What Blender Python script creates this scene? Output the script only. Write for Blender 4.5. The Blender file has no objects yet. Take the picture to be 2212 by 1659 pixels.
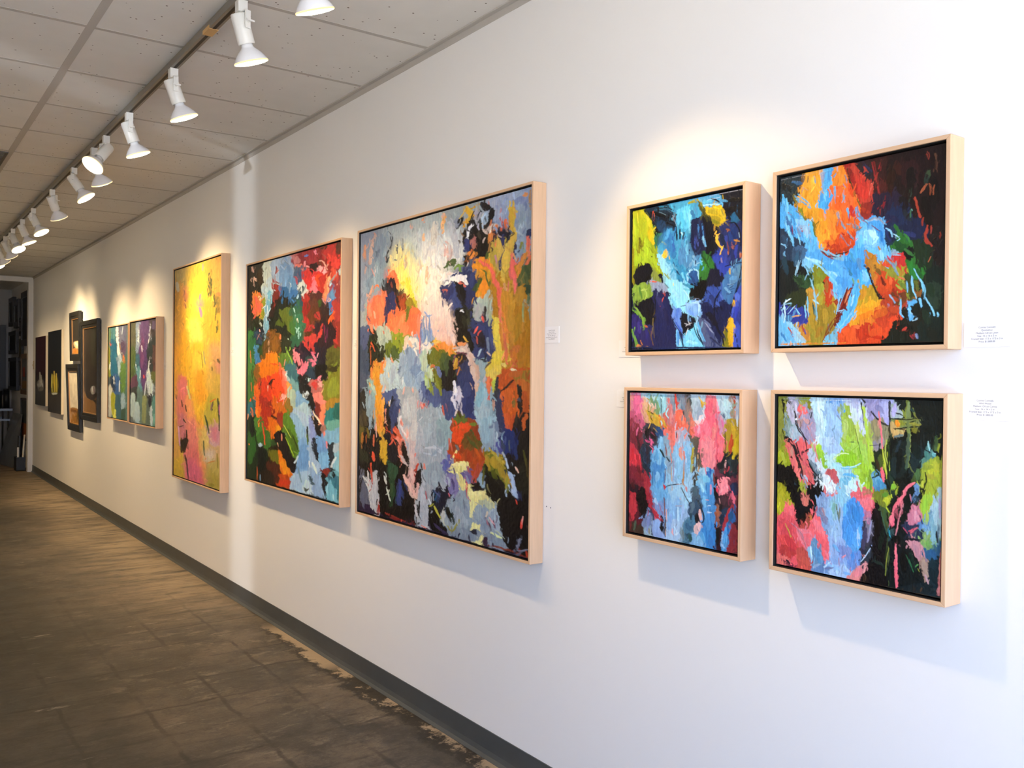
import bpy, bmesh, math, random
import numpy as np
from mathutils import Vector, Matrix

S = bpy.context.scene
COL = S.collection
FL = 1.43                      # eye height above the floor

# ---------------------------------------------------------------- camera
cam_d = bpy.data.cameras.new('camera')
cam = bpy.data.objects.new('camera', cam_d)
COL.objects.link(cam)
cam_d.sensor_width = 36.0
cam_d.lens = 36.0 * 1917.686 / 2212.0
cam_d.clip_start = .02
yaw, pitch, roll = math.radians(35.84083), math.radians(-.46205), math.radians(.56292)
fw = Vector((math.sin(yaw) * math.cos(pitch), math.cos(yaw) * math.cos(pitch), math.sin(pitch)))
rt = Vector((math.cos(yaw), -math.sin(yaw), 0))
up = rt.cross(fw)
r2 = rt * math.cos(roll) + up * math.sin(roll)
u2 = up * math.cos(roll) - rt * math.sin(roll)
cam.matrix_world = Matrix(((r2.x, u2.x, -fw.x, 0), (r2.y, u2.y, -fw.y, 0), (r2.z, u2.z, -fw.z, FL), (0, 0, 0, 1)))
S.camera = cam

# ---------------------------------------------------------------- exposure
S.view_settings.view_transform = 'Standard'
S.view_settings.look = 'None'
S.view_settings.exposure = 0.0
S.view_settings.gamma = 1.0
S.view_settings.use_curve_mapping = False
S.cycles.use_denoising = True
S.cycles.max_bounces = 7
S.cycles.diffuse_bounces = 4
S.cycles.glossy_bounces = 3
S.cycles.use_adaptive_sampling = True
S.cycles.adaptive_threshold = .02
S.cycles.caustics_reflective = False
S.cycles.caustics_refractive = False
S.cycles.sample_clamp_indirect = 8.0

# ---------------------------------------------------------------- daylight outside the shop windows
W = bpy.data.worlds.new('world')
S.world = W
W.use_nodes = True
nt = W.node_tree
nt.nodes.clear()
o_ = nt.nodes.new('ShaderNodeOutputWorld')
bg = nt.nodes.new('ShaderNodeBackground')
tc = nt.nodes.new('ShaderNodeTexCoord')
sp = nt.nodes.new('ShaderNodeSeparateXYZ')
rp = nt.nodes.new('ShaderNodeValToRGB')
mr = nt.nodes.new('ShaderNodeMapRange')
mr.inputs['From Min'].default_value = -1
mr.inputs['From Max'].default_value = 1
rp.color_ramp.elements[0].position = .44
rp.color_ramp.elements[0].color = (1.0, .99, 1.0, 1)      # pavement and parked cars
rp.color_ramp.elements[1].position = .56
rp.color_ramp.elements[1].color = (.42, .63, 1.08, 1)      # bright overcast sky
nt.links.new(tc.outputs['Generated'], sp.inputs[0])
nt.links.new(sp.outputs['Z'], mr.inputs['Value'])
nt.links.new(mr.outputs[0], rp.inputs[0])
nt.links.new(rp.outputs[0], bg.inputs['Color'])
bg.inputs['Strength'].default_value = 9.0
nt.links.new(bg.outputs[0], o_.inputs[0])

def portal(name, loc, rot, sx, sy):
    l = bpy.data.lights.new(name, 'AREA')
    l.shape = 'RECTANGLE'
    l.size = sx
    l.size_y = sy
    l.cycles.is_portal = True
    o = bpy.data.objects.new(name, l)
    o.location = loc
    o.rotation_euler = rot
    COL.objects.link(o)
WIN = (-1.3, 1.74, .10, 2.62)                              # front window: x0, x1, z0, z1
FY = -.95
portal('window_daylight', ((WIN[0] + WIN[1]) / 2, FY - .12, (WIN[2] + WIN[3]) / 2), (math.radians(-90), 0, 0), WIN[1] - WIN[0], WIN[3] - WIN[2])
SL = (1.53, 1.79, .10, 2.2)                                # side light in the left wall: y0, y1, z0, z1
# low sun glancing off a car outside, coming up through the narrow side light
sd = bpy.data.lights.new('sun_glint', 'SPOT')
sd.energy = 1350
sd.color = (.86, .93, 1.0)
sd.shadow_soft_size = .045
sd.spot_size = math.radians(22)
sd.spot_blend = .1
sg = bpy.data.objects.new('sun_glint', sd)
sg.location = (-6.0, -.6, FL - .15)
sg.rotation_euler = (Vector((1.884, 5.34, FL - .05)) - Vector(sg.location)).to_track_quat('-Z', 'Y').to_euler()
COL.objects.link(sg)

# ---------------------------------------------------------------- materials
def lin(h):
    c = [int(h[i:i + 2], 16) / 255 for i in (0, 2, 4)]
    return tuple((x / 12.92 if x <= .04045 else ((x + .055) / 1.055) ** 2.4) for x in c) + (1,)

def mat(name, col, rough=.5, metal=0.0, spec=.5, noise=0.0, nscale=20.0, stretch=(1, 1, 1), bump=0.0, col2=None):
    m = bpy.data.materials.new(name)
    m.use_nodes = True
    t = m.node_tree
    b = t.nodes['Principled BSDF']
    b.inputs['Roughness'].default_value = rough
    b.inputs['Metallic'].default_value = metal
    b.inputs['Specular IOR Level'].default_value = spec
    c = lin(col) if isinstance(col, str) else tuple(col) + (1,)
    b.inputs['Base Color'].default_value = c
    if noise or bump:
        tx = t.nodes.new('ShaderNodeTexCoord')
        mp = t.nodes.new('ShaderNodeMapping')
        mp.inputs['Scale'].default_value = stretch
        n = t.nodes.new('ShaderNodeTexNoise')
        n.inputs['Scale'].default_value = nscale
        n.inputs['Detail'].default_value = 5
        t.links.new(tx.outputs['Object'], mp.inputs[0])
        t.links.new(mp.outputs[0], n.inputs['Vector'])
        if noise:
            r = t.nodes.new('ShaderNodeValToRGB')
            c2 = (lin(col2) if col2 else tuple(x * (1 - noise) for x in c[:3]) + (1,))
            r.color_ramp.elements[0].position = .3
            r.color_ramp.elements[0].color = c2
            r.color_ramp.elements[1].position = .7
            r.color_ramp.elements[1].color = c
            t.links.new(n.outputs['Fac'], r.inputs[0])
            t.links.new(r.outputs[0], b.inputs['Base Color'])
        if bump:
            bp = t.nodes.new('ShaderNodeBump')
            bp.inputs['Strength'].default_value = bump
            bp.inputs['Distance'].default_value = .002
            t.links.new(n.outputs['Fac'], bp.inputs['Height'])
            t.links.new(bp.outputs[0], b.inputs['Normal'])
    return m

def emit(name, col, s):
    m = bpy.data.materials.new(name)
    m.use_nodes = True
    t = m.node_tree
    t.nodes.clear()
    o = t.nodes.new('ShaderNodeOutputMaterial')
    e = t.nodes.new('ShaderNodeEmission')
    e.inputs[0].default_value = tuple(col) + (1,)
    e.inputs[1].default_value = s
    t.links.new(e.outputs[0], o.inputs[0])
    return m

M = {}
M['wall'] = mat('painted_plaster', (.83, .82, .805), .65, spec=.3, bump=.06, nscale=60)
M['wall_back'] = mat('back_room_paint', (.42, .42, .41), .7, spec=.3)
M['trim'] = mat('white_trim_paint', (.78, .77, .74), .45)
M['tee'] = mat('ceiling_grid_metal', (.50, .475, .44), .8, spec=.1)
M['base'] = mat('rubber_cove_base', (.060, .068, .072), .45, noise=.15, nscale=9)
M['maple'] = mat('maple_frame', (.67, .435, .265), .45, noise=.10, nscale=7, stretch=(14, 14, 1.2), bump=.05)
M['maple_h'] = mat('maple_frame_crosscut', (.67, .435, .265), .45, noise=.10, nscale=7, stretch=(14, 1.2, 14), bump=.05)
M['liner'] = mat('black_frame_liner', (.012, .011, .010), .6)
M['black'] = mat('black_moulding', (.020, .020, .018), .35, noise=.3, nscale=30)
M['gold'] = mat('gilded_lip', (.50, .28, .11), .35, metal=.5)
M['pale'] = mat('primed_canvas_edge', (.74, .66, .52), .8)
M['lamp'] = mat('white_lamp_enamel', (.80, .80, .76), .35)
M['bulb'] = mat('white_bulb_glass', (.84, .85, .88), .25)
M['track'] = mat('grey_track_metal', (.20, .19, .165), .45, metal=.2)
M['slot'] = mat('track_slot', (.012, .010, .008), .6)
M['tape'] = mat('tan_tape', (.62, .38, .15), .6)
M['card'] = mat('white_card', (.86, .86, .87), .6)
M['ink'] = mat('grey_ink', (.13, .13, .16), .7)
M['vent'] = mat('vent_grille', (.09, .085, .07), .5)
M['lens'] = emit('lit_lens', (1.0, .86, .62), 14)
M['rim'] = emit('glowing_rim', (1.0, .74, .38), 1.5)
M['switch'] = mat('beige_switch', (.45, .36, .22), .5)
M['darkwood'] = mat('dark_stained_wood', (.022, .020, .019), .4)
M['brownwood'] = mat('brown_wood', (.14, .075, .035), .45)
M['steel'] = mat('brushed_steel', (.16, .165, .165), .35, metal=.8)
M['blackplastic'] = mat('black_plastic', (.012, .012, .013), .45)
M['greyglass'] = mat('grey_backing_board', (.16, .17, .175), .3, noise=.35, nscale=6)
M['glass'] = bpy.data.materials.new('window_glass')
M['glass'].use_nodes = True
t = M['glass'].node_tree
t.nodes.clear()
_o = t.nodes.new('ShaderNodeOutputMaterial')
_m = t.nodes.new('ShaderNodeMixShader')
_a = t.nodes.new('ShaderNodeBsdfTransparent')
_b = t.nodes.new('ShaderNodeBsdfGlossy')
_b.inputs['Roughness'].default_value = .02
_m.inputs[0].default_value = .06
t.links.new(_a.outputs[0], _m.inputs[1])
t.links.new(_b.outputs[0], _m.inputs[2])
t.links.new(_m.outputs[0], _o.inputs[0])

def paint_material():
    m = bpy.data.materials.new('oil_paint')
    m.use_nodes = True
    t = m.node_tree
    b = t.nodes['Principled BSDF']
    a = t.nodes.new('ShaderNodeVertexColor')
    a.layer_name = 'paint'
    t.links.new(a.outputs['Color'], b.inputs['Base Color'])
    b.inputs['Roughness'].default_value = .38
    b.inputs['Specular IOR Level'].default_value = .22
    return m
M['paint'] = paint_material()

def ceiling_material():
    m = mat('mineral_ceiling_tile', (.70, .68, .645), .9, spec=.1)
    t = m.node_tree
    b = t.nodes['Principled BSDF']
    tx = t.nodes.new('ShaderNodeTexCoord')
    v = t.nodes.new('ShaderNodeTexVoronoi')
    v.inputs['Scale'].default_value = 26
    n = t.nodes.new('ShaderNodeTexNoise')
    n.inputs['Scale'].default_value = 8
    wn = t.nodes.new('ShaderNodeTexWhiteNoise')
    lt = t.nodes.new('ShaderNodeMath'); lt.operation = 'LESS_THAN'; lt.inputs[1].default_value = .10
    lt2 = t.nodes.new('ShaderNodeMath'); lt2.operation = 'GREATER_THAN'; lt2.inputs[1].default_value = .3
    mu = t.nodes.new('ShaderNodeMath'); mu.operation = 'MULTIPLY'
    mx = t.nodes.new('ShaderNodeMix'); mx.data_type = 'RGBA'
    rr = t.nodes.new('ShaderNodeValToRGB')
    rr.color_ramp.elements[0].color = (.72, .70, .66, 1)
    rr.color_ramp.elements[1].color = (.79, .77, .73, 1)
    t.links.new(tx.outputs['Object'], v.inputs['Vector'])
    t.links.new(tx.outputs['Object'], n.inputs['Vector'])
    t.links.new(v.outputs['Color'], wn.inputs['Vector'])
    t.links.new(v.outputs['Distance'], lt.inputs[0])
    t.links.new(wn.outputs['Value'], lt2.inputs[0])
    t.links.new(lt.outputs[0], mu.inputs[0])
    t.links.new(lt2.outputs[0], mu.inputs[1])
    t.links.new(n.outputs['Fac'], rr.inputs[0])
    t.links.new(mu.outputs[0], mx.inputs['Factor'])
    t.links.new(rr.outputs[0], mx.inputs['A'])
    mx.inputs['B'].default_value = (.17, .14, .11, 1)
    t.links.new(mx.outputs['Result'], b.inputs['Base Color'])
    return m
M['ceiling'] = ceiling_material()

def floor_material():
    """old concrete: brown stains, scraped streaks across the room, the ghost grid of lifted 12 inch tiles, black adhesive spots"""
    m = mat('stained_concrete', (.2, .16, .12), .55, spec=.4)
    t = m.node_tree
    L = t.links.new
    b = t.nodes['Principled BSDF']
    tx = t.nodes.new('ShaderNodeTexCoord')
    def node(k, **kw):
        n = t.nodes.new(k)
        for a, v in kw.items():
            setattr(n, a, v)
        return n
    def noise(scale, stretch=(1, 1, 1), detail=6, rough=.6, off=(0, 0, 0)):
        mp = node('ShaderNodeMapping')
        mp.inputs['Scale'].default_value = stretch
        mp.inputs['Location'].default_value = off
        n = node('ShaderNodeTexNoise')
        n.inputs['Scale'].default_value = scale
        n.inputs['Detail'].default_value = detail
        n.inputs['Roughness'].default_value = rough
        L(tx.outputs['Object'], mp.inputs[0]); L(mp.outputs[0], n.inputs['Vector'])
        return n.outputs['Fac']
    def ramp(f, p0, p1):
        r = node('ShaderNodeMapRange'); r.interpolation_type = 'SMOOTHSTEP'
        r.inputs['From Min'].default_value = p0; r.inputs['From Max'].default_value = p1
        L(f, r.inputs['Value'])
        return r.outputs[0]
    def mix(f, a, c, amount=1.0):
        n = node('ShaderNodeMix'); n.data_type = 'RGBA'
        if amount != 1.0:
            q = node('ShaderNodeMath'); q.operation = 'MULTIPLY'; q.inputs[1].default_value = amount
            L(f, q.inputs[0]); f = q.outputs[0]
        L(f, n.inputs['Factor'])
        for s, v in (('A', a), ('B', c)):
            if isinstance(v, tuple): n.inputs[s].default_value = v + (1,)
            else: L(v, n.inputs[s])
        return n.outputs['Result']
    def math_(op, a, c=None):
        n = node('ShaderNodeMath'); n.operation = op
        for i, v in enumerate((a, c)):
            if v is None: continue
            if isinstance(v, (int, float)): n.inputs[i].default_value = v
            else: L(v, n.inputs[i])
        return n.outputs[0]
    base = mix(ramp(noise(1.2, (1, 1.2, 1), 8, .7), .42, .58), (.050, .042, .031), (.100, .078, .055))
    base = mix(ramp(noise(2.6, (1, 1.3, 1), 10, .78, (3, 1, 0)), .50, .60), base, (.032, .028, .022), .8)
    base = mix(ramp(noise(4.6, (.8, 1.8, 1), 10, .78), .53, .63), base, (.165, .132, .097), .75)
    base = mix(ramp(noise(7.5, (.5, 2.4, 1), 10, .78, (7, 2, 0)), .55, .64), base, (.024, .020, .016), .7)
    base = mix(ramp(noise(50, (1, 1.3, 1), 5, .8, (1, 2, 0)), .50, .70), base, (.022, .019, .015), .6)
    base = mix(ramp(noise(66, (1, 1.3, 1), 5, .8, (5, 3, 0)), .55, .70), base, (.20, .165, .125), .5)
    sep = node('ShaderNodeSeparateXYZ'); L(tx.outputs['Object'], sep.inputs[0])
    # weaker lamplight away from the wall, painted in as a darker floor lane
    shade_lane = math_('ADD', sep.outputs['X'], math_('MULTIPLY', noise(1.5, (1.4, .7, 1), 8, .7, (6, 6, 0)), 1.0))
    base = mix(ramp(shade_lane, 1.75, 1.15), base, (.021, .018, .013), .60)
    # lamp-lit floor along the far half of the wall, painted in as paler
    lamp_pool = math_('MULTIPLY', math_('MULTIPLY', ramp(math_('ADD', sep.outputs['X'], math_('MULTIPLY', noise(1.3, (1, .6, 1)), .8)), 1.35, 2.1), ramp(sep.outputs['Y'], 4.6, 6.5)), ramp(noise(4.0, (.5, 2.5, 1), 8, .75, (4, 4, 0)), .35, .6))
    base = mix(lamp_pool, base, (.31, .235, .155), .85)
    # lines of the lifted tiles
    wob = noise(7.0, detail=8)
    def lines(c, off, wd):
        a = math_('ADD', c, math_('MULTIPLY', math_('SUBTRACT', wob, .5), .05))
        f = math_('FRACT', math_('DIVIDE', math_('ADD', a, off), .3048))
        d = math_('ABSOLUTE', math_('SUBTRACT', f, .5))
        return ramp(d, .5 - wd, .5 - wd * .3)
    g = math_('MAXIMUM', lines(sep.outputs['X'], 10.02, .048), lines(sep.outputs['Y'], 10.1, .044))
    g = math_('MULTIPLY', g, ramp(noise(2.0, off=(1, 5, 0), detail=8, rough=.7), .41, .54))
    g = math_('MULTIPLY', g, ramp(sep.outputs['Y'], 6.6, 4.6))
    base = mix(g, base, (.022, .018, .013), .85)
    # black adhesive, more of it towards the shop front
    st = math_('MULTIPLY', ramp(noise(2.1, (1, 1.3, 1), 10, .78, (2, 9, 0)), .49, .60), ramp(sep.outputs['Y'], 4.8, 3.0))
    base = mix(st, base, (.020, .018, .016), .75)
    spk = math_('MULTIPLY', ramp(noise(20, (1, 1.4, 1), 6, .75), .60, .68), ramp(noise(1.6, off=(5, 5, 0)), .45, .58))
    base = mix(spk, base, (.018, .015, .012), .85)
    # pale scuffs
    sc = math_('MULTIPLY', ramp(noise(6, (.6, 2.4, 1), 8, .75, (9, 0, 0)), .62, .67), ramp(noise(.9, off=(0, 4, 0)), .44, .53))
    base = mix(sc, base, (.32, .275, .225), .8)
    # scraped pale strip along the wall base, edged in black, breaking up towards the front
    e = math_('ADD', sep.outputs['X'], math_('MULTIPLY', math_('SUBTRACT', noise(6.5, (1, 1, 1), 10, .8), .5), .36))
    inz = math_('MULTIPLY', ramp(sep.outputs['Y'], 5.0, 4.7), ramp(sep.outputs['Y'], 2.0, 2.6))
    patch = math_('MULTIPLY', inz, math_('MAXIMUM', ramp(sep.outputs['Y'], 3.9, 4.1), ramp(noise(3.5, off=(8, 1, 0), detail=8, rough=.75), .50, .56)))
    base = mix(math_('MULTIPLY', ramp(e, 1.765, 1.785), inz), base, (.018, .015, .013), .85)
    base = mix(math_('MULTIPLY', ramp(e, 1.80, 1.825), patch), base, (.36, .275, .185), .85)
    L(base, b.inputs['Base Color'])
    rr = node('ShaderNodeMapRange')
    rr.inputs['To Min'].default_value = .42; rr.inputs['To Max'].default_value = .7
    L(noise(6), rr.inputs['Value']); L(rr.outputs[0], b.inputs['Roughness'])
    bp = node('ShaderNodeBump'); bp.inputs['Strength'].default_value = .45; bp.inputs['Distance'].default_value = .003
    L(noise(18, (1, 1.5, 1), 8, .7), bp.inputs['Height']); L(bp.outputs[0], b.inputs['Normal'])
    return m
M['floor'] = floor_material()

# ---------------------------------------------------------------- mesh helpers
def box(bm, x0, x1, y0, y1, z0, z1):
    v = [bm.verts.new(p) for p in ((x0, y0, z0), (x1, y0, z0), (x1, y1, z0), (x0, y1, z0), (x0, y0, z1), (x1, y0, z1), (x1, y1, z1), (x0, y1, z1))]
    for f in ((0, 3, 2, 1), (4, 5, 6, 7), (0, 1, 5, 4), (1, 2, 6, 5), (2, 3, 7, 6), (3, 0, 4, 7)):
        bm.faces.new([v[i] for i in f])

def lathe(bm, prof, seg=28, cap0=True, cap1=True):
    """profile (z, r) turned about the z axis"""
    rings = []
    for z, r in prof:
        rings.append([bm.verts.new((r * math.cos(2 * math.pi * i / seg), r * math.sin(2 * math.pi * i / seg), z)) for i in range(seg)])
    for a, c in zip(rings, rings[1:]):
        for i in range(seg):
            j = (i + 1) % seg
            bm.faces.new((a[i], a[j], c[j], c[i]))
    if cap0: bm.faces.new(rings[0])
    if cap1: bm.faces.new(rings[-1])

def tube(bm, pts, r, seg=8):
    pts = [Vector(p) for p in pts]
    rings = []
    for i, p in enumerate(pts):
        d = (pts[min(i + 1, len(pts) - 1)] - pts[max(i - 1, 0)]).normalized()
        a = d.orthogonal().normalized(); c = d.cross(a)
        rings.append([bm.verts.new(p + (a * math.cos(2 * math.pi * k / seg) + c * math.sin(2 * math.pi * k / seg)) * r) for k in range(seg)])
    for a, c in zip(rings, rings[1:]):
        for i in range(seg):
            j = (i + 1) % seg
            bm.faces.new((a[i], a[j], c[j], c[i]))
    bm.faces.new(rings[0]); bm.faces.new(rings[-1])

def obj(name, bm, m, parent=None, smooth=False, bevel=0.0):
    if bevel:
        bmesh.ops.bevel(bm, geom=bm.edges[:], offset=bevel, segments=2, affect='EDGES', profile=.6)
    bmesh.ops.recalc_face_normals(bm, faces=bm.faces)
    me = bpy.data.meshes.new(name)
    bm.to_mesh(me); bm.free()
    for q in (m if isinstance(m, (list, tuple)) else [m]):
        me.materials.append(q)
    if smooth:
        for p in me.polygons: p.use_smooth = True
    o = bpy.data.objects.new(name, me)
    COL.objects.link(o)
    if parent: o.parent = parent
    return o

def thing(name, label, cat, loc=(0, 0, 0), group=None):
    o = bpy.data.objects.new(name, None)
    COL.objects.link(o)
    o.location = loc
    o.empty_display_size = .05
    o['label'] = label; o['category'] = cat
    if group: o['group'] = group
    return o

def tag(o, label, cat, group=None):
    o['label'] = label; o['category'] = cat
    if group: o['group'] = group
    return o

def struct(name, bm, m, parent=None):
    o = obj(name, bm, m, parent)
    if not parent: o['kind'] = 'structure'
    return o

# ---------------------------------------------------------------- the room
WX, BY, CZ = 1.884, 14.36, 2.785          # gallery wall, far wall, ceiling
LX = -3.0
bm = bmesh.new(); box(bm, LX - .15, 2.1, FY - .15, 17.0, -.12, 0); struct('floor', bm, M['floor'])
bm = bmesh.new(); box(bm, LX - .15, 2.1, FY - .15, 17.0, CZ + .004, CZ + .12); struct('ceiling', bm, M['ceiling'])
bm = bmesh.new(); box(bm, WX, WX + .15, FY - .15, 17.0, 0, CZ + .004); struct('wall_right', bm, M['wall'])
bm = bmesh.new()
box(bm, LX - .15, LX, FY - .15, SL[0], 0, CZ + .004); box(bm, LX - .15, LX, SL[1], 17.0, 0, CZ + .004)
box(bm, LX - .15, LX, SL[0], SL[1], 0, SL[2]); box(bm, LX - .15, LX, SL[0], SL[1], SL[3], CZ + .004)
struct('wall_left', bm, M['wall'])
bm = bmesh.new()
box(bm, LX, WIN[0], FY - .15, FY, 0, CZ); box(bm, WIN[1], WX, FY - .15, FY, 0, CZ)
box(bm, WIN[0], WIN[1], FY - .15, FY, 0, WIN[2]); box(bm, WIN[0], WIN[1], FY - .15, FY, WIN[3], CZ)
struct('wall_front', bm, M['wall'])
bm = bmesh.new(); box(bm, LX, -.6, BY, BY + .1, 0, CZ); struct('wall_far', bm, M['wall'])
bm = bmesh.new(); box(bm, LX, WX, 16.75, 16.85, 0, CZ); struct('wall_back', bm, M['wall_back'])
# front window: frame and pane; side light the same
bm = bmesh.new()
x0 = WIN[0]
for a in (x0, .2, WIN[1] - .05):
    box(bm, a, a + .05, FY - .10, FY - .04, WIN[2], WIN[3])
box(bm, x0, WIN[1], FY - .10, FY - .04, WIN[2], WIN[2] + .05); box(bm, x0, WIN[1], FY - .10, FY - .04, WIN[3] - .05, WIN[3])
w1 = struct('window_1', bm, M['trim'])
bm = bmesh.new(); box(bm, x0, WIN[1], FY - .073, FY - .067, WIN[2] + .05, WIN[3] - .05); struct('pane', bm, M['glass'], w1)
bm = bmesh.new(); box(bm, LX - .10, LX - .04, SL[0], SL[0] + .01, SL[2], SL[3]); box(bm, LX - .10, LX - .04, SL[1] - .01, SL[1], SL[2], SL[3])
w2 = struct('window_2', bm, M['trim'])
bm = bmesh.new(); box(bm, LX - .073, LX - .067, SL[0] + .01, SL[1] - .01, SL[2], SL[3]); struct('pane', bm, M['glass'], w2)
# white casing of the wide opening to the back room
bm = bmesh.new()
box(bm, 1.822, 1.884, BY - .02, BY + .12, 0, CZ); box(bm, -.6, 1.822, BY - .02, BY + .12, 2.715, CZ)
struct('door_1', bm, M['trim'])
# cove base: flat band with a flared toe
bm = bmesh.new()
prof = [(WX, .102), (WX - .004, .102), (WX - .005, .03), (WX - .009, .012), (WX - .019, .002), (WX - .019, 0), (WX, 0)]
ra = [bm.verts.new((x, FY, z)) for x, z in prof]; rb = [bm.verts.new((x, BY - .021, z)) for x, z in prof]
for i in range(len(prof) - 1):
    bm.faces.new((ra[i], ra[i + 1], rb[i + 1], rb[i]))
bm.faces.new(ra); bm.faces.new(rb)
struct('baseboard_right', bm, M['base'])
# suspended ceiling grid
n = 1
for mx in (.696, -.523, -1.742):
    bm = bmesh.new(); box(bm, mx - .016, mx + .016, FY, BY - .021, CZ + .0028, CZ + .006); struct('trim_%d' % n, bm, M['tee']); n += 1
for k in range(-8, 18):
    y = 3.815 + .6096 * k
    if not FY + .05 < y < BY - .05: continue
    bm = bmesh.new()
    for a, c in ((LX, -1.755), (-1.729, -.536), (-.510, .683), (.709, WX - .022)):
        box(bm, a, c, y - .012, y + .012, CZ + .0032, CZ + .006)
    struct('trim_%d' % n, bm, M['tee']); n += 1
bm = bmesh.new()
box(bm, WX - .022, WX, FY, BY - .021, CZ - .002, CZ + .006); box(bm, WX - .003, WX, FY, BY - .021, CZ - .026, CZ)
struct('trim_%d' % n, bm, M['tee'])
# dark return-air grille set in the ceiling by the main tee
v = thing('ceiling_vent', 'dark grey return-air grille in the ceiling left of the light track', 'vent', (.385, 6.555, CZ))
bm = bmesh.new(); box(bm, -.30, .30, -.275, .285, -.004, .003); obj('backing', bm, M['vent'], v)
bm = bmesh.new()
for k in range(14): box(bm, -.28, .28, -.262 + k * .04, -.250 + k * .04, -.010, -.004)
obj('louvre', bm, M['vent'], v)

# ---------------------------------------------------------------- light track and its lamps
TB = CZ - .030
tr = bpy.data.objects.new('light_track', None)
bm = bmesh.new(); box(bm, 1.046, 1.080, -.6, 13.9, TB, CZ - .001)
tr = tag(obj('light_track', bm, M['track']), 'long grey-brown metal lighting track fixed to the ceiling along the gallery wall', 'track')
bm = bmesh.new(); box(bm, 1.058, 1.070, -.58, 13.88, TB - .0008, TB + .004); obj('slot', bm, M['slot'], tr)
bm = bmesh.new(); box(bm, 1.0445, 1.0815, 3.45, 3.53, TB - .0025, TB + .012); obj('tape', bm, M['tape'], tr)

def mk(name, fn, m, smooth=False, bevel=0):
    bm = bmesh.new(); fn(bm)
    return obj(name, bm, m, None, smooth, bevel)
def adapter(bm):
    box(bm, -.017, .017, -.019, .019, -.042, 0); box(bm, -.010, .010, -.013, .013, -.052, -.042)
def bracket(bm):      # flat strap hanging beside the lamp holder
    box(bm, -.011, .011, -.040, -.036, -.104, -.040); box(bm, -.011, .011, -.040, .008, -.044, -.040)
def knob(bm):
    tube(bm, [(0, -.040, -.08), (0, -.054, -.08)], .005); box(bm, -.016, .016, -.056, -.053, -.083, -.077)
def socket(bm):
    lathe(bm, [(.030, .020), (.034, .027), (.031, .030), (-.068, .030), (-.071, .0285), (-.071, .026), (-.05, .025)], 32, True, True)
def bulb(bm):
    lathe(bm, [(-.055, .018), (-.074, .020), (-.080, .0215), (-.086, .026), (-.096, .037), (-.108, .0475), (-.120, .0555), (-.129, .0600)], 36, True, False)
def lens(bm):
    lathe(bm, [(-.1345, .0585), (-.137, .050), (-.1395, .030), (-.1405, .008)], 36, False, True)
def rim(bm):
    lathe(bm, [(-.129, .0600), (-.132, .0612), (-.1345, .0605), (-.1345, .0585)], 36, False, False)
PROTO = [mk('adapter', adapter, M['lamp'], bevel=.002), mk('bracket', bracket, M['lamp'], bevel=.001), mk('knob', knob, M['lamp'])]
HEAD = [mk('socket', socket, M['lamp'], True), mk('bulb', bulb, M['bulb'], True)]
SUB = [mk('lens', lens, M['lens'], True), mk('rim', rim, M['rim'], True)]
for q in HEAD[:1]:
    q.data.polygons.foreach_set('use_smooth', [True] * len(q.data.polygons))

LAMPS = [   # y on the track, pointing direction, watts, label
    (2.57, (.339, .16, -.927), 'white track spotlight cut off by the top edge, nearest lamp in view'),
    (3.136, (.316, .096, -.944), 'large white track spotlight beside the strip of tan tape on the track'),
    (4.013, (.361, .01, -.933), 'white track spotlight, second whole lamp back along the track from the tan tape'),
    (4.829, (.347, -.002, -.938), 'white track spotlight just in front of the lamp whose lit face turns left'),
    (5.377, (-.566, -.301, -.768), 'white track spotlight turned left into the room with its glowing round face showing'),
    (5.708, (.39, .262, -.882), 'white track spotlight half hidden right behind the lamp that faces left'),
    (6.343, (.516, -.211, -.83), 'white track spotlight tilted to the wall with a thin bright lens, behind the left-facing lamp'),
    (7.195, (.397, .296, -.869), 'white track spotlight seen from behind so no glow shows on its bulb'),
    (8.12, (.414, -.266, -.871), 'far white track spotlight with a glowing oval lens, next after the one showing no glow'),
    (8.757, (.38, -.093, -.92), 'far white track spotlight showing only a thin bright sliver of lens'),
    (9.389, (.309, -.411, -.858), 'far white track spotlight with a round glowing lens low at the left picture edge'),
    (9.962, (.454, .338, -.824), 'far white track spotlight near the left edge showing a curved bright rim'),
    (10.596, (.516, .295, -.804), 'far white track spotlight whose curved bright rim is cut by the left picture edge'),
    (11.03, (.387, -.282, -.878), 'farthest visible white track spotlight, a bright lens on the left picture edge'),
    (2.06, (.45, -.27, -.85), 'white track spotlight above the four small paintings, out of view overhead'),
    (11.65, (.42, -.15, -.89), 'white track spotlight past the left picture edge, first beyond the farthest visible one'),
    (12.25, (.40, .02, -.91), 'white track spotlight past the left picture edge, second beyond the farthest visible one'),
    (12.85, (.40, .10, -.91), 'white track spotlight past the left picture edge, third beyond the farthest visible one'),
    (13.40, (.36, .20, -.91), 'white track spotlight at the far end of the track by the back-room opening'),
]
WATTS = [9, 52, 70, 74, 60, 77, 77, 6, 82, 82, 84, 84, 88, 76, 74, 26, 26, 24, 18]
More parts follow.
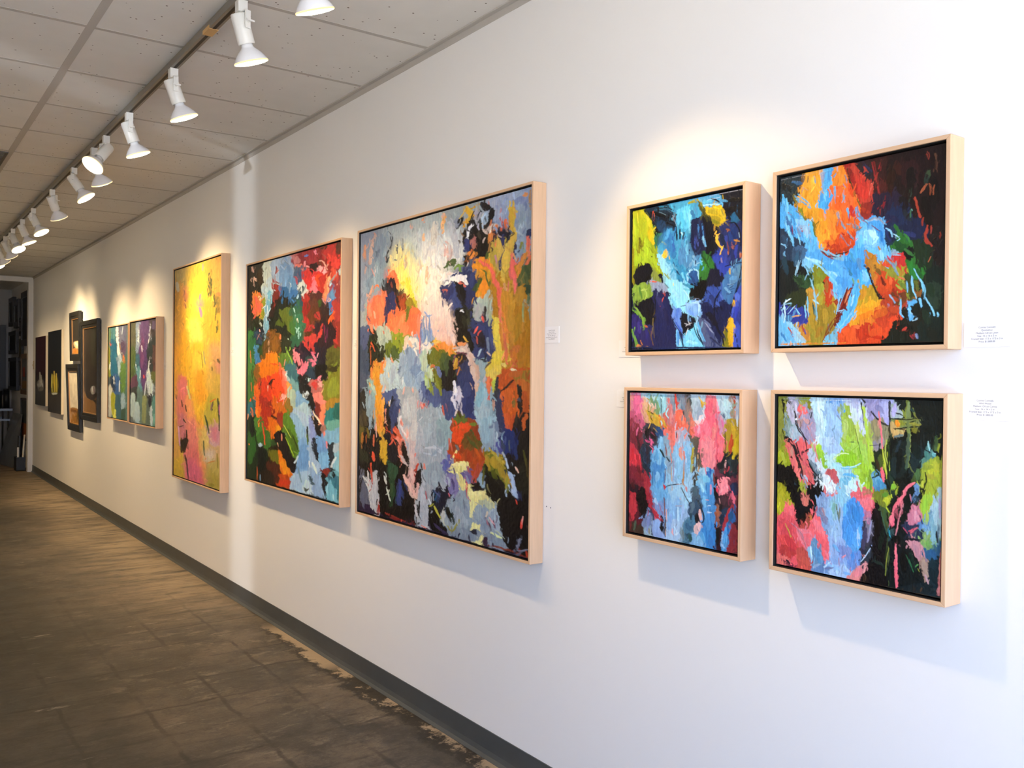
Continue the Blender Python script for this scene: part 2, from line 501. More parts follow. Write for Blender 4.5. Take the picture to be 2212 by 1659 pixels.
for i, (y, d, lab) in enumerate(LAMPS):
    t_ = thing('track_light', lab, 'spotlight', (1.063, y, TB), 'white spotlights along the ceiling track')
    d = Vector(d).normalized()
    ph = math.atan2(d.y, d.x)
    parts = []
    for k, p in enumerate(PROTO):
        c = p if i == 0 else p.copy()
        if i: COL.objects.link(c)
        c.parent = t_
        c.rotation_euler = (0, 0, 0 if k == 0 else ph)
    # head: its -z axis along d, the pivot axis horizontal
    zx = -d; yx = Vector((-math.sin(ph), math.cos(ph), 0)); xx = yx.cross(zx).normalized(); yx = zx.cross(xx)
    R = Matrix(((xx.x, yx.x, zx.x, 0), (xx.y, yx.y, zx.y, 0), (xx.z, yx.z, zx.z, -.08), (0, 0, 0, 1)))
    for k, p in enumerate(HEAD):
        c = p if i == 0 else p.copy()
        if i: COL.objects.link(c)
        c.parent = t_
        c.matrix_local = R
        if k == 1:
            for s_ in SUB:
                e = s_ if i == 0 else s_.copy()
                if i: COL.objects.link(e)
                e.parent = c
            ld = bpy.data.lights.new('beam', 'SPOT')
            ld.energy = WATTS[i]
            ld.color = (1.0, .71, .37)
            ld.spot_size = math.radians(74 if i == 14 else 96)
            ld.spot_blend = 1.0
            ld.shadow_soft_size = .022
            lo = bpy.data.objects.new('beam', ld)
            COL.objects.link(lo)
            lo.parent = c
            lo.location = (0, 0, -.15)

# added unseen track of fill lamps, bouncing warm light onto ceiling and far wall
bm = bmesh.new(); box(bm, -1.937, -1.903, 1.5, 13.9, TB, CZ - .001)
tag(obj('light_track', bm, M['track']), 'added grey-brown metal track on the left of the ceiling for the fill spotlights, out of view', 'track')
P0 = [o for o in bpy.data.objects if o.name == 'track_light'][0]
for y in (3.0, 4.6, 6.2, 7.8, 9.4, 11.0, 12.6):
    t_ = thing('track_light', 'added white fill spotlight aimed at the left wall, out of view', 'spotlight', (-1.92, y, TB), 'added fill spotlights along the left track')
    t_.rotation_euler = (0, 0, math.pi)
    for ch in P0.children:
        c = ch.copy(); COL.objects.link(c); c.parent = t_
        if ch.children or ch.name.startswith('socket'):
            c.matrix_local = Matrix(((.69, 0, -.724, 0), (0, 1, 0, 0), (.724, 0, .69, -.08), (0, 0, 0, 1)))
        for g in ch.children:
            d_ = g.copy(); COL.objects.link(d_); d_.parent = c
            if d_.type == 'LIGHT':
                d_.data = g.data.copy(); d_.data.energy = 200; d_.data.spot_size = math.radians(78)

# ---------------------------------------------------------------- brushwork: how marks are laid on a canvas
def _srgb2lin(c):
    c = np.asarray(c, float) / 255.0
    return np.where(c <= .04045, c / 12.92, ((c + .055) / 1.055) ** 2.4)

def _hex(h):
    return _srgb2lin([int(h[i:i + 2], 16) for i in (0, 2, 4)])

def _vnoise(rng, h, w, cy, cx):
    """smooth value noise on an h x w raster with cells of cy x cx samples"""
    gy, gx = int(h / cy) + 4, int(w / cx) + 4
    g = rng.random((gy, gx))
    y = np.arange(h) / cy; x = np.arange(w) / cx
    yi = y.astype(int); xi = x.astype(int)
    fy = (y - yi)[:, None]; fx = (x - xi)[None, :]
    fy = fy * fy * (3 - 2 * fy); fx = fx * fx * (3 - 2 * fx)
    a = g[yi][:, xi]; b = g[yi][:, xi + 1]; c = g[yi + 1][:, xi]; d = g[yi + 1][:, xi + 1]
    return (a * (1 - fx) + b * fx) * (1 - fy) + (c * (1 - fx) + d * fx) * fy

def _spline(p, closed, n):
    p = np.asarray(p, float)
    if len(p) < 3:
        return p
    k = len(p)
    out = []
    rng_i = range(k) if closed else range(k - 1)
    for i in rng_i:
        if closed:
            a, b, c, d = p[(i - 1) % k], p[i], p[(i + 1) % k], p[(i + 2) % k]
        else:
            a, b, c, d = p[max(i - 1, 0)], p[i], p[i + 1], p[min(i + 2, k - 1)]
        for t in np.arange(n) / n:
            out.append(.5 * (2 * b + (c - a) * t + (2 * a - 5 * b + 4 * c - d) * t * t + (3 * b - a - 3 * c + d) * t ** 3))
    if not closed:
        out.append(p[-1])
    return np.array(out)

def paint_canvas(wp, hp, marks, seed, ss=1.0, rough=1.0, rebrush=1.0, smooth=False):
    """lay the brush marks down in order on a wp x hp canvas; returns linear colours and paint height"""
    rng = np.random.default_rng(seed)
    W, H = int(wp * ss), int(hp * ss)
    img = np.zeros((H, W, 3)); hgt = np.zeros((H, W))
    wx = (_vnoise(rng, H, W, 9 * ss, 7 * ss) - .5) * 5 + (_vnoise(rng, H, W, 3 * ss, 2.5 * ss) - .5) * 3
    wy = (_vnoise(rng, H, W, 9 * ss, 7 * ss) - .5) * 6 + (_vnoise(rng, H, W, 3 * ss, 2.5 * ss) - .5) * 3
    bris = _vnoise(rng, H, W, 16 * ss, 1.5 * ss)
    bris2 = _vnoise(rng, H, W, 5 * ss, 2.2 * ss)
    fine = rng.random((H, W))
    fs = float(np.clip((wp * hp) ** .5 / 300, .3, 1))      # small canvases carry finer marks
    amp = (.35 if smooth else rough) * fs

    def lay(ys, xs, alpha, col, jit, lift):
        a = alpha[..., None]
        n = (.6 * bris[ys, xs] + .4 * bris2[ys, xs] - .5)
        c = col[None, None, :] * (1 + jit * n)[..., None]
        c = c * (1 + jit * .22 * np.stack([bris2[ys, xs] - .5, bris[ys, xs] - .5, .5 - bris2[ys, xs]], -1))
        img[ys, xs] = img[ys, xs] * (1 - a) + c * a
        hgt[ys, xs] = hgt[ys, xs] * (1 - alpha) + (lift + .5 * bris2[ys, xs]) * alpha

    def blob(col, pts, jit, grow=0.0, soft=0.0):
        p = _spline(pts, True, 4)
        m = 8 + grow + soft
        x0, x1 = max(int((p[:, 0].min() - m) * ss), 0), min(int((p[:, 0].max() + m) * ss) + 1, W)
        y0, y1 = max(int((p[:, 1].min() - m) * ss), 0), min(int((p[:, 1].max() + m) * ss) + 1, H)
        if x1 <= x0 or y1 <= y0: return
        ys, xs = slice(y0, y1), slice(x0, x1)
        Y, X = np.mgrid[y0:y1, x0:x1] / ss
        X = X + amp * wx[ys, xs]; Y = Y + amp * wy[ys, xs]
        ins = np.zeros(X.shape, bool); dmin = np.full(X.shape, 1e9)
        q = np.roll(p, -1, 0)
        for (ax, ay), (bx, by) in zip(p, q):
            cond = (ay > Y) != (by > Y)
            if by != ay:
                ins ^= cond & (X < (bx - ax) * (Y - ay) / (by - ay) + ax)
            dx, dy = bx - ax, by - ay
            L = dx * dx + dy * dy + 1e-9
            t = np.clip(((X - ax) * dx + (Y - ay) * dy) / L, 0, 1)
            dmin = np.minimum(dmin, (X - ax - t * dx) ** 2 + (Y - ay - t * dy) ** 2)
        d = np.sqrt(dmin) * np.where(ins, 1, -1)
        e = 1.1
        if grow:
            lay(ys, xs, np.clip((d + grow) / 3.0, 0, 1), col, jit, .25)
            return
        if soft:          # worked wet into wet: a wide feathered edge
            al = np.clip((d + soft) / (2 * soft), 0, 1)
            al = al * al * (3 - 2 * al) * np.clip(.72 + .5 * (bris[ys, xs] * .6 + bris2[ys, xs] * .4), 0, 1)
            lay(ys, xs, al, col, jit * .8, .25)
            return
        al = np.clip((d + e) / (2 * e), 0, 1)
        edge = np.clip(d / (3.2 * fs) + .25, 0, 1)
        dry = bris[ys, xs] * .7 + bris2[ys, xs] * .3
        al = al * np.clip(edge + (dry > .38) * .75, 0, 1) * (1 - .2 * (bris2[ys, xs] > .85))
        lay(ys, xs, al, col, jit, .3)

    def stroke(col, w, pts, jit, dryness=.3):
        p = _spline(pts, False, 5)
        m = w + 4
        x0, x1 = max(int((p[:, 0].min() - m) * ss), 0), min(int((p[:, 0].max() + m) * ss) + 1, W)
        y0, y1 = max(int((p[:, 1].min() - m) * ss), 0), min(int((p[:, 1].max() + m) * ss) + 1, H)
        if x1 <= x0 or y1 <= y0: return
        ys, xs = slice(y0, y1), slice(x0, x1)
        Y, X = np.mgrid[y0:y1, x0:x1] / ss
        k = min(1.0, w / 7.0) * amp * .7
        X = X + k * wx[ys, xs]; Y = Y + k * wy[ys, xs]
        seg = np.hypot(*(p[1:] - p[:-1]).T); tot = seg.sum() + 1e-6; acc = 0
        best = np.full(X.shape, 1e9); along = np.zeros(X.shape); side = np.zeros(X.shape)
        for i in range(len(p) - 1):
            (ax, ay), (bx, by) = p[i], p[i + 1]
            dx, dy = bx - ax, by - ay; L = dx * dx + dy * dy + 1e-9
            t = np.clip(((X - ax) * dx + (Y - ay) * dy) / L, 0, 1)
            d2 = (X - ax - t * dx) ** 2 + (Y - ay - t * dy) ** 2
            up = d2 < best
            best = np.where(up, d2, best)
            along = np.where(up, (acc + t * seg[i]) / tot, along)
            side = np.where(up, ((X - ax) * dy - (Y - ay) * dx) / np.sqrt(L), side)
            acc += seg[i]
        prof = .5 * w * (.55 + .45 * np.sin(np.pi * np.clip(.12 + along * .8, 0, 1)))
        d = prof - np.sqrt(best)
        e = .8
        al = np.clip((d + e) / (2 * e), 0, 1)
        if w > 3:
            r = rng.random(64)
            br = r[(np.abs(side * 1.1 + 31).astype(int)) % 64]
            al = al * np.clip(1.25 - dryness * (br > .5) * (.4 + along) - .25 * (bris2[ys, xs] > .75), 0, 1)
        lay(ys, xs, al, col, jit, .55)

    def touches():
        # short loaded-brush touches that break the larger patches up, in colours already on the canvas
        n = int(W * H / (ss * ss) / 130 * rebrush / fs ** 1.5)
        for _ in range(n):
            x, y = rng.random() * wp, rng.random() * hp
            iy, ix = min(int(y * ss), H - 1), min(int(x * ss), W - 1)
            jy = int(np.clip(iy + rng.normal(0, 9) * ss * fs, 0, H - 1)); jx = int(np.clip(ix + rng.normal(0, 4) * ss * fs, 0, W - 1))
            c = img[jy, jx].copy() * (1 + rng.normal(0, .13))
            ang = rng.normal(0, .38); L = rng.uniform(5, 19) * fs; bend = rng.normal(0, 2.5) * fs
            dx, dy = np.sin(ang) * L, np.cos(ang) * L
            pts = [(x - dx / 2, y - dy / 2), (x + bend * .5, y), (x + dx / 2, y + dy / 2)]
            stroke(np.clip(c, 0, 1), rng.uniform(1.3, 4.2) * fs ** .8, pts, .3, .4)

    if not smooth:
        # underpainting: every patch a little larger, so that no bare ground shows between neighbours
        img[:] = _hex(marks[0][1])
        for g in (.045, .02):
            for mk in marks:
                if mk[0] in 'bg':
                    blob(_hex(mk[1]), mk[3], .4, g * (wp * hp) ** .5)
    for num, mk in enumerate(marks):
        if num == int(len(marks) * .62) and not smooth:
            touches()
        kind = mk[0]; col = _hex(mk[1])
        if kind == 'f':
            if not smooth: continue
            img[:] = col; hgt[:] = .2
            n = .6 * bris + .4 * bris2 - .5
            img *= (1 + .5 * n)[..., None]
        elif kind == 'b':
            blob(col, mk[3], .45)
        elif kind == 'g':
            blob(col, mk[3], .4, soft=.04 * (wp * hp) ** .5)
        else:
            stroke(col, mk[2], mk[3], .4)
    img *= (1 + .10 * (fine - .5))[..., None]
    return np.clip(img, 0, 1), hgt + .12 * fine

# brush marks of each painting, in canvas units from its top-left corner:
# f ground, b patch, g patch blended at its edges, s stroke (colour, width, points)
def unpack(s):
    r = []
    for l in s.strip().splitlines():
        q = l.split()
        r.append((q[0], q[1], float(q[2]), [tuple(map(float, p.split(','))) for p in q[3:]]))
    return r
PAINT = {}
PAINT['D1'] = (238.6, 322.1, unpack('''
f 10152c 0
b 8a9a1e 0 1,-1 27,2 44,22 55,58 53,89 64,122 72,152 53,140 39,127 11,134 1,152 -2,97
b c4b420 0 1,1 25,3 41,21 47,43 44,77 33,65 16,51 2,54
b 9cb82a 0 1,38 16,46 33,65 44,88 56,121 70,149 45,128 17,127 2,120
b 7a7418 0 13,62 27,56 30,80 19,98 12,88
b d8b21c 0 36,49 47,57 54,68 53,84 42,77
s d4cc3a 4.1 3.5,16.8 3.3,70.9
s 8a8418 6.6 2,82 1,141 4,169
b 14263a 0 27,4 71,4 97,22 103,53 98,76 72,71 55,53 44,24
s 05070f 8.6 46,12 92,33
s 0a1424 4.6 52.0,23.2 97.7,42.1
s 05070f 8.6 55,50 82,42
s 2a6a8c 3.5 51.8,4.2 92.1,15.3 100.1,29.7
s b8432a 2 49.6,9.5 49.3,25.3 47.1,27.6
s 2a7aa0 6.6 63,2 102,10 123,9
b 2c6a4c 0 52,63 66,60 74,72 61,90 53,84
b 3f97c4 0 92,8 123,4 146,18 153,40 136,47 134,82 134,104 154,135 154,152 135,155 125,176 104,172 86,151 67,118 58,111 66,91 79,60 93,59 103,71 98,34
b 58b8e4 0 103,17 126,14 133,36 129,58 113,58 103,40
b 2d6fa8 0 82,57 98,86 104,128 88,110 77,83
b 4a86b8 0 114,78 134,92 154,135 135,152 114,129
b 2a7eb4 0 104,128 114,134 125,176 107,172
s 7accee 5.6 130,23 132,46 131,71
s 0e2038 3.5 101.7,55.7 103.3,79.0
s 10305a 3 109.6,64.7 110.6,82.8
s b4e0f0 2 113.5,67.9 117.4,75.0
b 8cd0ee 0 56,111 72,108 80,125 91,152 94,170 83,164 70,134
b 6db4dc 0 78,124 99,148 104,172 94,168
s 143a5c 2.5 96.1,134.5 106.7,153.9 109.5,172.1
b 8ad4f2 0 91,170 125,181 135,208 136,220 150,222 154,240 148,254 138,258 115,234 100,228 86,214 92,199 83,177
s 5aa8d8 7.6 125,181 140,193
b 131a3e 0 134,46 153,45 163,62 159,106 149,119 137,102 134,71
s 3a5c9c 3.5 148.6,61.4 150.1,84.1
s 40508a 5.1 146,86 149,104
s 6fa3d0 6.1 159,86 165,105
s 3a76b8 3 157.1,57.9 159.9,85.7
b 4f9ccc 0 158,1 196,6 214,18 196,24 163,22 153,10
s a8d8ee 2.5 157.9,18.3 191.4,23.9
s 101a30 3 177.0,8.7 196.0,19.2
b c8aa20 0 163,27 187,25 206,52 196,70 182,67 170,48
b 9a8a20 0 173,48 189,47 196,68 182,67
s 4a4a1e 8.1 148,4 158,28 173,53
s 9a9420 5.1 128,7 150,6 155,18
b 0c1020 0 196,4 239,4 237,60 210,55 203,37
b 0a0e1c 0 163,42 185,70 192,111 174,122 164,86
s 1c5a80 14.2 222,50 224,75
s 4a8ab0 2 215.0,70.7 230.9,83.1 233.4,107.3
b 1f2a5e 0 196,70 233,72 236,141 211,152 197,131
s 2a3a86 10.1 204,93 211,142
s 14306a 7.6 220,76 229,107
s 7a4a30 3.5 205.9,76.4 212.8,80.0
s 9a6038 3.5 221.0,103.0 227.8,101.7
s 8a4a4a 3.5 217.7,114.5 221.2,119.8
s 6a3a3a 3 208.5,103.4 212.2,128.1
s 8a4030 4.1 233.7,128.8 235.6,140.9
s e0b040 4.1 194.4,86.5 187.0,97.5 194.7,110.9 198.2,115.1 194.4,127.9
s e0b040 2.5 186.6,77.9 182.2,87.0
s e0b040 2 200.5,113.0 196.0,125.7
b 2a3fa0 0 192,125 211,142 212,166 198,175 193,150
b 3c6ea6 0 211,162 236,148 234,186 223,214 212,234 198,211 198,187
b 5585b0 0 218,165 234,155 232,178 214,201
s 8ab0d0 1.3 209.5,190.4 220.9,191.7
s 20406c 2 211.9,200.3 220.9,194.1
s 20406c 2 208.5,209.7 218.8,205.8
b 3b54c0 0 221,225 234,203 236,322 222,319 224,273 217,254
b 2a3a90 0 219,249 235,246 235,274 224,271
s 0a0d1c 2.3 237.3,155.4 229.9,192.6 221.3,225.3 212.5,260.7
s 0a0d1c 2.3 204.4,153.6 220.4,150.8 237.2,149.5
s e0b040 3.5 213.7,159.6 213.3,169.2
b 141c46 0 155,225 212,229 213,263 204,296 195,316 166,260
b 2e4a9a 0 170,196 198,199 187,234 165,220
s 0a0e20 3.5 193.4,205.8 184.4,239.3 184.5,254.0
s 0a0e20 5.1 165,245 185,266 199,296
b 06070f 0 135,182 164,178 160,210 148,219 135,208
b 12142a 0 174,157 198,165 198,187 174,187
b 2d6a2a 0 159,135 171,142 169,164 155,177 150,164
s 1e4a2a 6.1 159,115 166,141
s 9cd4f0 3.5 127.4,174.1 129.7,156.7 139.7,151.6 149.6,156.6 150.3,166.6
b 24508a 0 130,162 147,159 147,179 135,182
s 12203c 3.5 134.9,167.4 140.0,180.5
b d8a820 0 216,260 223,263 223,297 218,314 204,314 204,289 210,273
b 7c7a20 0 204,289 213,280 212,316 202,316
s e8b830 5.6 220,264 219,297
s d8a820 5.6 222,225 223,234
b 5e86d8 0 95,227 115,234 116,252 121,290 111,287 95,261
b 7aa8e4 0 125,222 153,224 156,244 146,256 128,243
s a8d8f8 3 135.5,222.9 151.7,225.5 154.3,241.9
b 0b0e1e 0 116,242 146,261 139,276 126,291 117,275
s d8d8e0 1.3 123.4,267.6 129.7,269.3 136.0,265.8
s e0e4f0 1.8 129.1,278.1 127.5,289.4
b 74c8ee 0 124,285 141,279 156,299 166,315 164,320 121,317 126,298
s 8ccdf0 3.5 154.3,244.4 148.4,266.6 161.1,304.6
s 0e1c3c 3 146.0,271.4 156.2,299.4 163.7,314.6
s 6fb4ea 7.1 106,282 108,313
s 0e1440 3 113.4,284.9 120.1,315.8
b 4c587e 0 156,260 175,276 195,316 166,317 161,290
s 2a3460 4.1 170.5,280.2 185.2,312.9
s 8a90b0 2 168.0,270.2 180.2,288.1
b 0b0d18 0 3,147 22,128 48,131 45,157 34,166 12,167
b 7c9c3c 0 12,180 34,172 46,189 35,212 15,205
s a8c060 3 17.5,186.1 37.2,182.7
b 7a8a40 0 48,142 62,154 67,167 54,163
b 8a9ab8 0 40,167 62,172 81,187 73,189 54,180
s d85a40 3.5 44.0,167.0 59.1,168.6
b 1a2050 0 54,198 92,227 101,305 58,311
b 0a0c1a 0 21,211 51,211 55,258 30,252
s c8503c 2.3 71.6,195.4 78.4,199.9 73.1,209.9 68.5,225.2
s 0e1630 2 81.0,195.0 90.3,198.4 89.0,203.5
s 0e1630 7.6 67,154 73,171
s 6a9a3a 7.1 4,228 27,249 30,270
s 6a9a3a 6.6 1,272 9,296 19,315
s c07838 8.6 16,310 22,313
b 2a2468 0 4,250 24,262 19,283 4,274
b 26245e 0 22,281 41,276 47,300 30,302
s b06030 3 32.6,263.7 38.8,269.4
s 8a6030 1.5 46.8,289.7 52.6,311.1
s a87840 3 34.6,314.6 40.1,313.4
s 7a6a3a 2 51.9,250.3 49.5,284.5
s a8b830 3.5 70.3,81.5 82.4,91.2
b e0b830 0 71,108 81,99 83,117 75,119
s d8b830 2 86.7,115.2 88.1,123.1
s d0b050 1.5 96.6,175.8 97.2,182.3
s c8c8d8 0.8 172.2,2.0 195.8,1.7 236.7,2.3
s 1a2c5c 3.5 4.6,313.7 126.5,318.5 233.6,321.1
g 9aac24 0 2,5 22,7 39,34 34,68 9,77 2,49
s a8c030 5.3 4,19 7,54 5,85
s c8c038 4.1 33.9,15.8 40.9,42.9
s d8c83a 2 10.9,7.1 13.4,29.4
s 5a5a14 6.1 18,65 21,87
s 8a9a20 3.3 9.4,76.7 14.3,103.6
s b0c838 2.5 25.6,87.8 30.4,110.2
s d8d040 2 52.3,59.9 50.2,70.2
s 7a8a1c 2.9 41.5,90.2 50.6,104.4
s 101214 2.5 46.2,111.3 47.3,112.5
s 0c1220 5.3 29,4 45,20 56,35
s 080a14 4.5 47.5,31.3 58.9,56.7 67.7,60.4
b 1a3658 0 56,33 78,37 76,53 61,53
s 0a0c16 2.9 49.4,3.9 80.1,7.9 95.1,17.1
s 2c4c68 1.6 51.7,8.6 75.8,11.2 92.9,12.5
s 5a7a90 1.2 60.6,12.4 88.9,30.5
s 3a5a78 1.2 71.4,6.1 93.0,23.0
s 0a0c16 3.7 71.6,25.2 93.1,31.3 99.7,51.2
s 0a0c16 3.3 78.3,41.1 97.6,53.0 97.8,73.8
s 8a98b0 0.8 93.1,27.1 102.9,51.8
s b8483a 1.4 48.4,10.1 47.9,22.8 50.9,31.9
s c06050 1 51.8,15.0 52.4,27.9
s 2f6484 4.5 72.1,65.3 57.1,92.6
s 2a5a58 5.3 61,66 59,84
g 2f74b4 0 76,58 98,70 94,115 86,105 72,86
s 4a9ad4 5.3 85,59 81,77
s 2d5ea8 5.3 94,75 98,107
s 4ab0dc 12.3 114,27 118,52
s 68c4ea 8.2 118,24 124,45
s 8cd8f4 1.6 126.3,25.3 131.7,48.8
s 2d6ea4 7 134,27 141,42
s 4a90c0 4.9 142.5,20.3 146.6,33.3
s 0a1428 2.9 103.0,66.4 103.2,83.0
s 0a1428 3.7 110.3,61.4 109.5,81.9
s a8d8ec 2.5 112.4,68.0 116.6,74.8
s 2a5a98 2.9 122.8,77.9 118.9,89.6
s 6ab4dc 6.1 123,86 127,116
s 4a84bc 12.3 111,109 113,134
s 3a90c4 7.4 94,127 101,153
s 1a4a74 2.9 96.4,131.9 107.2,158.1
s 82b4d4 10.2 140,125 144,142
s 6a98c0 8.2 136,137 128,148
s 94ccec 2.9 127.9,164.7 133.9,153.1 149.9,153.1
s 0c1838 2.5 131.3,107.9 131.4,116.1
g 121a40 0 135,68 153,75 155,108 144,122 133,96
s 30489a 2.9 143.1,77.2 142.4,101.4
s 4a5aa8 2.5 148.2,90.2 149.4,102.5
s 141c3c 3.7 135.3,96.3 143.6,119.9
s 3c78b8 2.9 148.9,58.0 151.0,74.5
s 1a2a50 3.7 152.7,42.5 150.9,60.4
s 78b8e0 2.9 159.1,83.9 161.2,96.3 165.2,104.9
s 4a90cc 2 164.1,94.7 165.2,105.9
s 0a0c18 8.2 163,48 169,82 175,110
s 0a0c18 6.1 175,82 185,120
s 3a3c18 4.1 160.4,31.9 168.5,53.5
s 7a7c28 2.9 152.3,6.2 158.4,25.5
s 8a8a24 3.3 130.2,5.6 144.3,9.6
s a89828 12.3 174,33 186,39
s c0a830 4.1 193.3,42.3 202.8,53.9
s 7a7a20 6.1 178,55 192,62
s 8a8440 2 195.1,34.8 200.9,47.7
s 5ab4dc 8.2 160,12 174,13
s 9ad4ee 2.5 164.2,18.7 189.3,21.8
s 0c1426 2.9 174.8,7.9 185.4,13.1 193.0,18.6
s 4a90c0 4.5 193.0,14.7 208.0,19.8
s 05070f 8.2 212,19 234,21
s 060812 10.2 208,37 230,38
s 1e5c8a 8.2 221,52 225,66
s 0a0c18 2.5 210.4,65.1 223.3,67.4 232.5,88.3 233.8,115.5
s a8c8e8 1.2 230.7,88.0 231.8,97.8
s 1c3a7a 8.2 212,85 218,105
s 2a3a98 6.1 227,114 224,137
s 14203c 8.2 196,86 205,115
s e0b440 2.5 193.7,83.7 186.2,90.4 191.1,101.0 194.0,109.4
s e0b440 2 200.6,110.4 194.2,127.1
s b8863a 2.9 221.8,102.0 230.9,105.4
s 8a5040 2.9 210.5,78.8 207.8,82.2
s 9a5a5a 2.5 220.1,113.4 219.3,119.0
s b06a40 2.5 210.1,123.5 211.1,129.5
s c07050 2.9 233.9,130.9 233.1,138.4
s 2c3c90 8.2 205,123 206,138
s 8a7a30 1.6 213.3,159.0 214.3,168.9
s 24602a 5.3 161,116 164,137
s 3a8a3a 2.9 165.6,145.0 161.8,156.6
s 1e4420 4.1 157.5,123.9 171.5,149.8
s d0e0f0 0.6 168.0,9.5 192.9,8.8
s 2a7ca8 4.1 107.2,157.3 109.4,167.9
s 0e2040 2 105.0,150.8 110.4,159.7
s 6ac4e8 4.9 115.5,156.2 119.8,169.1
s 1c3c74 4.9 136.1,166.9 144.3,180.0
s 8cc8ee 2 128.0,174.1 125.8,161.6 133.9,156.4
s 9ad4f0 2.5 150.0,160.4 151.2,172.6
s 3a8ab0 6.1 120,181 140,190
s 5ab4d4 4.1 120.0,191.7 132.3,195.0
s 7ab0c4 5.3 73,160 80,171
s 5a8090 2.9 77.7,174.8 86.4,186.3
s 08080e 7 40,156 29,165
s 4a7a30 5.3 18,179 25,202
s 8ab048 6.1 31,185 38,199
s b0cc60 1.6 29.0,180.4 35.9,194.1 31.5,206.6
s 6a8a3a 1.6 20.0,192.5 24.7,208.2
s 2a2c60 8.2 60,201 78,236
s 1a1c48 10.2 78,232 87,266
s 0a0a14 8.2 39,229 44,263
s 0c0e1c 2.9 56.1,200.2 56.6,238.6
s 6a5a30 1.6 52.4,264.0 55.0,294.0
s 4a4020 1.6 41.4,276.2 52.9,306.7
s 3a3080 8.2 16,258 19,279
s 2c2870 6.1 37,276 37,293
s 7aa040 4.1 8.7,222.1 25.2,245.1 27.6,262.5
s 6a9a4a 4.1 2.4,278.6 9.6,300.9 9.8,314.0
s c08048 6.1 14,310 21,314
s b06038 2.9 31.1,264.9 35.7,269.5
s 0c1024 4.5 66.6,154.6 73.3,170.2
s 0a1230 2.5 82.2,196.3 88.7,203.2
s 0c1234 3.3 91.1,224.4 93.5,245.4
s 9ad8f4 6.1 95,191 108,209
s b0e4f8 2.5 120.1,193.8 132.5,211.4
s 74c4ec 6.1 95,212 104,230
s 4a74d0 6.1 108,232 104,250
s 6a90e0 4.9 97.6,237.4 95.7,253.9
s 3a5cc0 3.7 104.2,262.8 117.0,284.2
s 8ab8f0 6.1 124,227 141,226
s 6a9ae8 6.1 133,240 141,251
s b8e0f8 1.6 142.7,222.4 150.7,221.1 152.0,245.4
s 1a2c60 1.6 114.2,228.3 124.5,227.1
s 0e1834 2 93.5,249.6 104.3,271.1 121.2,292.6
s 0a0c1a 8.2 121,256 125,284
s c8ccd8 1 122.9,265.9 129.1,268.4 125.1,272.2
s c8ccd8 0.8 131.1,266.4 138.2,265.8
s e0e8f4 1.4 130.2,276.6 125.3,290.7
s 9ae0f4 6.1 128,305 150,310
s 84d0f0 8.2 135,289 138,301
s 0e1836 2 142.3,273.2 149.6,293.8 163.6,314.5
s 5ab0e8 3.3 151.2,265.6 157.4,286.1 165.5,306.5
s 9cccf0 2 149.1,251.3 147.3,269.4
s 4a90d8 4.1 108.6,283.8 108.9,308.6
s c8e0f0 1.6 112.0,300.5 113.1,312.9
s 101c44 2.5 117.0,288.3 119.4,315.2
s 5c6c98 4.1 165.0,262.4 176.8,275.1
s 8a94b8 1.2 165.0,266.4 182.7,289.3
s 3c4674 6.1 169,279 185,303
s 20284c 4.1 177.1,299.0 196.3,315.5
s 0e1024 10.2 173,247 188,272
s 24346c 10.2 176,211 188,232
s 3a5ab0 4.9 187.7,224.2 193.5,232.6
s 4a6ab8 4.1 195.2,209.1 200.9,221.4
s 0a0c20 2.5 197.0,201.4 187.6,216.3 182.2,241.6
s 0a0c20 2 235.4,184.1 226.7,210.2 216.1,250.0
s 5a94c8 8.2 217,180 224,177
s 6aa0cc 6.1 206,196 214,209
s 16305c 1 209.9,193.0 224.6,190.6
s 16305c 1 211.9,202.9 222.9,200.1
s 16305c 1 208.3,212.3 219.3,209.5
s 5070d8 8.2 228,212 230,224
s 2a3cb0 8.2 229,239 227,257
s 3c54c8 6.1 231,274 231,297
s 0a1030 2 229.5,303.1 229.6,310.8
s 0c0c20 2.9 225.8,293.2 226.7,299.1
s e0b430 4.9 218.1,261.8 217.4,281.2
s c8a428 4.1 214.6,281.1 213.1,308.3
s 6a6a1c 2.9 207.2,284.6 210.3,312.1
s 0a0a10 2.9 201.8,300.0 203.9,315.8
s e0b030 2.9 223.2,225.3 223.3,231.1
s 040408 10.2 148,193 145,208
s 8a94b0 0.8 140.6,213.1 152.6,215.2
s 1a2450 2.9 0.4,313.7 96.4,316.5 196.4,319.5
'''))
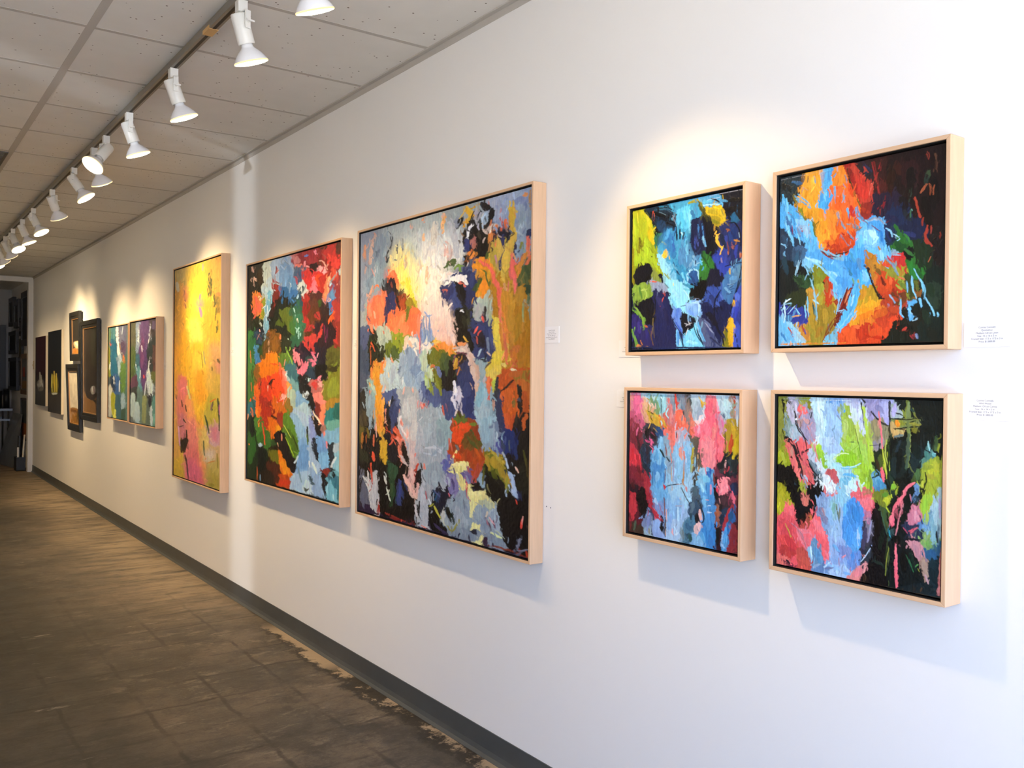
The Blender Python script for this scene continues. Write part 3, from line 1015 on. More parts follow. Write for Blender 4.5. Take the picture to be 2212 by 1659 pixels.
PAINT['D2'] = (237.5, 321.2, unpack('''
f 7c93ae 0
b c05a78 0 -2,5 25,5 31,34 34,82 18,99 -2,73
b e8709a 0 8,5 24,5 30,39 14,51 8,29
b d08a78 0 -2,5 8,5 8,35 -2,41
b 8a3444 0 -2,62 23,72 34,87 29,119 -1,133
b 6e2a38 0 3,84 29,82 29,119 18,131 3,122
s d06080 4.1 22.6,50.2 28.7,87.3
b c23a4a 0 -1,122 12,121 28,146 27,168 -0,184
b e03c4c 0 1,144 24,144 27,157 1,165
b 7a2636 0 -0,171 32,167 50,207 56,249 36,246 19,212 0,209
b a02a3a 0 33,183 44,182 55,233 61,261 50,255 39,225
b 5a1c28 0 0,204 24,211 36,252 34,290 1,320
b b83440 0 2,230 16,228 19,265 11,288 1,290
b 140c12 0 19,217 36,215 44,245 48,266 31,285 22,260
b 241620 0 2,209 22,211 25,227 5,227
b d8a484 0 28,15 50,12 59,38 53,64 40,60
b c8a43a 0 39,39 59,46 78,52 88,72 72,74 51,67
s d87038 4.6 69.5,47.6 75.1,68.2 96.4,79.6
s d8b040 3.5 64.1,50.5 83.0,62.5
b 8fc4d4 0 30,4 47,4 53,20 45,22
b 7a9a6a 0 47,12 61,9 72,32 67,48 56,30
b 90ccd8 0 66,3 85,3 85,31 78,47 69,42
b a0b4c0 0 88,3 103,2 104,46 88,31
b e8c8b8 0 33,7 42,9 58,30 50,30
s 30303a 1.5 73.0,3.1 74.8,44.7
s 30303a 1.5 102.0,4.8 103.7,40.6
b c86a6a 0 83,39 98,33 104,71 88,75
b d87878 0 88,16 96,15 104,53 96,72
s d04a4a 6.6 105,3 109,30
b 8090a0 0 108,5 126,4 127,34 111,28
b f06a54 0 106,33 119,35 128,54 124,70 109,79 103,79
b f88068 0 112,40 124,47 124,65 114,68
b 8a7a78 0 126,4 139,6 142,64 135,69 127,50
b 5a5a5c 0 129,1 139,4 139,24 132,19
b c87868 0 134,44 144,46 147,83 140,79
b e8705c 0 130,67 145,74 146,94 135,84
b b0c8d4 0 139,6 163,3 168,32 159,55 147,51
b 9ab0c0 0 144,14 161,13 164,42 152,53
s c8a038 4.6 161.0,12.9 163.6,22.7
b f4d8d8 0 152,53 164,42 169,62 154,68
b f47a8c 0 154,65 164,62 162,82 152,88
b f2687e 0 168,27 187,5 197,41 202,79 209,103 203,128 186,139 162,147 160,107 164,62
b f08a94 0 164,87 184,95 189,134 165,146
b e87a84 0 175,2 190,2 190,31 176,42
b ea8890 0 160,117 179,120 189,146 165,151
b f4707c 0 193,85 207,88 207,122 196,136
s c04858 1.5 195.3,99.1 191.2,148.3 189.0,163.2
s d05868 3.5 190.1,50.8 199.8,84.2
b c890a8 0 190,36 206,47 211,69 202,74 195,60
b b4d0dc 0 194,4 224,2 222,44 209,47 199,31
b 9cb8c8 0 202,33 224,30 220,49 206,50
s 5a6a80 3 205.0,37.8 208.6,49.7
b a08878 0 217,4 226,3 227,46 220,44
s b05030 5.6 226,3 224,30
b a8b8d0 0 230,6 236,5 236,39 229,39
s c8d8e8 3.5 232.2,38.8 231.4,67.4
b a8902c 0 211,50 227,49 232,70 233,110 221,135 209,122 209,88
b c8a830 0 216,56 227,58 229,77 218,83
s c85a30 6.6 223,80 221,106 216,126
s d04828 3.5 219.3,92.2 219.5,111.4
b c8b020 0 225,101 234,81 232,120 223,137
s 7a6a20 3 208.9,81.0 207.1,117.4
b 1c2028 0 203,128 216,116 232,122 235,155 217,167 198,160
b 2c3a40 0 216,131 232,129 232,153 219,159
s d8a8a0 3.5 210.7,133.9 209.7,150.9
s b03848 3.5 208.6,151.0 208.0,158.4
b 6a3040 0 187,159 203,159 217,174 232,167 236,226 218,232 194,226
b 241a22 0 187,173 198,172 203,200 215,218 197,230 190,212
b fa8c98 0 201,171 210,168 216,184 213,201 203,207 198,199
b f8a0a8 0 203,176 210,173 212,189 206,200
s e07888 5.1 194,189 199,206
b 282c48 0 217,184 233,177 233,200 219,198
b f06e86 0 222,195 227,201 231,222 224,216
s d85a70 3 216.9,183.7 219.3,192.9
s 203c70 3.5 223.7,185.1 226.1,194.3
b 3a2a30 0 194,211 217,208 222,226 204,239
b 8a5a4c 0 192,226 199,230 202,259 192,270
s b06a58 5.1 195,243 197,257
b 243850 0 202,239 217,229 211,269 200,278
b a03440 0 217,229 233,224 218,265 204,278 209,257
b 4a2630 0 226,235 235,231 236,314 221,315 225,266
b 4888c0 0 212,264 222,252 219,299 212,315 202,317 204,282
b 2f62a0 0 218,239 226,230 231,248 220,274
s 8cb4d8 3.5 206.6,281.9 203.5,311.6
b 8a3038 0 220,274 234,262 234,314 218,313
b 30141c 0 190,268 204,278 200,315 191,314
b 3a3c48 0 34,76 62,74 65,106 49,123 32,103
b 1c1a20 0 37,81 59,82 62,100 43,102
s 7a4868 4.6 48.3,96.4 56.8,124.6
s d05a88 4.1 48.4,101.7 56.7,111.5
s d86a8a 2.5 48.5,117.5 56.8,124.6
b 2a4a78 0 62,80 78,78 78,99 65,98
b 22303c 0 28,119 46,123 52,170 44,187 29,151
b 3c4c6c 0 30,124 43,129 46,160 35,156
s 24364c 6.6 38,134 49,176
b 7ab0d8 0 71,97 77,94 80,115 74,126 70,113
b 5898cc 0 52,144 84,135 85,202 58,206 52,170
b 4a8cc8 0 57,148 79,151 82,192 60,195
b 7cb8e0 0 60,122 78,125 76,157 65,153
b 8cc0e0 0 84,114 100,144 98,190 85,197
s 1c2a34 5.6 74,123 81,138
s 1c2428 5.1 86,135 93,147
b 88a8c0 0 83,94 105,112 103,174 87,166
b ee7a70 0 83,83 104,82 105,112 97,113 89,93
s e88878 4.1 96.6,97.6 99.5,128.2
b a8b4cc 0 107,81 132,80 140,99 130,110 110,107
b c8a8b4 0 109,81 120,83 120,111 110,112
b 8cc0e4 0 105,112 140,99 145,119 141,159 121,192 105,189 102,148
s e49c8c 7.1 118,119 120,141
s e08878 5.1 125,116 126,133
s b07a68 2.5 126.6,135.7 124.7,196.7
b 7ab4dc 0 130,110 142,109 141,159 130,145
b 60584c 0 135,79 150,98 153,128 160,127 156,167 148,193 145,129 140,94
s b8a43c 4.6 143.7,108.7 142.9,143.9 141.9,164.1
s 1c2024 3.5 150.3,143.1 148.9,193.3
s c89c6c 3.5 155.0,127.6 156.7,167.3
b 9cc8e4 0 90,196 121,190 141,174 146,214 136,240 117,269 91,279 85,228
b 6aaada 0 58,206 87,197 90,233 75,259 58,238
s b83434 5.1 82,203 85,210
s 1a1c20 2 86.0,206.1 95.2,200.9 120.9,193.4
s 24282c 1.8 121.0,202.3 131.3,223.6 140.2,234.7
s c8a898 2 98.4,143.8 100.5,215.5
b 84b4e0 0 88,228 116,223 122,273 112,306 88,305
s d8a090 3 85.2,254.2 87.2,310.9
s 5a3028 2.5 82.3,228.7 84.4,295.8
b 7898cc 0 61,253 85,233 86,290 64,292
b 384058 0 42,262 58,261 62,311 40,312
b 7080a8 0 36,273 53,270 54,310 37,310
b 88a4d8 0 56,286 83,280 81,312 59,314
b b03040 0 53,249 78,274 80,281 67,278 53,262
b 18181c 0 76,274 82,276 82,304 75,300
s 4a5040 6.6 17,293 14,318
b 3c2c24 0 1,296 14,296 37,316 3,317
s 82a0d4 4.6 25.4,285.8 50.3,270.7
b 94b8dc 0 117,269 136,240 142,257 132,284 117,300
b 7c98a4 0 122,284 137,271 137,308 120,314
b a4c4e4 0 93,279 117,274 114,310 91,310
s d8a0a8 3 101.5,300.2 104.2,307.4
b 6ab0dc 0 156,167 179,155 187,171 185,213 175,224 158,197
b 8cc4e0 0 156,177 175,165 177,189 161,192
b a0c8e0 0 163,159 175,155 175,165 165,169
b 2c64ac 0 172,160 182,159 182,169 175,172
b 4a8cc8 0 170,185 189,188 190,273 176,283 168,240
b 5c9cd4 0 161,204 175,214 178,288 167,310 157,292
b 3a84c8 0 166,260 190,270 188,315 167,315
b 385068 0 136,240 156,217 166,240 157,267 137,260
b 485a68 0 141,204 153,198 156,220 146,234
b 241f24 0 152,253 159,256 157,269 149,273 148,264
b 4a7894 0 129,272 147,259 152,293 137,316 127,310
b 7cb0d8 0 142,295 162,296 167,317 142,317
b e8c0c0 0 154,267 162,271 157,289 154,297
s 20242c 2 153.7,222.6 166.1,247.8 167.5,264.9 163.9,269.3
s 20242c 2 159.9,239.0 154.1,257.4
s e8b0b0 3 157.6,246.8 161.5,266.0
b 2c4a5c 0 130,302 142,297 142,312 132,314
s c8e0f0 1.3 175.5,232.6 181.5,230.4
s c8d0f0 1.3 174.5,246.4 184.0,245.9
s f0a8a0 1.5 170.6,219.9 177.8,220.0
s d0d8e4 1.5 -0.9,3.2 103.3,0.9
s e4eef4 1.5 138.8,0.6 223.9,0.5
s 7a3a3a 3.5 186.6,163.5 189.2,187.6
b 8ca8b8 0 40,302 53,299 54,318 40,315
s e46c98 9.4 13,10 16,34
s d88098 6.1 4,12 6,43
s e890a4 4.1 24.7,28.9 31.9,58.8
s a04860 6.1 7,65 12,90
s c0587c 5.3 23,55 30,80
s 7a2c38 8.2 9,82 14,108
s 3a2024 5.3 21,98 24,133
s c82e3c 10.2 8,130 5,157
s b02a38 8.2 19,142 22,164
s 6a2028 10.2 20,172 33,184
s 243044 8.2 33,123 38,153
s 2c2430 6.1 42,118 44,157
s e0b490 6.1 34,13 41,37
s d8a878 6.1 47,32 54,53
s b8b04a 3.7 45.2,43.0 63.0,54.8
s d8a030 3.3 63.0,52.7 74.0,62.6
s e07040 1.8 71.7,45.9 72.9,58.4
s 4a3c28 2.9 45.2,40.9 56.3,46.7
s a8dce8 3.3 36.9,5.8 48.3,23.6
s 6a9a80 8.2 56,10 63,32
s 80b078 4.1 67.0,22.8 69.4,39.6
s a0d8e4 8.2 80,10 79,35
s b0d4dc 4.1 53.7,4.2 56.0,12.7
s 30383c 1 73.3,3.6 74.6,22.5 72.7,43.7
s c86858 4.1 82.4,43.2 86.9,59.7
s d89090 2.9 92.8,17.6 97.3,42.4 95.4,59.2
s b88080 4.9 90.8,30.2 91.2,67.8
s d8a8a8 2 99.4,42.3 100.5,52.6
s 8a98a8 4.9 96.9,7.1 101.4,33.9
s e04838 4.1 105.2,2.7 107.6,25.3
s f47058 14.3 112,46 116,62
s f88c70 6.1 120,45 122,62
s 3a3c40 2.9 122.2,37.0 124.3,45.1
s 60788c 4.1 113.6,8.6 120.1,33.0
s 9cb0bc 6.1 116,17 114,31
s 8a7468 6.1 132,6 134,40
s c08878 5.3 134,34 138,44
s e88870 6.1 141,52 145,72
s 2c4438 1.6 129.9,2.9 138.1,11.8 139.2,21.9
s e87058 6.1 135,73 143,89
s 5a5850 5.3 135,89 145,101
s b8ccd8 12.3 152,9 150,32
s a0b0c4 5.3 158,35 152,52
s d0dce8 4.1 156.5,57.4 166.2,42.8
s c8a040 2.9 162.9,14.9 165.9,20.8
s f0a8c0 6.1 157,67 155,84
s f47c90 14.3 170,58 174,86
s ee6478 8.2 181,10 180,34
s f49098 5.3 175,106 175,134
s e88080 8.2 188,61 186,101
s d86878 1.6 189.1,27.7 193.3,64.9 186.3,120.7
s e8a0b8 4.1 192.7,13.8 193.9,33.4
s ec7888 8.2 201,96 200,119
s d870a0 4.1 202.5,52.5 206.4,67.9
s c080a0 4.1 199.0,68.4 199.1,80.2
s b8dce4 12.3 210,11 212,29
s a0c8d8 6.1 215,32 217,46
s 5a6484 1.6 200.5,38.9 208.0,46.3
s 8a9a88 4.5 222.3,8.8 222.7,39.7
s b04828 3.7 226.8,4.8 226.1,20.2
s d88a40 1.6 228.0,31.7 227.2,43.3
s b0c4dc 2.9 233.2,10.3 232.6,39.1
s d0e4f0 2 231.8,43.0 232.0,62.3
s a88c2c 10.2 217,59 214,91
s c8a030 6.1 223,72 227,90
s c0502c 6.1 221,86 218,114
s a8401c 2.9 225.0,89.8 221.6,105.5
s c8b42c 6.1 227,107 226,128
s 5a4a20 2 208.3,73.6 210.6,106.6 207.0,122.5
s 1c2024 8.2 205,134 202,150
s 242c30 12.3 226,136 228,151
s e0a8a8 2 210.9,137.7 210.1,147.6
s b03a44 2.9 209.2,153.5 208.4,159.5
s 802c34 4.5 235.5,138.8 235.7,154.1
s 141216 6.1 39,86 41,97
s 2a1c24 5.3 57,83 61,104
s 8a4458 3.3 52.4,87.4 59.1,93.3
s c0507c 4.9 39.2,105.6 48.2,109.1
s d8608c 4.1 52.6,104.4 52.7,117.2
s c8587c 2.9 55.0,125.5 55.1,134.1
s 1a1a22 1.6 41.5,111.8 57.2,121.1
s 284c7c 10.2 72,82 76,92
s 8cc8ec 5.3 74,98 72,115
s 5aa0d4 8.2 64,129 66,146
s 78b4dc 4.1 72.6,132.3 77.1,140.2
s 1a2a2c 3.3 72.5,123.8 81.3,135.6
s 1a2a2c 3.3 87.8,139.1 94.3,148.8
s 4a8ccc 14.3 62,159 67,175
s 6cb0e0 6.1 55,149 60,153
s a87874 3.3 85.4,118.4 87.7,134.9
s 6a2c30 1.6 83.2,110.2 86.6,130.9
s 8aa8c0 6.1 90,151 92,172
s e07a70 7.4 98,101 100,117
s d88068 2 96.2,129.9 98.5,150.4
s a85878 1 103.7,145.7 104.0,174.7
s a8bcd4 8.2 121,90 119,111
s c4b0c0 5.3 114,83 113,99
s 3a2c30 2 108.2,83.2 108.4,95.6
s 98c8e8 8.2 135,106 137,126
s 80bce4 6.1 129,114 131,126
s d88070 4.1 125.2,122.8 125.4,139.2
s a8a030 2.5 143.4,125.1 141.6,145.6
s 90b090 4.1 141.7,149.6 139.9,166.1
s 50504c 4.5 149.2,108.3 153.5,136.2
s 181a1e 1.6 158.2,115.6 157.4,135.7
s 2c4458 2.5 153.5,140.2 151.8,160.6
s 8cc0dc 3.3 149.5,132.6 147.7,153.0
s 2c5ca8 4.1 180.9,153.0 181.1,162.9
s 82bce4 12.3 67,178 67,195
s 58a0d8 10.2 76,190 69,208
s 202830 1.2 55.6,175.5 56.0,205.3
s 6a2c34 1.6 84.9,165.6 84.1,195.0
s c83038 4.9 83.1,201.5 83.9,209.8
s 14161a 1.6 86.4,206.2 92.7,201.2 113.7,195.1
s c88080 1 109.5,196.7 120.9,194.5
s a85880 1 103.9,165.4 102.1,190.5
s c8a878 1.6 98.7,166.0 98.9,186.8
s b88850 2.9 125.7,164.8 124.0,195.7
s 98c8e8 12.3 106,211 102,236
s 7ab4e0 10.2 91,221 95,231
s b0d8f0 4.9 114.2,246.6 114.6,275.4
s 8ab4e8 8.2 98,266 94,296
s a4c8f0 6.1 126,240 121,270
s c8e0f4 4.1 108.7,305.5 114.8,300.1
s e0a0a8 2.9 102.3,294.3 102.4,304.7
s e0a090 2 88.0,255.2 89.4,280.1
s 7a5048 2.5 83.5,230.8 85.0,268.3
s 484c4c 2.9 86.1,272.3 85.5,314.4
s 44302c 1 118.9,202.6 126.2,213.8 139.6,234.2
s e09c98 2 118.1,225.4 119.2,227.2
s c08870 0.8 108.0,243.5 122.4,241.1
s d09090 4.1 130.1,198.9 132.2,206.8
s 48606c 9 148,200 150,216
s 587080 9.4 147,233 143,250
s 344c58 5.3 141,254 141,266
s 3a6484 12.3 135,280 141,287
s 14161a 1.6 156.5,223.4 166.5,245.8 168.6,259.4 163.9,270.3
s 1a1a1e 4.9 154.8,251.9 151.0,268.7
s 1a1a1e 2.5 156.8,257.5 158.9,269.2
s e4b4ac 4.9 160.6,242.8 162.8,262.5
s e0bcb8 6.1 151,277 151,293
s 6a7a80 4.5 125.1,294.0 127.3,309.9
s 2a5050 8.2 139,303 142,311
s 5aa4d8 8.2 167,294 169,309
s 8ac8e8 4.9 159.3,299.3 155.4,308.2
s 4a90d0 12.3 176,252 178,280
s 78bce4 8.2 168,214 170,233
s a4dcf0 6.1 162,190 166,202
s 78c0e0 12.3 166,174 176,180
s d090b0 4.1 181.3,187.7 181.5,205.5
s 2c68b0 7 177,166 177,170
s c8e4f4 1.2 176.1,231.2 181.8,231.2
s c8e4f4 1.2 175.2,244.3 183.9,244.8
s 3a78bc 8.2 182,295 183,314
s 14161c 6.1 189,194 193,214
s f8909c 10.2 208,176 206,196
s f8a0a8 4.1 200.4,200.7 204.1,194.2
s d8405c 4.1 193.8,191.8 194.8,199.5
s 4a3038 8.2 206,212 208,223
s c89090 2 198.7,212.7 200.7,222.2
s 1a1a1e 8.2 203,228 201,236
s 8a5040 6.1 193,245 196,260
s a05838 4.1 195.2,236.9 196.3,248.5
s 202c40 8.2 205,247 203,263
s 101216 8.2 196,276 196,308
s a03038 6.1 218,231 212,257 207,278
s 24507c 8.2 223,240 220,256
s 4a98d8 8.2 212,273 209,301
s 2c70b4 4.1 216.0,264.4 216.2,283.8
s 70b8e4 1.2 210.7,284.9 207.3,316.9
s 70b8e4 1 214.4,288.1 211.9,313.9
s 802c34 8.2 227,266 224,302
s e87088 4.9 224.5,202.9 228.3,215.8
s 243458 4.1 225.1,181.5 224.3,189.3
s 2a2c38 8.2 224,158 230,166
s 3a3c40 6.1 200,158 207,153
s 5a2c34 4.5 234.4,203.2 233.2,253.5
s 8a4048 2 234.8,157.1 235.1,183.9
s 7a2430 12.3 17,185 31,196
s a83440 10.2 40,203 47,224
s 903038 6.1 31,183 40,195
s 140e12 10.2 27,227 34,252
s 120c0e 8.2 39,259 37,281
s 4a1c22 8.2 8,208 11,220
s b83440 8.2 11,255 14,268
s 6a2028 5.3 5,296 5,313
s 4a5c4c 6.1 16,294 14,312
s 3a2c24 8.2 28,300 26,314
s b03444 4.5 49.8,248.9 63.3,267.9 76.5,282.5
s d06878 2 58.8,256.0 65.4,263.3
s 7a8cc0 6.1 48,279 44,306
s a0b4e0 2.9 41.6,310.4 46.1,316.0
s 8a8478 4.1 48.2,304.8 50.6,315.1
s 8cb0e4 12.3 66,284 64,306
s 18181c 4.9 77.6,278.1 77.8,294.9
s a83038 2 76.5,276.2 80.8,281.7
s 7a8494 1.6 56.8,277.6 56.0,303.3
s a8c8e8 6.1 61,236 67,246
'''))
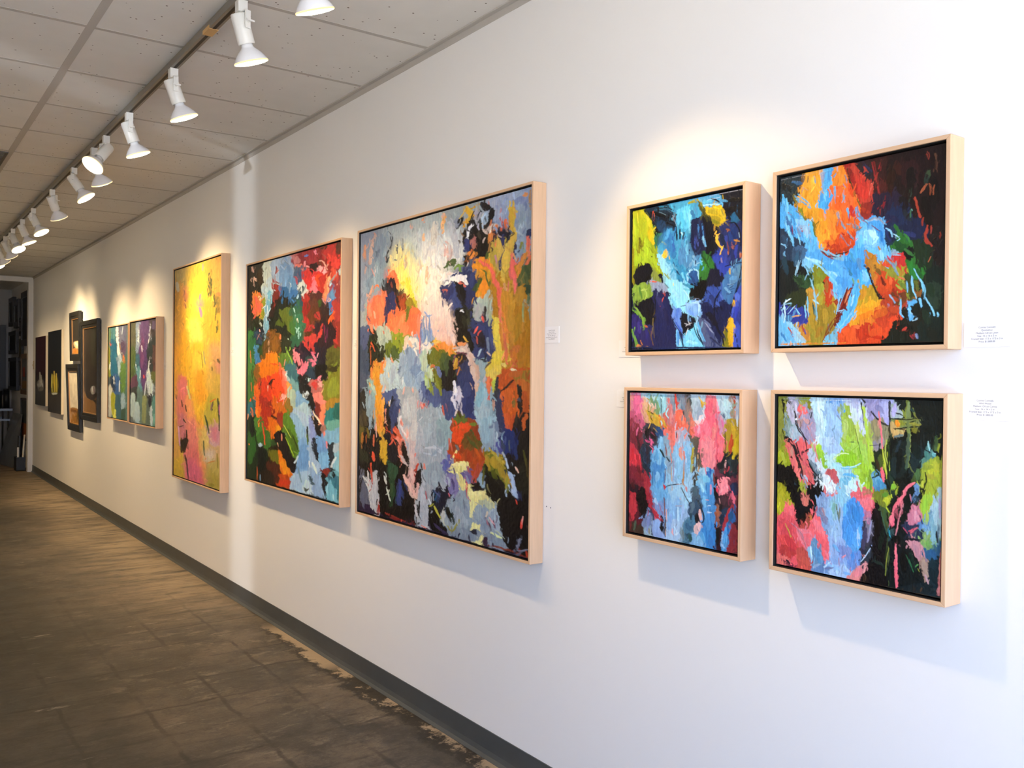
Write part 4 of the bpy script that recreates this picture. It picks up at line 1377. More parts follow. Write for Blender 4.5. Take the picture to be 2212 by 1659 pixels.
PAINT['D3'] = (357.5, 396.2, unpack('''
f 1a1416 0
b 1c2c34 0 0,1 60,6 46,47 32,72 7,67
s 2a5a86 7.5 32,14 53,22
s 16262e 12.5 6,20 32,31
b 7a6a20 0 32,44 54,68 50,88 82,106 90,147 68,117 40,73
b e89c2c 0 67,8 98,10 102,50 92,82 96,95 82,106 54,95 43,67 46,44
b f0a83c 0 70,15 95,20 95,43 68,64 54,55
b d8962c 0 57,89 96,89 119,106 117,150 104,178 90,166 86,120
b f0902a 0 96,92 136,102 143,141 124,164 100,148
b e8a030 0 96,115 123,116 130,152 110,176 93,167
b f07028 0 118,34 148,8 168,50 187,97 194,130 168,120 142,96 119,99
b ee8a2c 0 125,9 148,8 158,29 148,46 125,42
b f46a30 0 125,48 155,47 174,83 168,107 136,98
b f48a30 0 113,98 142,103 150,155 137,172 123,151
b e46a28 0 143,116 181,128 188,148 169,164 143,154
b d04a20 0 140,154 169,148 182,172 176,187 144,193 117,183
b b03a1c 0 110,176 137,179 150,187 137,198 114,192
b e86a28 0 103,162 127,165 137,179 117,183
b c04030 0 164,8 180,11 211,49 215,71 206,94 194,102 181,77 168,43
b d0382c 0 180,27 205,50 209,76 196,86 180,58
b 8e2a22 0 193,92 212,92 214,114 197,124 187,113
b 9e2220 0 157,6 167,12 180,52 187,85 174,57
s 3a4420 3.8 160.7,10.3 167.6,49.7 180.6,77.3 190.3,97.8
b 2a1a1e 0 180,11 211,8 217,47 199,37
s 2a2c4a 12.5 196,14 208,26
b 301616 0 214,6 247,10 259,61 248,83 224,79 220,47
s 8a2426 3.1 212.3,8.4 226.9,79.3
s 8a2426 4.4 232.0,9.5 226.2,23.7
s b83a30 2.5 220.5,47.2 229.9,79.8
b 4a1c1a 0 224,54 248,52 242,82
b 1c1012 0 247,7 354,4 355,137 306,129 283,89 254,66
b 2a1416 0 270,21 305,28 305,76 277,70
s 7a2a20 8.1 323,11 324,23
s 5a3a2a 4.4 337.6,17.3 340.7,53.0
s a85a3c 6.3 321,75 312,89
s b0402c 5 298.6,98.0 305.9,123.0 310.3,141.5
s a83a2c 5.6 324,167 319,187 332,200
s b84a38 3.8 331.3,162.3 330.1,175.4
s 8a3428 3.8 347.7,176.4 349.1,185.3
s 384a30 9.4 324,50 322,64
s 3a4a30 3.1 294.1,76.3 291.5,93.8
b 241c30 0 218,78 260,85 278,136 249,138 218,115
s 8a1c24 3.8 239.2,99.9 224.3,109.7
s 7a2a2a 3.1 230.3,104.5 230.5,123.0
b 1a2848 0 242,119 272,111 278,155 255,188 240,155
b 18203c 0 269,153 306,159 307,185 278,179
s 2a3460 9.4 275,166 301,176
b 58b0e4 0 98,7 123,6 125,35 115,53 119,66 116,89 102,90 92,75 95,49 102,41
b 4a9ad8 0 101,11 122,9 122,28 105,32
b 48a4e4 0 95,52 115,50 126,68 112,88 94,75
s 5ab0e0 6.3 115,43 122,61
s 6aa8d0 4.4 130.2,45.9 132.3,78.5
s 7aa0b8 4.4 150.0,56.0 151.9,81.9
s 6ab0d8 3.8 138.7,66.8 139.4,70.1
s 5a9ac0 3.8 37.3,48.9 60.7,69.6 74.9,83.6
s 6aa8c8 4.4 41.0,57.9 51.8,64.8
s 4a8aaa 3.1 32.1,61.4 34.0,66.8
b 4aa0e0 0 6,47 29,71 50,101 75,112 83,152 90,180 80,192 51,155 26,138 14,102
b 78c0f0 0 40,106 75,112 83,152 79,165 54,135
b 8cb0d4 0 44,110 72,118 72,144 51,128
b 5cb0ea 0 51,142 83,156 90,193 76,191
s 3a6aa0 12.5 18,96 33,139
s 2a2a60 3.1 31.1,118.5 33.1,135.6
s 903040 3.1 55.1,125.4 56.3,135.5
s 8a5a60 3.8 17.9,82.7 27.1,90.9
s 6ab8ec 4.4 6.3,40.0 17.9,82.7 32.9,118.8
s 80c8f0 5 14.6,109.3 29.8,155.4
b 20344c 0 2,135 33,146 62,163 56,209 34,206 5,203
s 6aa8d4 3.1 4.2,155.5 18.9,160.8
s 5a9acc 3.1 18.7,143.8 15.4,167.1
b 3a5c80 0 34,166 62,170 62,196 41,200
b 2c4864 0 30,172 55,182 52,208 34,206
b 10181c 0 1,196 48,208 70,224 81,254 35,274 2,285
s 9ac8e0 2.2 48.2,198.0 39.7,230.6
s 8abcd8 2.2 42.9,197.4 46.7,214.6
b 4c9ee0 0 69,190 97,180 124,197 150,213 182,216 201,206 208,225 195,249 177,254 170,272 158,264 138,234 111,208
b 58a8e8 0 111,202 150,219 176,222 170,253 151,245 131,223
b 3c94dc 0 157,207 195,199 201,224 183,248 160,233
b 4aa4e4 0 182,172 201,174 201,206 182,216 170,202
s 3a7a9a 9.4 166,214 170,243
b 68b8ea 0 111,215 138,230 158,264 151,293 132,288 125,255
b 4898dc 0 138,243 161,258 158,284 138,279
b 68b4e8 0 182,147 206,138 231,135 240,161 246,199 255,212 232,219 207,197 188,170
b 84c8f0 0 188,151 219,152 228,178 225,190 201,181 185,166
b 4ca0e0 0 209,129 231,138 240,174 246,199 231,178 219,152
b b4ecf4 0 200,153 222,156 225,172 207,169
s 8cccf0 7.5 201,187 232,209
b 6ab8ec 0 201,187 225,196 246,205 232,216 213,204
s 6a8a98 8.1 185,147 169,135
s 6a80a0 3.8 180.9,96.3 187.4,116.2 206.4,141.0
s 7a9ab0 4.4 160.2,99.2 165.3,119.1
s c03030 8.1 168,100 175,117
s 8a90a0 2.5 137.5,101.9 149.3,129.4 175.5,168.0
s 7a8a9a 3.1 159.0,130.8 184.6,140.9
s 7a7a90 3.1 146.4,154.6 166.1,182.6
s 8a2020 3.1 149.6,151.8 175.5,168.0
s 6a2a30 3.1 203.2,131.2 224.5,128.2 239.7,142.8
s 9ab8d0 3.8 206.3,131.6 227.6,131.8 239.7,142.8
b 7ab0c8 0 98,181 110,182 130,198 150,206 137,208 114,196
s 3a2020 3.1 103.6,181.3 117.2,196.0 147.0,202.7
s 201818 2.5 150.2,196.6 163.0,191.8
b 1a2c4a 0 243,156 261,158 272,178 255,194 246,180
s 9ccce8 3.8 242.9,154.0 254.8,160.3 256.4,169.6 266.6,174.1
s b0d8f0 3.1 257.9,172.9 271.1,180.7 266.8,184.7
b 2c6a28 0 260,152 272,166 293,187 298,202 284,200 261,201 252,194 264,177
b 1a4a24 0 261,182 284,192 290,204 267,204
b 2e6c2c 0 290,198 301,212 304,236 319,261 308,266 285,246 282,221
b 0c0f12 0 279,203 296,199 299,220 284,222
b 2a7a2c 0 285,228 307,242 316,266 291,258
b 1a2c1c 0 301,188 318,208 318,237 304,230
b 8ab0c4 0 258,206 270,211 270,215 258,212
b c83030 0 261,213 276,214 282,233 270,235 264,228
b d84428 0 235,222 247,223 253,233 238,232
b b87828 0 201,193 232,219 238,247 220,267 208,241 198,215
b c88a2c 0 214,213 232,228 229,249 214,238
s c8682c 5.6 238,219 262,231
b 8a8a30 0 241,235 268,250 285,276 280,293 256,273 238,250
b a0982c 0 268,241 285,242 288,252 270,247
b d85a28 0 244,248 262,255 256,273 244,266
b 9ab040 0 262,261 279,269 285,291 268,283
s 6aa0b8 3.8 240.6,213.4 258.7,233.7 266.2,252.7
s c03040 3.8 246.6,211.1 252.6,220.9
b b83c20 0 220,258 256,261 283,290 280,320 251,309 230,292
b c84a24 0 226,240 250,254 256,285 226,283
b 2a2020 0 198,224 211,244 220,276 239,296 227,298 208,269
b 4cb0ec 0 198,237 211,250 213,272 205,275 186,254
b 7cc8f0 0 198,240 208,250 208,266 196,255
b b49028 0 190,274 214,272 230,295 215,313 190,318 178,326
b e8a028 0 184,314 224,304 230,314 203,334 178,361 165,373 171,342
b d87828 0 184,339 215,325 245,315 263,346 234,357 203,362
b d84a24 0 152,360 178,355 203,356 221,350 252,364 240,385 185,390 143,392
b e0582a 0 152,366 178,355 191,368 185,390 153,386
b c04024 0 215,332 257,322 280,326 272,353 240,364
b a83c24 0 239,308 280,299 286,324 263,340
b e04a28 0 251,343 280,338 263,365 246,367
b b8341c 0 184,352 221,357 210,384 185,386
s c03018 6.9 203,375 246,385
b 6a3820 0 256,291 286,294 280,317 263,316
b 3a4420 0 285,258 308,278 308,301 288,297
b 8a5a28 0 302,277 316,290 314,302 300,301
b 12201c 0 313,272 354,270 356,392 306,390 314,334
b 24382c 0 324,279 352,281 350,328 331,326
b 141a14 0 257,352 295,348 309,390 240,391 252,376
b 181a14 0 280,323 317,326 309,361 280,353
s c84a34 6.3 275,368 289,369
s a03034 4.4 295.1,381.0 306.4,381.4
s 6a7aa0 4.4 306.4,378.4 309.3,387.4
s 7ac8e4 3.8 300.5,247.1 313.3,269.2 317.7,287.3 320.7,305.2
s 7abce0 2.8 320.7,302.3 330.5,320.6 336.1,332.7
s 7ac0e4 3.8 295.8,260.1 298.1,285.7 304.0,304.0
s 7ac8ec 3.8 274.1,304.8 274.5,332.0 278.9,341.3
s 7ac0e8 5 311.0,307.5 315.4,322.6
b 5aa8dc 0 289,315 294,321 300,342 292,348 287,330
s 8aa0c0 3.1 253.5,294.1 262.6,311.5
s 5a8aa8 3.8 285.2,269.6 288.2,287.8
s a0c8d8 1.9 297.6,349.8 307.3,345.8
b 7a8024 0 80,218 111,228 121,248 105,260 91,265 84,242
b 94a03a 0 91,259 111,257 112,303 95,292
b a88a2c 0 84,271 138,292 139,324 129,359 92,370 82,357
b b08a34 0 70,264 95,279 92,318 67,300
b 907a28 0 92,311 132,307 129,359 92,367
b b83a1c 0 110,244 123,248 128,294 115,310 108,276
s 201810 3.8 104.5,250.0 111.4,260.4
b 902c1c 0 132,298 145,295 139,308
b 2a4a2c 0 34,234 70,237 81,258 56,262
b 26301c 0 17,279 63,266 71,303 28,307
b 9a8a30 0 36,348 82,357 100,390 54,389
b c08838 0 43,345 61,349 82,383 65,383
b b4783a 0 54,349 72,363 72,383
s a03830 3.1 59.1,349.2 66.4,369.5
b 2a3890 0 4,309 53,312 57,339 18,340
b 3a6a9a 0 17,320 36,331 29,344 10,337
s 9ad0f0 5 17.0,289.5 10.0,319.7 17.7,347.3 36.1,361.6
s c0e0f0 3.1 17.0,292.9 26.1,286.8
s 8ac0e0 2.5 9.8,299.2 31.6,297.3 10.0,319.7
s e0a870 3.1 37.4,328.0 55.2,324.0
s 5ab0d8 3.8 42.6,308.1 51.7,325.5
s 7ac8e8 2.8 63.8,302.8 67.7,333.0
s 7ac8e8 2.5 70.5,285.0 72.8,323.3
s 2a5a5a 4.4 84.7,304.2 86.7,324.1
s 8cc8e4 2.8 66.2,219.9 80.5,251.1 87.9,284.7 95.4,337.8
b 6ab4e4 0 5,333 29,348 47,389 7,388
b 98cce8 0 25,348 47,365 68,390 47,389
s b0c8d8 5 36.0,354.9 68.4,386.2
s a05a50 2.5 25.1,351.0 40.0,382.0
b 7ac0ea 0 59,202 69,200 77,218 63,216
s 8cd0f4 4.4 65.8,193.3 83.4,205.2 104.0,210.8
s a0d8f4 5 72.9,197.4 110.8,214.8 137.7,243.4
b 682018 0 151,290 170,269 164,297 149,324 142,350 139,340
s e08a60 3.1 168.9,275.0 158.0,302.7
s 8ac8e8 2.8 144.9,292.2 138.8,327.1
s 8ac8e8 1.9 151.4,292.7 145.3,324.3 155.0,318.5
b 58b4ec 0 183,267 189,261 187,298 171,332 152,354 146,350 165,319 171,291
s 8cd0f0 3.8 171.2,329.0 149.0,356.6 139.4,369.0
s 4c94c8 3.8 180.3,294.8 168.0,328.8
s 7a3c20 3.1 142.2,337.0 119.5,368.2 106.3,387.3
b 70b8d8 0 133,375 143,379 136,391 123,391
s b05020 3.8 145.8,359.6 142.9,385.2
s d88830 3.8 7.3,391.2 159.2,392.1
s 281c18 5 7.4,396.3 203.5,399.6 355.8,394.8
s 8a90a0 0.9 2.2,5.1 101.2,4.0
g e8a030 0 67,6 96,5 96,42 77,61 57,51
s f0b040 8.9 80,15 77,39
s d89020 5.9 67,40 64,65
s c8861c 7.7 81,92 68,103
s 7a8020 6.5 48,78 58,101
s 5a6a20 5.9 78,117 88,149
s 0e1418 11.8 9,17 27,33
s 305a80 8.9 40,20 54,22
s 5aa8d4 3 43.9,45.4 67.5,68.4 75.9,82.3
s 6ab4e0 2.4 40.7,57.5 50.9,67.1
s 58aee4 7.7 112,12 109,36
s 7ac8f0 4.1 106.1,53.5 109.5,72.5
s 3a90cc 5.9 116,77 113,92
s 7aa8c8 3 83.1,12.1 86.5,28.3
s 6aa0c0 2.4 131.3,55.0 133.2,82.6
s 7a9cb8 3.5 151.3,55.6 153.2,83.0
s 6aa4c8 4.7 130.5,45.7 131.2,47.4
s 8a90b0 2.4 143.4,33.0 155.8,50.4
s f08c30 11.8 140,17 146,40
s e86024 14.8 138,71 141,93
s f46c34 11.8 159,63 168,89
s e04c22 8.9 165,46 171,71
s c83024 7.7 168,95 169,112
s 6ab0dc 5.3 161,99 164,118
s 5aa8e0 4.7 177.5,99.0 183.7,120.8 201.6,141.2
s 7a90a8 2.7 135.0,104.2 147.7,130.3 166.3,157.0 178.5,173.5
s 8a7a80 2.4 174.8,119.4 178.0,137.8
s e89428 14.8 110,116 107,140
s f0a030 11.8 117,141 117,159
s d85c20 11.8 141,120 139,144
s c84820 11.8 154,158 166,172
s b83a20 8.9 117,175 142,178
s e87030 5.9 154,146 169,136
s a83420 8.9 192,104 207,113
s b83028 11.8 189,39 200,53
s d04030 5.9 203,53 207,74
s e07060 1.8 212.1,52.1 206.6,77.5
s 8a2420 7.7 164,10 168,35
s 303018 2.4 158.3,8.9 164.7,37.1 177.1,69.3 189.4,101.0
s 8a7a30 1.5 177.1,69.3 189.4,98.0
s 20222c 11.8 194,19 206,30
s 702020 3 217.3,9.4 223.5,45.5 229.6,78.6
s 7a2424 2.4 231.5,6.6 230.4,29.5
s 28140f 17.7 252,40 252,68
s 341814 14.8 262,19 268,43
s 120c0e 20.7 290,42 290,81
s 0f0b0d 20.7 332,67 338,123
s 0f0b0d 17.7 317,103 328,160
s 161014 17.7 274,95 280,119
s 202830 11.8 280,124 291,143
s 26382c 4.7 292.8,78.7 290.4,92.3
s 24342c 8.9 322,59 319,75
s 9a5030 4.7 321.7,75.7 312.8,87.9
s 8a3c2c 4.1 322.2,9.3 323.7,23.5
s a8402c 4.1 298.4,99.4 306.7,123.1 309.5,140.4
s a83c2c 4.1 325.4,159.4 320.5,180.9 332.3,200.5
s 903428 3 331.8,160.4 330.7,174.0
s 7a2c24 3.5 347.4,181.8 348.2,187.4
s 3a6a48 2.4 292.1,120.8 290.9,137.5
s 6aa090 1.8 293.4,121.0 294.8,124.0
s 7a1c24 3 241.1,98.0 232.8,105.3
s 6a2020 3 258.3,132.4 241.7,141.4
s 1c2040 14.8 244,130 264,139
s 203060 7.7 242,153 253,178
s 141c38 11.8 253,160 259,178
s 8ac8e8 3.5 243.2,153.1 253.1,160.3 256.0,172.2
s a8dcf4 2.4 258.7,166.8 271.2,177.1 265.8,182.0
s 4aa0e0 11.8 219,138 233,152
s 2a80cc 5.9 231,157 237,181
s 8ad0f8 14.8 202,159 214,178
s b8ecf8 5.9 208,154 219,173
s 6ac0f4 8.9 190,163 188,186
s 8a9ab0 3 207.3,130.3 224.5,128.6 238.9,143.8
s 7a2a40 1.8 213.3,142.9 230.6,157.1
s 8a7060 3 178.2,149.7 192.9,142.9
s 2a6a2c 6.5 261,150 275,178 294,194
s 1c4c24 8.9 264,185 276,200
s 3a8038 4.7 280.6,169.8 291.6,188.3
s 4aa4dc 5.9 6,39 24,77 45,106
s 7ac8f0 3.5 16.8,50.2 20.6,82.7
s 80c0ec 8.9 41,105 65,118
s 98c8e8 8.9 62,124 68,147
s 5ab4ec 7.7 75,116 85,155
s 6a88b0 5.9 45,124 52,144
s a03848 1.8 53.4,132.0 56.7,132.5
s 803850 1.8 31.3,116.2 33.3,135.5
s 6ab8e8 5.9 21,115 35,161
s 8ad0f0 3 45.1,137.2 52.2,163.3
s 24405c 8.9 8,138 18,159
s 8ac0e0 1.8 4.3,154.0 18.3,165.4
s 1a3848 14.8 12,192 19,225
s 28506c 11.8 46,183 39,208
s 3a6488 8.9 62,179 56,197
s 8ac0dc 1.5 49.3,202.4 41.3,233.2
s 8ac0dc 1.5 52.6,199.6 46.2,221.0
s 101a1c 14.8 19,237 26,264
s 1c3420 11.8 46,240 57,254
s 24401f 8.9 80,231 73,249
s 5a90a0 4.1 66.1,213.6 79.5,230.6
s 7a8a30 11.8 96,232 102,242
s 94a038 8.9 102,261 100,282
s a8a038 5.9 103,288 103,304
s b09030 14.8 113,320 113,344
s a07828 11.8 104,356 94,374
s 8a8430 8.9 81,374 85,390
s c08a38 5.9 73,268 86,272
s a0602c 8.9 115,252 115,274
s b83c1e 10 116,283 119,302
s d07048 3 124.8,271.7 121.9,289.8
s 984020 5.9 138,300 141,303
s 4aa0e0 14.8 111,215 137,230
s 68b8ec 8.9 124,247 140,267
s 84ccf4 4.7 72.5,198.7 95.4,213.7 124.4,244.2 143.3,267.2
s a8dcf8 3 65.8,193.3 92.1,208.7
s 5aa8e0 11.8 143,267 150,283
s 3a90d4 11.8 161,215 179,240
s 6a9a78 4.7 173.5,251.9 176.7,264.1
s 4a9cc8 6.5 167,197 179,217
s 5890c0 8.9 185,211 191,233
s 8a2a24 2.4 101.4,183.5 117.5,197.7 130.1,205.2
s 201414 2.4 133.1,196.5 157.7,193.3
s 88b8d4 3 101.4,180.4 123.7,192.3 145.6,204.0
s b83c1c 8.9 154,187 167,185
s 6a1a14 3 144.0,321.7 162.1,298.8 170.8,272.5
s 8a2c20 4.7 152.9,298.1 144.0,321.7
s d87848 1.8 164.8,278.0 156.1,304.4
s 9ad4f0 2.1 141.0,321.5 156.3,319.4
s 7ac4ec 1.8 161.7,268.8 149.9,297.9 141.0,321.5
s 4aa4dc 7.7 186,265 180,294 168,320
s 9ad8f8 4.1 177.0,287.9 171.3,311.4
s 7cc4ec 2.4 174.4,320.5 156.6,346.5 138.5,366.8
s 8a4020 2.1 141.1,330.6 119.6,356.9 110.4,384.2
s 6a3018 1.5 128.8,345.1 113.5,372.0
s 7ab4d0 8.9 132,385 136,376
s c88c28 14.8 198,281 195,295
s e8a828 11.8 204,311 221,309
s f09c20 8.9 192,322 210,323
s e88020 11.8 192,339 216,329
s d06024 14.8 222,338 244,328
s e05828 14.8 169,365 175,383
s f07038 8.9 181,357 193,360
s c83a1c 8.9 193,360 193,384
s d85024 14.8 216,373 233,365
s e04c28 7.7 245,374 256,354
s b84424 14.8 255,323 266,329
s a8401f 11.8 244,299 266,306
s d85024 8.9 243,264 255,285
s f06a38 5.9 252,259 254,271
s 6a2418 5.9 235,255 243,273
s 902c18 5.9 260,283 266,295
s 241818 4.1 205.8,237.3 214.8,264.5 229.5,294.9 240.9,301.5
s 7a5828 8.9 220,230 232,246
s b88030 8.9 208,217 220,236
s d07830 7.7 223,251 221,268
s 7cc4f0 7.7 197,242 206,264
s 4a9cdc 5.9 209,261 206,273
s 6ac0f0 8.9 208,194 226,204
s 98d8f4 5.9 231,199 237,217
s c83430 11.8 270,227 279,225
s e05030 7.7 240,226 248,233
s b08030 8.9 276,247 274,253
s 8a8c34 8.9 249,244 260,257
s 6a7c30 8.9 271,267 282,282
s a0a840 4.7 265.6,274.8 276.6,284.3
s d8704c 3.5 270.8,258.2 281.8,264.9
s 8098b0 3 242.6,215.1 259.6,234.2 268.0,252.2
s 9ab0c8 2.4 259.3,211.2 273.0,212.9
s 2a7a34 11.8 290,240 298,258
s 1e5c28 11.8 303,247 314,262
s 0c1010 8.9 286,212 292,224
s 3a7038 5.9 281,202 297,216
s 5a6428 7.7 303,270 309,287
s 8a5a2c 7.1 314,290 312,301
s 1a3020 14.8 330,283 335,300
s 1a2c20 14.8 320,332 330,355
s 101814 14.8 304,320 302,337
s 0e1210 14.8 272,364 294,365
s 141c16 17.7 331,372 341,389
s 88ccec 3 295.1,259.1 298.2,286.0 305.0,306.2
s 88ccec 2.7 298.9,244.0 313.8,273.4
s 7ac0e0 2.4 316.4,273.6 321.9,290.8 319.5,307.3
s 88ccec 2.4 323.4,307.5 331.3,321.9 337.9,333.4
s 7ac4ec 4.1 311.6,306.7 315.7,320.9
s 7ac0e8 3.5 274.2,305.4 274.5,329.6 280.1,342.7
s 7abce0 3 285.9,270.9 287.5,290.8
s 6ab8ec 5.9 291,319 294,342
s 9ad4f0 3 289.3,324.8 297.5,336.6
s 8ab0d0 2.7 252.0,293.7 263.3,311.7
s a8d0e0 1.5 297.6,350.7 306.9,348.3
s b83c30 4.7 280.4,369.6 285.8,364.2
s 8a2c34 3.5 294.0,381.5 299.4,387.3
s 7a94b8 3 304.6,379.0 307.4,387.5
s b86040 1.5 331.3,222.5 326.3,233.0
s 24342c 4.1 318.4,223.7 318.6,234.9
s 2a3880 11.8 13,314 27,321
s 4a80b8 7.1 41,315 31,334
s c0e8f8 3.5 13.1,294.5 16.9,320.4 13.7,339.5
s e0f0f8 2.4 16.5,291.6 30.2,286.2
s 9ad0f0 2.1 40.6,302.8 23.8,320.8
s c89858 2.4 34.1,327.8 54.3,325.7
s 8acce8 2.1 42.3,309.2 52.6,322.5
s 84c4e0 2.4 65.6,304.4 67.6,329.6
s 84c4e0 2.1 70.3,284.4 70.6,304.7 74.2,330.0
s 4a8a9a 2.4 88.6,309.0 90.5,327.7
s 7ab8d0 2.4 76.3,242.8 89.9,287.4 93.8,337.2
s 60b0e4 8.9 7,339 28,378
s 8ac8ec 7.1 24,343 52,367
s 9cb8c8 7.7 48,370 65,386
s b04438 2.4 24.2,352.7 34.6,365.9
s a03c34 2.4 59.6,348.0 61.5,363.8
s 3a80c0 5.9 7,365 21,385
'''))
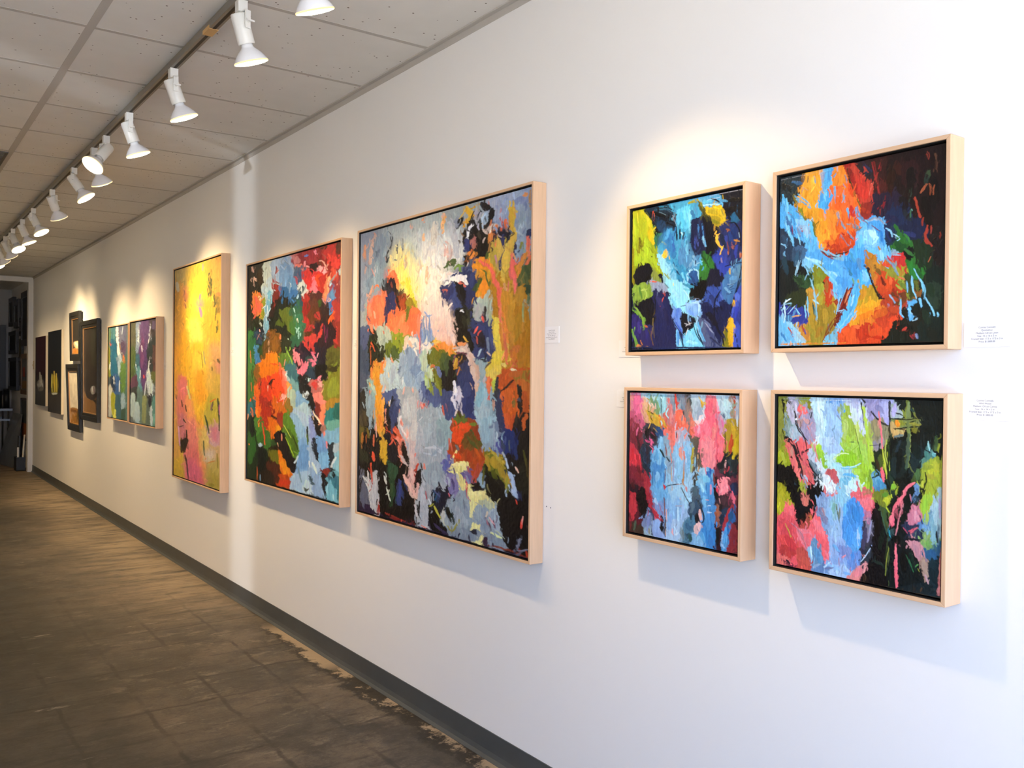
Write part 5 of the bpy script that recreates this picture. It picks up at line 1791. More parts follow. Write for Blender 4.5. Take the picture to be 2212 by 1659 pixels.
PAINT['D4'] = (355.4, 393.9, unpack('''
f 0e1416 0
b 9aa0b8 0 18,8 82,10 106,58 93,91 80,98 51,70 30,48
b 7e8434 0 -2,9 33,11 26,62 12,103 -0,132
s 12141a 8.1 11,8 13,29
s 1a1c1c 4.4 12.9,28.6 19.0,72.4 30.3,105.4
b b8b8d0 0 22,11 43,11 48,54 37,61 22,35
b 7a9898 0 15,49 44,71 37,95 19,82
b a0b8c8 0 30,68 51,74 52,104 34,102
s 242428 3.1 21.8,8.0 40.1,34.2 47.7,70.7 72.7,99.0
b f06a6a 0 54,15 68,23 75,39 54,40 47,31
b 7a7a28 0 68,10 82,13 82,29 72,23
b 94a040 0 50,7 72,6 72,13 54,17
b b09090 0 48,51 82,52 86,72 58,73
b a09ab8 0 68,40 93,52 100,90 76,99 58,70
s d87878 4.4 72.3,66.0 93.5,104.1 107.6,148.6
s 2a2a2c 1.9 82.2,34.1 75.7,60.8
b b8dce8 0 82,10 116,8 123,63 114,109 97,97 89,52
b d4f0f4 0 94,9 108,12 117,70 110,74 99,38
b 9cc4e4 0 112,8 139,11 153,55 147,106 121,115 114,83
b 88b0e0 0 129,8 152,7 152,42 136,40
b a8c8e8 0 107,90 140,94 147,119 114,125
s d8e8f4 9.4 97,91 90,108
b 9ab848 0 149,23 171,16 184,53 191,91 173,117 153,100 153,61
b 8cc030 0 134,133 160,118 185,110 198,134 186,154 154,148
b a8d040 0 90,108 111,119 118,148 101,143
b 88b838 0 94,117 114,128 121,154 108,155
b a4d058 0 153,100 185,94 204,115 217,151 217,188 186,179 160,169 186,148 198,134
b 9cc838 0 186,135 210,145 217,188 199,187 173,168
b c8d8e8 0 165,10 196,6 209,33 203,77 184,53 172,35
b b0b8d8 0 171,7 199,6 203,52 187,41
s 5a9ad8 6.9 152,23 157,29
s 5a9ad8 9.4 119,8 149,9
s 28282e 3.8 191.6,2.9 196.5,24.6
s 3a3a40 1.9 196.5,27.7 200.1,61.9
b a8b858 0 203,46 221,51 222,88 210,96
b 9894c0 0 206,6 251,4 251,50 234,57 212,49
b b0b4e0 0 233,8 254,7 251,50 239,44
b 8c8868 0 215,46 245,44 249,93 228,110 219,95
b 98908c 0 222,88 243,81 240,106 225,113
s a8d040 4.4 199.4,12.0 203.0,46.1 213.5,144.8 217.1,190.9
s b8d048 8.1 214,92 218,132
b b8e4e4 0 111,129 134,127 141,152 128,160
b c8e8ec 0 131,143 154,154 186,163 192,191 161,207 148,180
b a0ccdc 0 134,140 160,150 186,163 173,180 148,167
b 5ac0e4 0 154,148 179,148 186,148 167,156
b 70b8d8 0 148,177 173,174 167,187 154,189
s 2a2a30 1.3 167.6,95.4 178.6,94.6
b d86a68 0 23,109 45,104 52,147 49,174 38,162 27,136
b e87a74 0 34,139 49,148 53,187 44,175
b e06468 0 41,101 66,110 80,164 84,197 74,201 60,160
b c86a64 0 52,147 70,159 71,225 56,194
s 14141a 7.5 19,93 38,112 52,150 60,186
s 14141a 3.8 44.6,104.4 55.7,136.9 77.0,158.1
s b0b8c8 4.4 76.5,125.2 94.0,143.4
b b8c8d8 0 77,132 97,133 114,161 108,171 87,154
b 607a88 0 84,144 108,168 115,187 101,182
s 1c2428 5.6 88,174 105,201
b d8e4e8 0 111,168 131,175 143,197 138,213 122,212 108,191
s e8f0f0 4.4 121.4,179.7 141.4,196.8
b c05a5c 0 121,167 134,157 141,171 141,184 128,176
b e07070 0 112,204 128,218 145,206 142,222 122,225
s d8e8ec 3.1 108.0,181.2 115.0,199.9 135.0,210.4
b 8a9a20 0 -0,125 20,123 31,149 27,163 -0,155
b a4b028 0 -0,132 16,130 24,153 2,155
b 0a0a0c 0 2,166 31,163 53,190 64,226 75,251 61,293 45,262 32,230 1,213
b 0a0c10 0 67,206 91,203 107,204 102,237 85,263 68,268
b 0c0c12 0 50,234 85,243 82,263 61,293 47,282
s 2a3a44 5 42.3,195.1 53.4,227.2
b 9a9a20 0 0,205 17,205 32,230 36,250 22,265 2,275
b b0aa28 0 2,217 17,218 18,266 3,271
b 9aa438 0 53,190 70,198 71,225 60,213
s 8aa0c0 3.1 59.7,176.5 74.1,204.7
b d87a6c 0 57,220 74,224 75,248 64,246
b f06870 0 21,248 36,253 43,279 33,284 18,272
b e45a64 0 2,282 40,279 55,320 76,370 41,387 3,364
b d04a54 0 4,288 33,287 40,323 11,321
b d84c4c 0 2,323 48,328 55,360 19,367
b b83c3c 0 8,349 41,343 45,369 16,378
b c05048 0 51,348 80,349 87,388 56,390
b d87068 0 3,370 34,375 34,391 3,391
b 6a2a3c 0 19,381 41,383 41,390 23,390
s a89838 2.5 21.9,295.6 36.8,323.5
b b84a44 0 61,280 85,266 82,293 65,299
b 9a4a3a 0 75,264 89,269 79,293 68,288
b f06870 0 89,266 106,273 123,309 133,333 124,364 114,369 93,314 79,297
b f87a80 0 89,275 109,285 116,310 100,306
b e8808c 0 54,310 86,309 86,338 72,347 58,327
b f06a74 0 65,315 82,312 83,339 69,338
s b87888 3.1 32.7,290.5 61.5,312.7 76.0,350.0
b 6a94b8 0 86,325 103,335 114,369 104,381 87,378
b 88b8d8 0 76,343 86,345 87,381 80,369
s c8e4f0 3.1 84.5,338.6 86.6,367.8
b 84a4cc 0 98,222 135,223 142,261 130,308 109,285 99,248
b 7a7ea0 0 102,247 119,251 123,283 109,276
b 94b8dc 0 122,228 155,214 156,297 136,320 126,283
b 8ab8c8 0 129,227 145,222 146,260 132,269
s 6a7a6a 3.8 141.9,235.2 148.9,272.6
b 90c8e0 0 142,203 174,212 161,239 142,232
b 4a90d8 0 161,233 186,210 202,233 206,258 194,322 169,339 156,316 158,265
b 4488cc 0 168,238 187,223 193,253 175,275
b 5aa4e4 0 162,296 194,291 188,336 163,337
s a8ccf0 6.3 192,279 191,316
b 94b4e0 0 130,308 162,309 169,346 137,365 127,341
b 88acdc 0 120,361 156,338 176,351 163,379 124,377
b 6488b8 0 90,384 124,374 131,382 97,389
b a8c8ec 0 131,372 163,366 173,380 157,393 131,385
b 6890d0 0 169,346 200,327 204,352 189,376 170,371
b 7a90c8 0 143,325 175,326 176,348 150,349
s e08890 2.5 162.8,343.7 153.3,358.2
b e06870 0 177,208 199,196 220,200 224,218 218,247 203,258 205,233 187,220
b f07a84 0 186,207 217,206 218,225 202,233 186,217
b a8785a 0 196,203 217,197 214,207 202,211
s f05a60 5.6 220,188 220,200
b b07090 0 202,246 218,237 218,262 203,264
b 3a3644 0 200,265 221,255 221,292 207,326 194,341 200,296
b 7a7888 0 206,264 221,258 218,287 206,301
s a8b8e8 2.5 218.6,311.5 209.8,337.9 197.6,352.8
b 28303a 0 200,321 219,315 207,348 195,356
b d89090 0 188,364 204,352 207,360 192,385 173,392 176,379
b e08a88 0 176,379 192,376 192,388 173,392
b 4a88b0 0 224,156 241,173 247,193 235,204 225,187
b 6aa4c4 0 226,159 238,170 235,186 226,178
b 1c2818 0 222,119 252,98 256,171 235,155 226,144
b 4a5a20 0 231,122 243,111 244,148 235,143
b 707c28 0 226,199 247,190 259,207 251,233 236,229
b a8b030 0 241,209 253,199 256,214 248,224
b b8c838 0 244,209 255,205 253,217 246,221
b 3c5030 0 233,229 254,226 254,263 239,259
b 0c0a0e 0 221,231 233,235 251,281 258,323 247,386 201,393 225,329
b 0b1210 0 252,80 320,58 326,99 299,160 264,176 255,129
b 0d1716 0 274,6 354,1 355,108 331,116 310,141 298,125 314,76 286,54
b 14201e 0 264,92 292,89 287,150 264,158
b 1a2a2c 0 303,94 323,99 310,135 293,149
b 0c1412 0 253,220 293,167 305,195 283,258 257,274
s 3c5420 3.8 254.1,43.6 251.8,98.5 252.2,128.9 249.6,156.5
s 94a830 3.1 249.1,110.9 253.9,146.9
s b0c038 3.1 238.5,99.5 243.5,135.8 249.8,165.7
s 7a8a38 9.4 288,6 289,48
s 7c8c48 7.5 289,9 290,48 292,83 290,137
s 3a5a48 6.9 291,86 288,140
s 1a2018 3.8 252.1,4.1 254.0,37.5 251.6,80.2
s 98a8a0 9.4 257,10 271,22
b a8b8b8 0 257,19 280,24 280,36 257,40
b 7a8850 0 263,40 303,38 314,46 308,56 269,61
b 8a9030 0 269,43 283,42 283,54 266,58
b c8a868 0 260,55 278,63 280,72 263,76
s f0922c 10.7 268,46 269,55
s 7a7a28 9.4 300,50 303,65
s 12181a 3.1 215.0,27.0 233.4,47.7 248.3,56.0
s 12181a 2.5 256.8,25.2 282.9,33.1
s 12181a 3.1 257.0,40.4 280.1,38.7
s 12181a 2.8 263.1,62.8 280.4,58.7 314.0,52.3
s 12181a 2.2 308.3,37.9 316.8,52.2 308.7,70.4
s 4a6840 8.1 344,71 343,97
b 4a7a78 0 323,99 331,84 336,98 343,109 334,118 323,114
s 9ad8dc 3.1 328.8,86.7 332.5,101.0 342.0,106.1
b 5a8878 0 315,123 331,113 332,133 315,141
b 9cae38 0 315,135 350,111 352,157 337,168 321,158 310,165
b c0c838 0 326,134 348,126 348,149 332,151
b a8b838 0 316,164 340,159 338,197 333,221 322,234 313,212
b 9cc440 0 319,194 335,186 330,221 319,229
b 3a4a20 0 304,148 315,138 313,165 302,172
s 1a2418 2.5 323.5,145.8 325.1,163.3 315.7,182.0
s 0f1a14 9.4 321,181 305,213
b 6a94c0 0 305,183 313,176 310,194 302,202
b a8ccd8 0 338,214 351,189 354,247 347,271 336,250
b 80b0c0 0 333,238 344,231 344,283 336,285
s 5a7a90 4.4 349.2,247.7 349.6,282.4
s b0b0e0 5.6 351,195 352,218
b c8788c 0 294,226 302,216 314,232 311,248 297,259 291,245
b d8909c 0 300,226 308,230 308,245 300,249
b 283048 0 283,261 311,251 330,254 322,278 295,286
b 5a84b4 0 311,248 328,245 330,259 317,265
s d85a6c 3.8 294.4,268.2 311.1,259.5
s e06878 3.1 300.1,273.2 308.4,262.9
s b04860 2.5 283.0,264.0 291.7,274.6
b 90b060 0 322,270 336,273 336,296 325,298
b 78a060 0 325,287 339,278 339,302 328,304
b 0c1416 0 254,281 283,270 295,292 312,324 324,375 284,384 255,378 249,324
b c88c94 0 289,290 309,292 320,317 312,324 295,298
b 9c8070 0 317,320 331,321 334,341 332,371 324,369
s b89890 6.3 320,329 328,360
b 2c5c80 0 326,304 350,294 353,314 339,322 326,316
b 182c34 0 331,327 353,311 354,386 329,386
b 142024 0 284,384 329,368 346,388 296,390
s 2a6a40 2.5 292.3,322.3 303.9,349.9
s 6aa858 1.9 306.6,340.4 312.1,333.4
s 9ca838 1.3 312.2,342.3 315.0,347.6
s 4a5a30 3.1 253.1,308.4 254.9,335.5 247.9,367.4
b 30484a 0 254,275 266,267 260,289 251,294
s 2c8a9a 3.8 254.2,280.8 258.7,289.2
s f07080 6.9 239,145 242,173
s f07888 3.8 231.6,29.3 235.1,62.9 238.6,102.5
s f07a88 6.3 303,169 290,179 282,195
s f07a88 4.4 284.9,194.8 270.8,214.7 262.4,240.0
s f06a80 8.8 262,234 260,262
s d08a90 2.5 282.4,216.1 274.2,250.4 267.3,281.7
s c87a88 3.1 281.0,222.3 278.3,234.7
s f07888 5 267.6,304.3 268.9,332.8 270.8,389.9
s f06a80 6.3 268,333 271,387
s 6aa858 3.1 261.6,170.4 264.6,179.2
b a4b830 0 259,174 267,174 262,192 257,186
b 203428 0 250,154 264,158 259,201 247,190
s 0c100c 5 246.9,172.1 259.0,201.1
s 3a4a24 8.1 242,234 245,264
s 1c2c24 6.3 225,341 249,355
s c8787c 4.4 355.6,293.0 354.3,333.8 350.9,386.7
s 94a8a0 1.3 14.4,5.5 71.5,5.8
s e0f0f0 1.9 95.6,5.8 171.2,5.1
s 604830 2.5 3.1,397.6 207.5,394.5 356.4,394.2
s 8a9040 8.9 7,19 4,58
s 101214 4.1 12.5,9.2 12.8,31.6
s 0e1012 2.4 11.6,76.4 18.9,101.5 36.0,106.7
s a8a8bc 14.8 35,18 38,43
s d0d0e4 5.9 42,18 45,40
s 8ca4a0 8.9 18,38 25,76
s b0c0c8 7.7 32,82 36,94
s f07070 14.8 58,24 60,36
s 88882c 6.5 76,17 78,23
s c89898 11.8 65,51 75,57
s a89cb8 11.8 85,66 89,90
s 1c1c20 1.8 83.1,33.4 76.9,61.7
s d87c7c 3.5 79.0,97.3 89.0,115.2 105.5,150.7
s 1c1c20 3 31.3,11.8 43.5,39.8 48.9,67.9
s 1c1c20 2.4 48.9,67.9 65.8,92.0 72.9,128.9
s 1c1c20 4.1 22.3,101.3 39.4,112.7 49.9,140.3
s e8f0f4 4.1 43.7,52.4 50.4,49.0
s c89080 7.7 33,120 36,135
s e07070 11.8 36,145 44,169
s d8606c 10 63,127 67,154
s f07c78 5.9 54,178 57,193
s 141418 4.1 46.4,131.1 56.8,155.4 63.7,179.8
s 1a1a1e 4.1 73.1,141.3 86.4,164.9 102.7,181.7
s c06058 7.7 77,166 84,190
s c8c8d4 4.1 90.1,201.7 96.4,191.7
s b8c8d8 5.9 74,191 67,179
s 7a8c98 6.5 83,144 93,164
s c8dce4 11.8 96,146 112,165
s d8ecf0 8.9 119,183 131,191
s e8f4f4 6.5 128,200 141,199
s d86c70 4.1 112.4,192.9 122.2,219.3
s c05860 11.8 134,169 137,184
s e07878 5.9 132,218 144,208
s 2a3438 4.1 99.4,172.9 109.1,187.2
s a8b840 8.9 12,128 16,153
s 7c8c20 5.9 9,115 22,108
s 060608 14.8 10,173 30,183
s 0a0a0c 11.8 44,207 58,231
s c8f0f0 8.9 104,25 114,61
s a0c8ec 14.8 132,39 130,82
s 90b8e8 8.9 138,20 145,44
s d8f0f4 7.7 95,93 97,105
s b8d8f0 14.8 120,91 118,107
s 7a84a0 2.4 141.6,38.5 150.9,50.1
s 7aa8e0 7.7 129,9 138,8
s 4a9ad4 7.1 154,23 155,29
s 98a878 7.7 144,20 151,38
s b0cc70 11.8 160,50 157,86
s a0c840 11.8 164,85 170,103
s c0d870 8.9 184,48 187,90
s c8e0e0 11.8 178,25 181,54
s d0e0e8 8.9 192,16 187,48
s 28282c 2.4 192.2,6.7 196.9,33.1
s b0d050 5.9 198,18 205,59 217,105
s 88b838 8.9 188,107 194,130
s 90c82c 17.7 152,131 176,129
s d0e8b0 3 133.6,135.9 148.8,122.5 167.0,120.9
s b0e0e8 3 149.1,149.6 170.3,150.5 193.9,139.3
s a8d450 11.8 194,154 182,161
s 8cbc38 5.9 108,123 112,150
s 98c840 7.7 99,120 108,135
s a8e0e8 11.8 134,148 152,158
s 60b4e4 7.1 158,167 182,167
s c8ecf0 14.8 171,186 183,197
s 90c8dc 11.8 153,188 159,206
s 7a9a38 5.9 214,152 216,193
s 404828 1.5 181.2,66.4 193.7,118.7
s 5a6a40 1.5 169.6,95.4 178.6,93.8
s 8a8cb8 11.8 227,17 238,28
s a8a8dc 11.8 247,40 250,51
s b8b4e4 8.9 263,10 261,33
s 989068 11.8 222,46 228,75
s 8c8894 11.8 222,93 228,104
s 403c44 1.5 212.3,99.6 230.8,96.7
s 1c242c 2.4 214.3,27.9 233.0,45.9 249.9,55.1
s 18201c 2.4 253.4,4.8 252.6,44.9 254.5,90.6
s f07880 3 229.9,25.8 236.1,68.9 239.4,103.3
s a8b850 3 247.5,85.4 245.1,114.3 253.9,148.0
s c0cc48 2.7 239.4,109.1 245.4,137.3 248.6,165.8
s 3a2c1c 5.9 226,128 232,150
s 4a5828 4.1 231.2,124.2 237.1,143.9
s f46c78 5.9 238,147 242,169
s 1e2818 3 253.2,90.7 251.1,148.3 257.2,187.7
s 0a1210 17.7 273,106 268,147
s 182828 11.8 262,124 262,159
s 24343a 5.9 275,84 267,107
s 7a8c58 6.5 290,6 289,37
s 708048 6.5 289,37 290,60
s 485c48 5.9 291,71 290,99 289,139
s c8b870 4.1 266.5,61.3 280.2,66.1
s f49430 7.7 270,48 270,54
s 909038 5.3 293,48 314,50
s 7a8038 3 290.6,40.2 309.1,39.3
s 14180c 2.4 261.0,60.2 282.8,61.7
s 14180c 2.1 258.0,40.4 290.6,40.2 306.4,36.6
s 14180c 2.1 293.3,45.7 303.9,42.3
s 14180c 2.4 309.3,56.0 306.9,72.8
s 6a7c78 5.9 264,76 278,72
s 0c1614 20.7 314,20 335,24
s 0a1412 17.7 325,58 335,57
s 0c1a18 17.7 304,93 310,114
s 3a5430 5.9 343,73 344,90
s 1e3c38 5.9 296,18 301,23
s 4a8478 8.9 326,105 328,118
s 6ab0b4 4.7 338.3,106.5 341.0,111.7
s 0e1614 2.1 322.9,99.5 333.2,104.2
s 98c8c8 2.4 329.1,82.4 330.5,96.1
s 4a6c40 8.9 310,142 308,159
s 90a038 11.8 321,136 336,134
s b8c040 8.9 341,123 346,139
s a8a83c 8.9 329,152 344,155
s c0c848 4.7 318.5,163.7 321.3,180.0
s 14200f 2.4 323.5,146.5 326.2,162.8 316.2,191.7
s f07884 4.1 304.1,168.1 292.3,175.1 281.7,187.6
s f07884 4.7 281.7,187.6 284.5,195.7 271.1,207.4
s 4a90b8 11.8 232,173 240,187
s 84b838 7.7 263,178 260,187
s 5c8c30 8.9 241,201 249,200
s a8a82c 7.7 10,233 21,244
s c8b43c 2.4 3.7,259.5 10.8,271.4
s f07078 8.9 31,256 38,274
s e86470 4.1 20.8,244.4 34.6,261.6
s d85058 14.8 18,293 32,300
s c83c44 17.7 25,327 46,348
s b83840 8.9 32,351 46,355
s e06c68 8.9 12,374 33,383
s 2c1c28 5.9 26,381 33,386
s c8584c 14.8 66,370 80,380
s b8a840 1.8 21.4,295.4 35.5,324.9
s d08088 2.4 48.7,300.6 72.3,334.3
s f07c88 11.8 91,278 107,300
s f0646c 14.8 101,308 120,335
s f8808c 5.9 118,342 124,359
s e8707c 11.8 72,319 79,333
s c87840 5.9 81,270 85,276
s 0c0a0c 11.8 68,269 65,282
s 1c141c 3 48.4,284.9 58.5,286.5
s 5a94c4 11.8 95,340 105,368
s 90c0e0 5.9 82,351 86,372
s d0f0f4 2.4 83.9,341.6 87.4,365.8
s 8ca8c8 5.9 92,383 105,375
s 8cb8e0 14.8 123,249 132,278
s a0b0c8 8.9 113,250 116,262
s a87c88 3.5 109.9,247.9 114.9,262.5
s 7ab0a8 7.7 138,235 135,254
s 788474 3 150.3,242.2 147.6,269.7
s a8d0f0 4.7 138.7,295.3 142.1,319.0
s 70b0e4 8.9 136,326 148,336
s 4a98e0 17.7 172,284 172,314
s 3a88d0 14.8 183,241 190,263
s 68b8f0 8.9 162,232 160,256
s 58b0ec 4.7 192.7,274.7 196.0,297.8
s 5090d8 11.8 179,336 179,348
s 88a0d8 8.9 152,347 155,359
s e0909c 2.4 154.8,349.9 163.8,342.2
s 98c8f0 8.9 130,370 149,378
s b8dcf4 3.5 114.8,378.9 130.3,363.6
s 6a78a4 4.1 118.0,381.3 136.7,374.6
s 7ab0e8 8.9 161,382 173,382
s e88890 11.8 185,383 197,366
s f0a0a0 3 202.8,373.1 208.4,360.2
s e86870 8.9 189,213 212,207
s f07880 8.9 215,218 213,236
s c07890 5.9 210,252 216,245
s b0889c 3 201.4,261.6 212.9,256.9
s 44405c 8.9 207,278 202,320
s 9494b8 4.1 218.7,261.8 213.3,289.0 210.7,307.0
s c0dcf4 1.8 216.6,317.7 208.1,333.9 196.7,350.8
s 2c2840 5.9 199,333 202,323
s 0c080a 11.8 230,240 230,286
s 140c12 8.9 224,235 233,251
s 101c14 8.9 242,273 236,314
s 2a3c20 2.4 252.8,282.4 247.9,335.1
s 94a040 1.5 254.6,310.8 250.7,334.5 248.4,369.5
s 707c28 8.9 238,216 246,226
s c0c838 7.1 249,208 249,217
s 34502c 5.9 247,234 244,255
s 3a5848 2.4 238.3,238.6 250.1,282.9
s f07480 4.7 284.5,195.2 268.5,217.2 260.5,235.4
s f07c88 7.7 261,238 258,259
s d88088 2.4 279.4,218.5 274.3,244.8 269.3,274.0
s 2a8c98 3 255.5,273.4 255.6,284.8
s 060808 17.7 269,288 270,294
s 0a0c0c 17.7 286,316 286,350
s f07884 4.1 268.3,305.5 268.6,331.1
s f06c7c 4.7 267.3,334.2 272.1,387.4
s 142820 5.9 297,314 308,346
s 3a8048 1.5 310.2,334.3 307.7,340.4
s 2c6040 1.8 288.8,318.8 299.7,342.0
s c87c90 14.8 301,230 299,252
s d898a8 5.9 306,226 306,246
s 34405c 8.9 307,262 302,277
s 6a9ccc 7.7 320,255 325,257
s e06878 3 296.2,272.4 309.3,260.5
s 101820 4.1 285.7,285.5 317.4,282.8
s b88490 8.9 304,296 313,314
s a89080 11.8 321,327 329,353
s c098a0 4.1 326.1,353.4 331.4,368.8
s 2a5c88 11.8 336,304 344,314
s 78b058 8.9 330,292 330,283
s 98c840 11.8 324,204 322,227
s a8c850 5.9 330,231 327,248
s b0d8e0 7.7 345,207 343,246
s 88b8c4 5.9 338,257 340,279
s c0b8e0 3 352.4,216.7 353.1,233.0
s 182028 4.1 345.4,261.6 348.2,283.0
s 12242a 11.8 339,340 344,361
s c88080 4.1 354.7,303.7 352.9,353.3
s d88c90 5.9 353,370 350,387
'''))
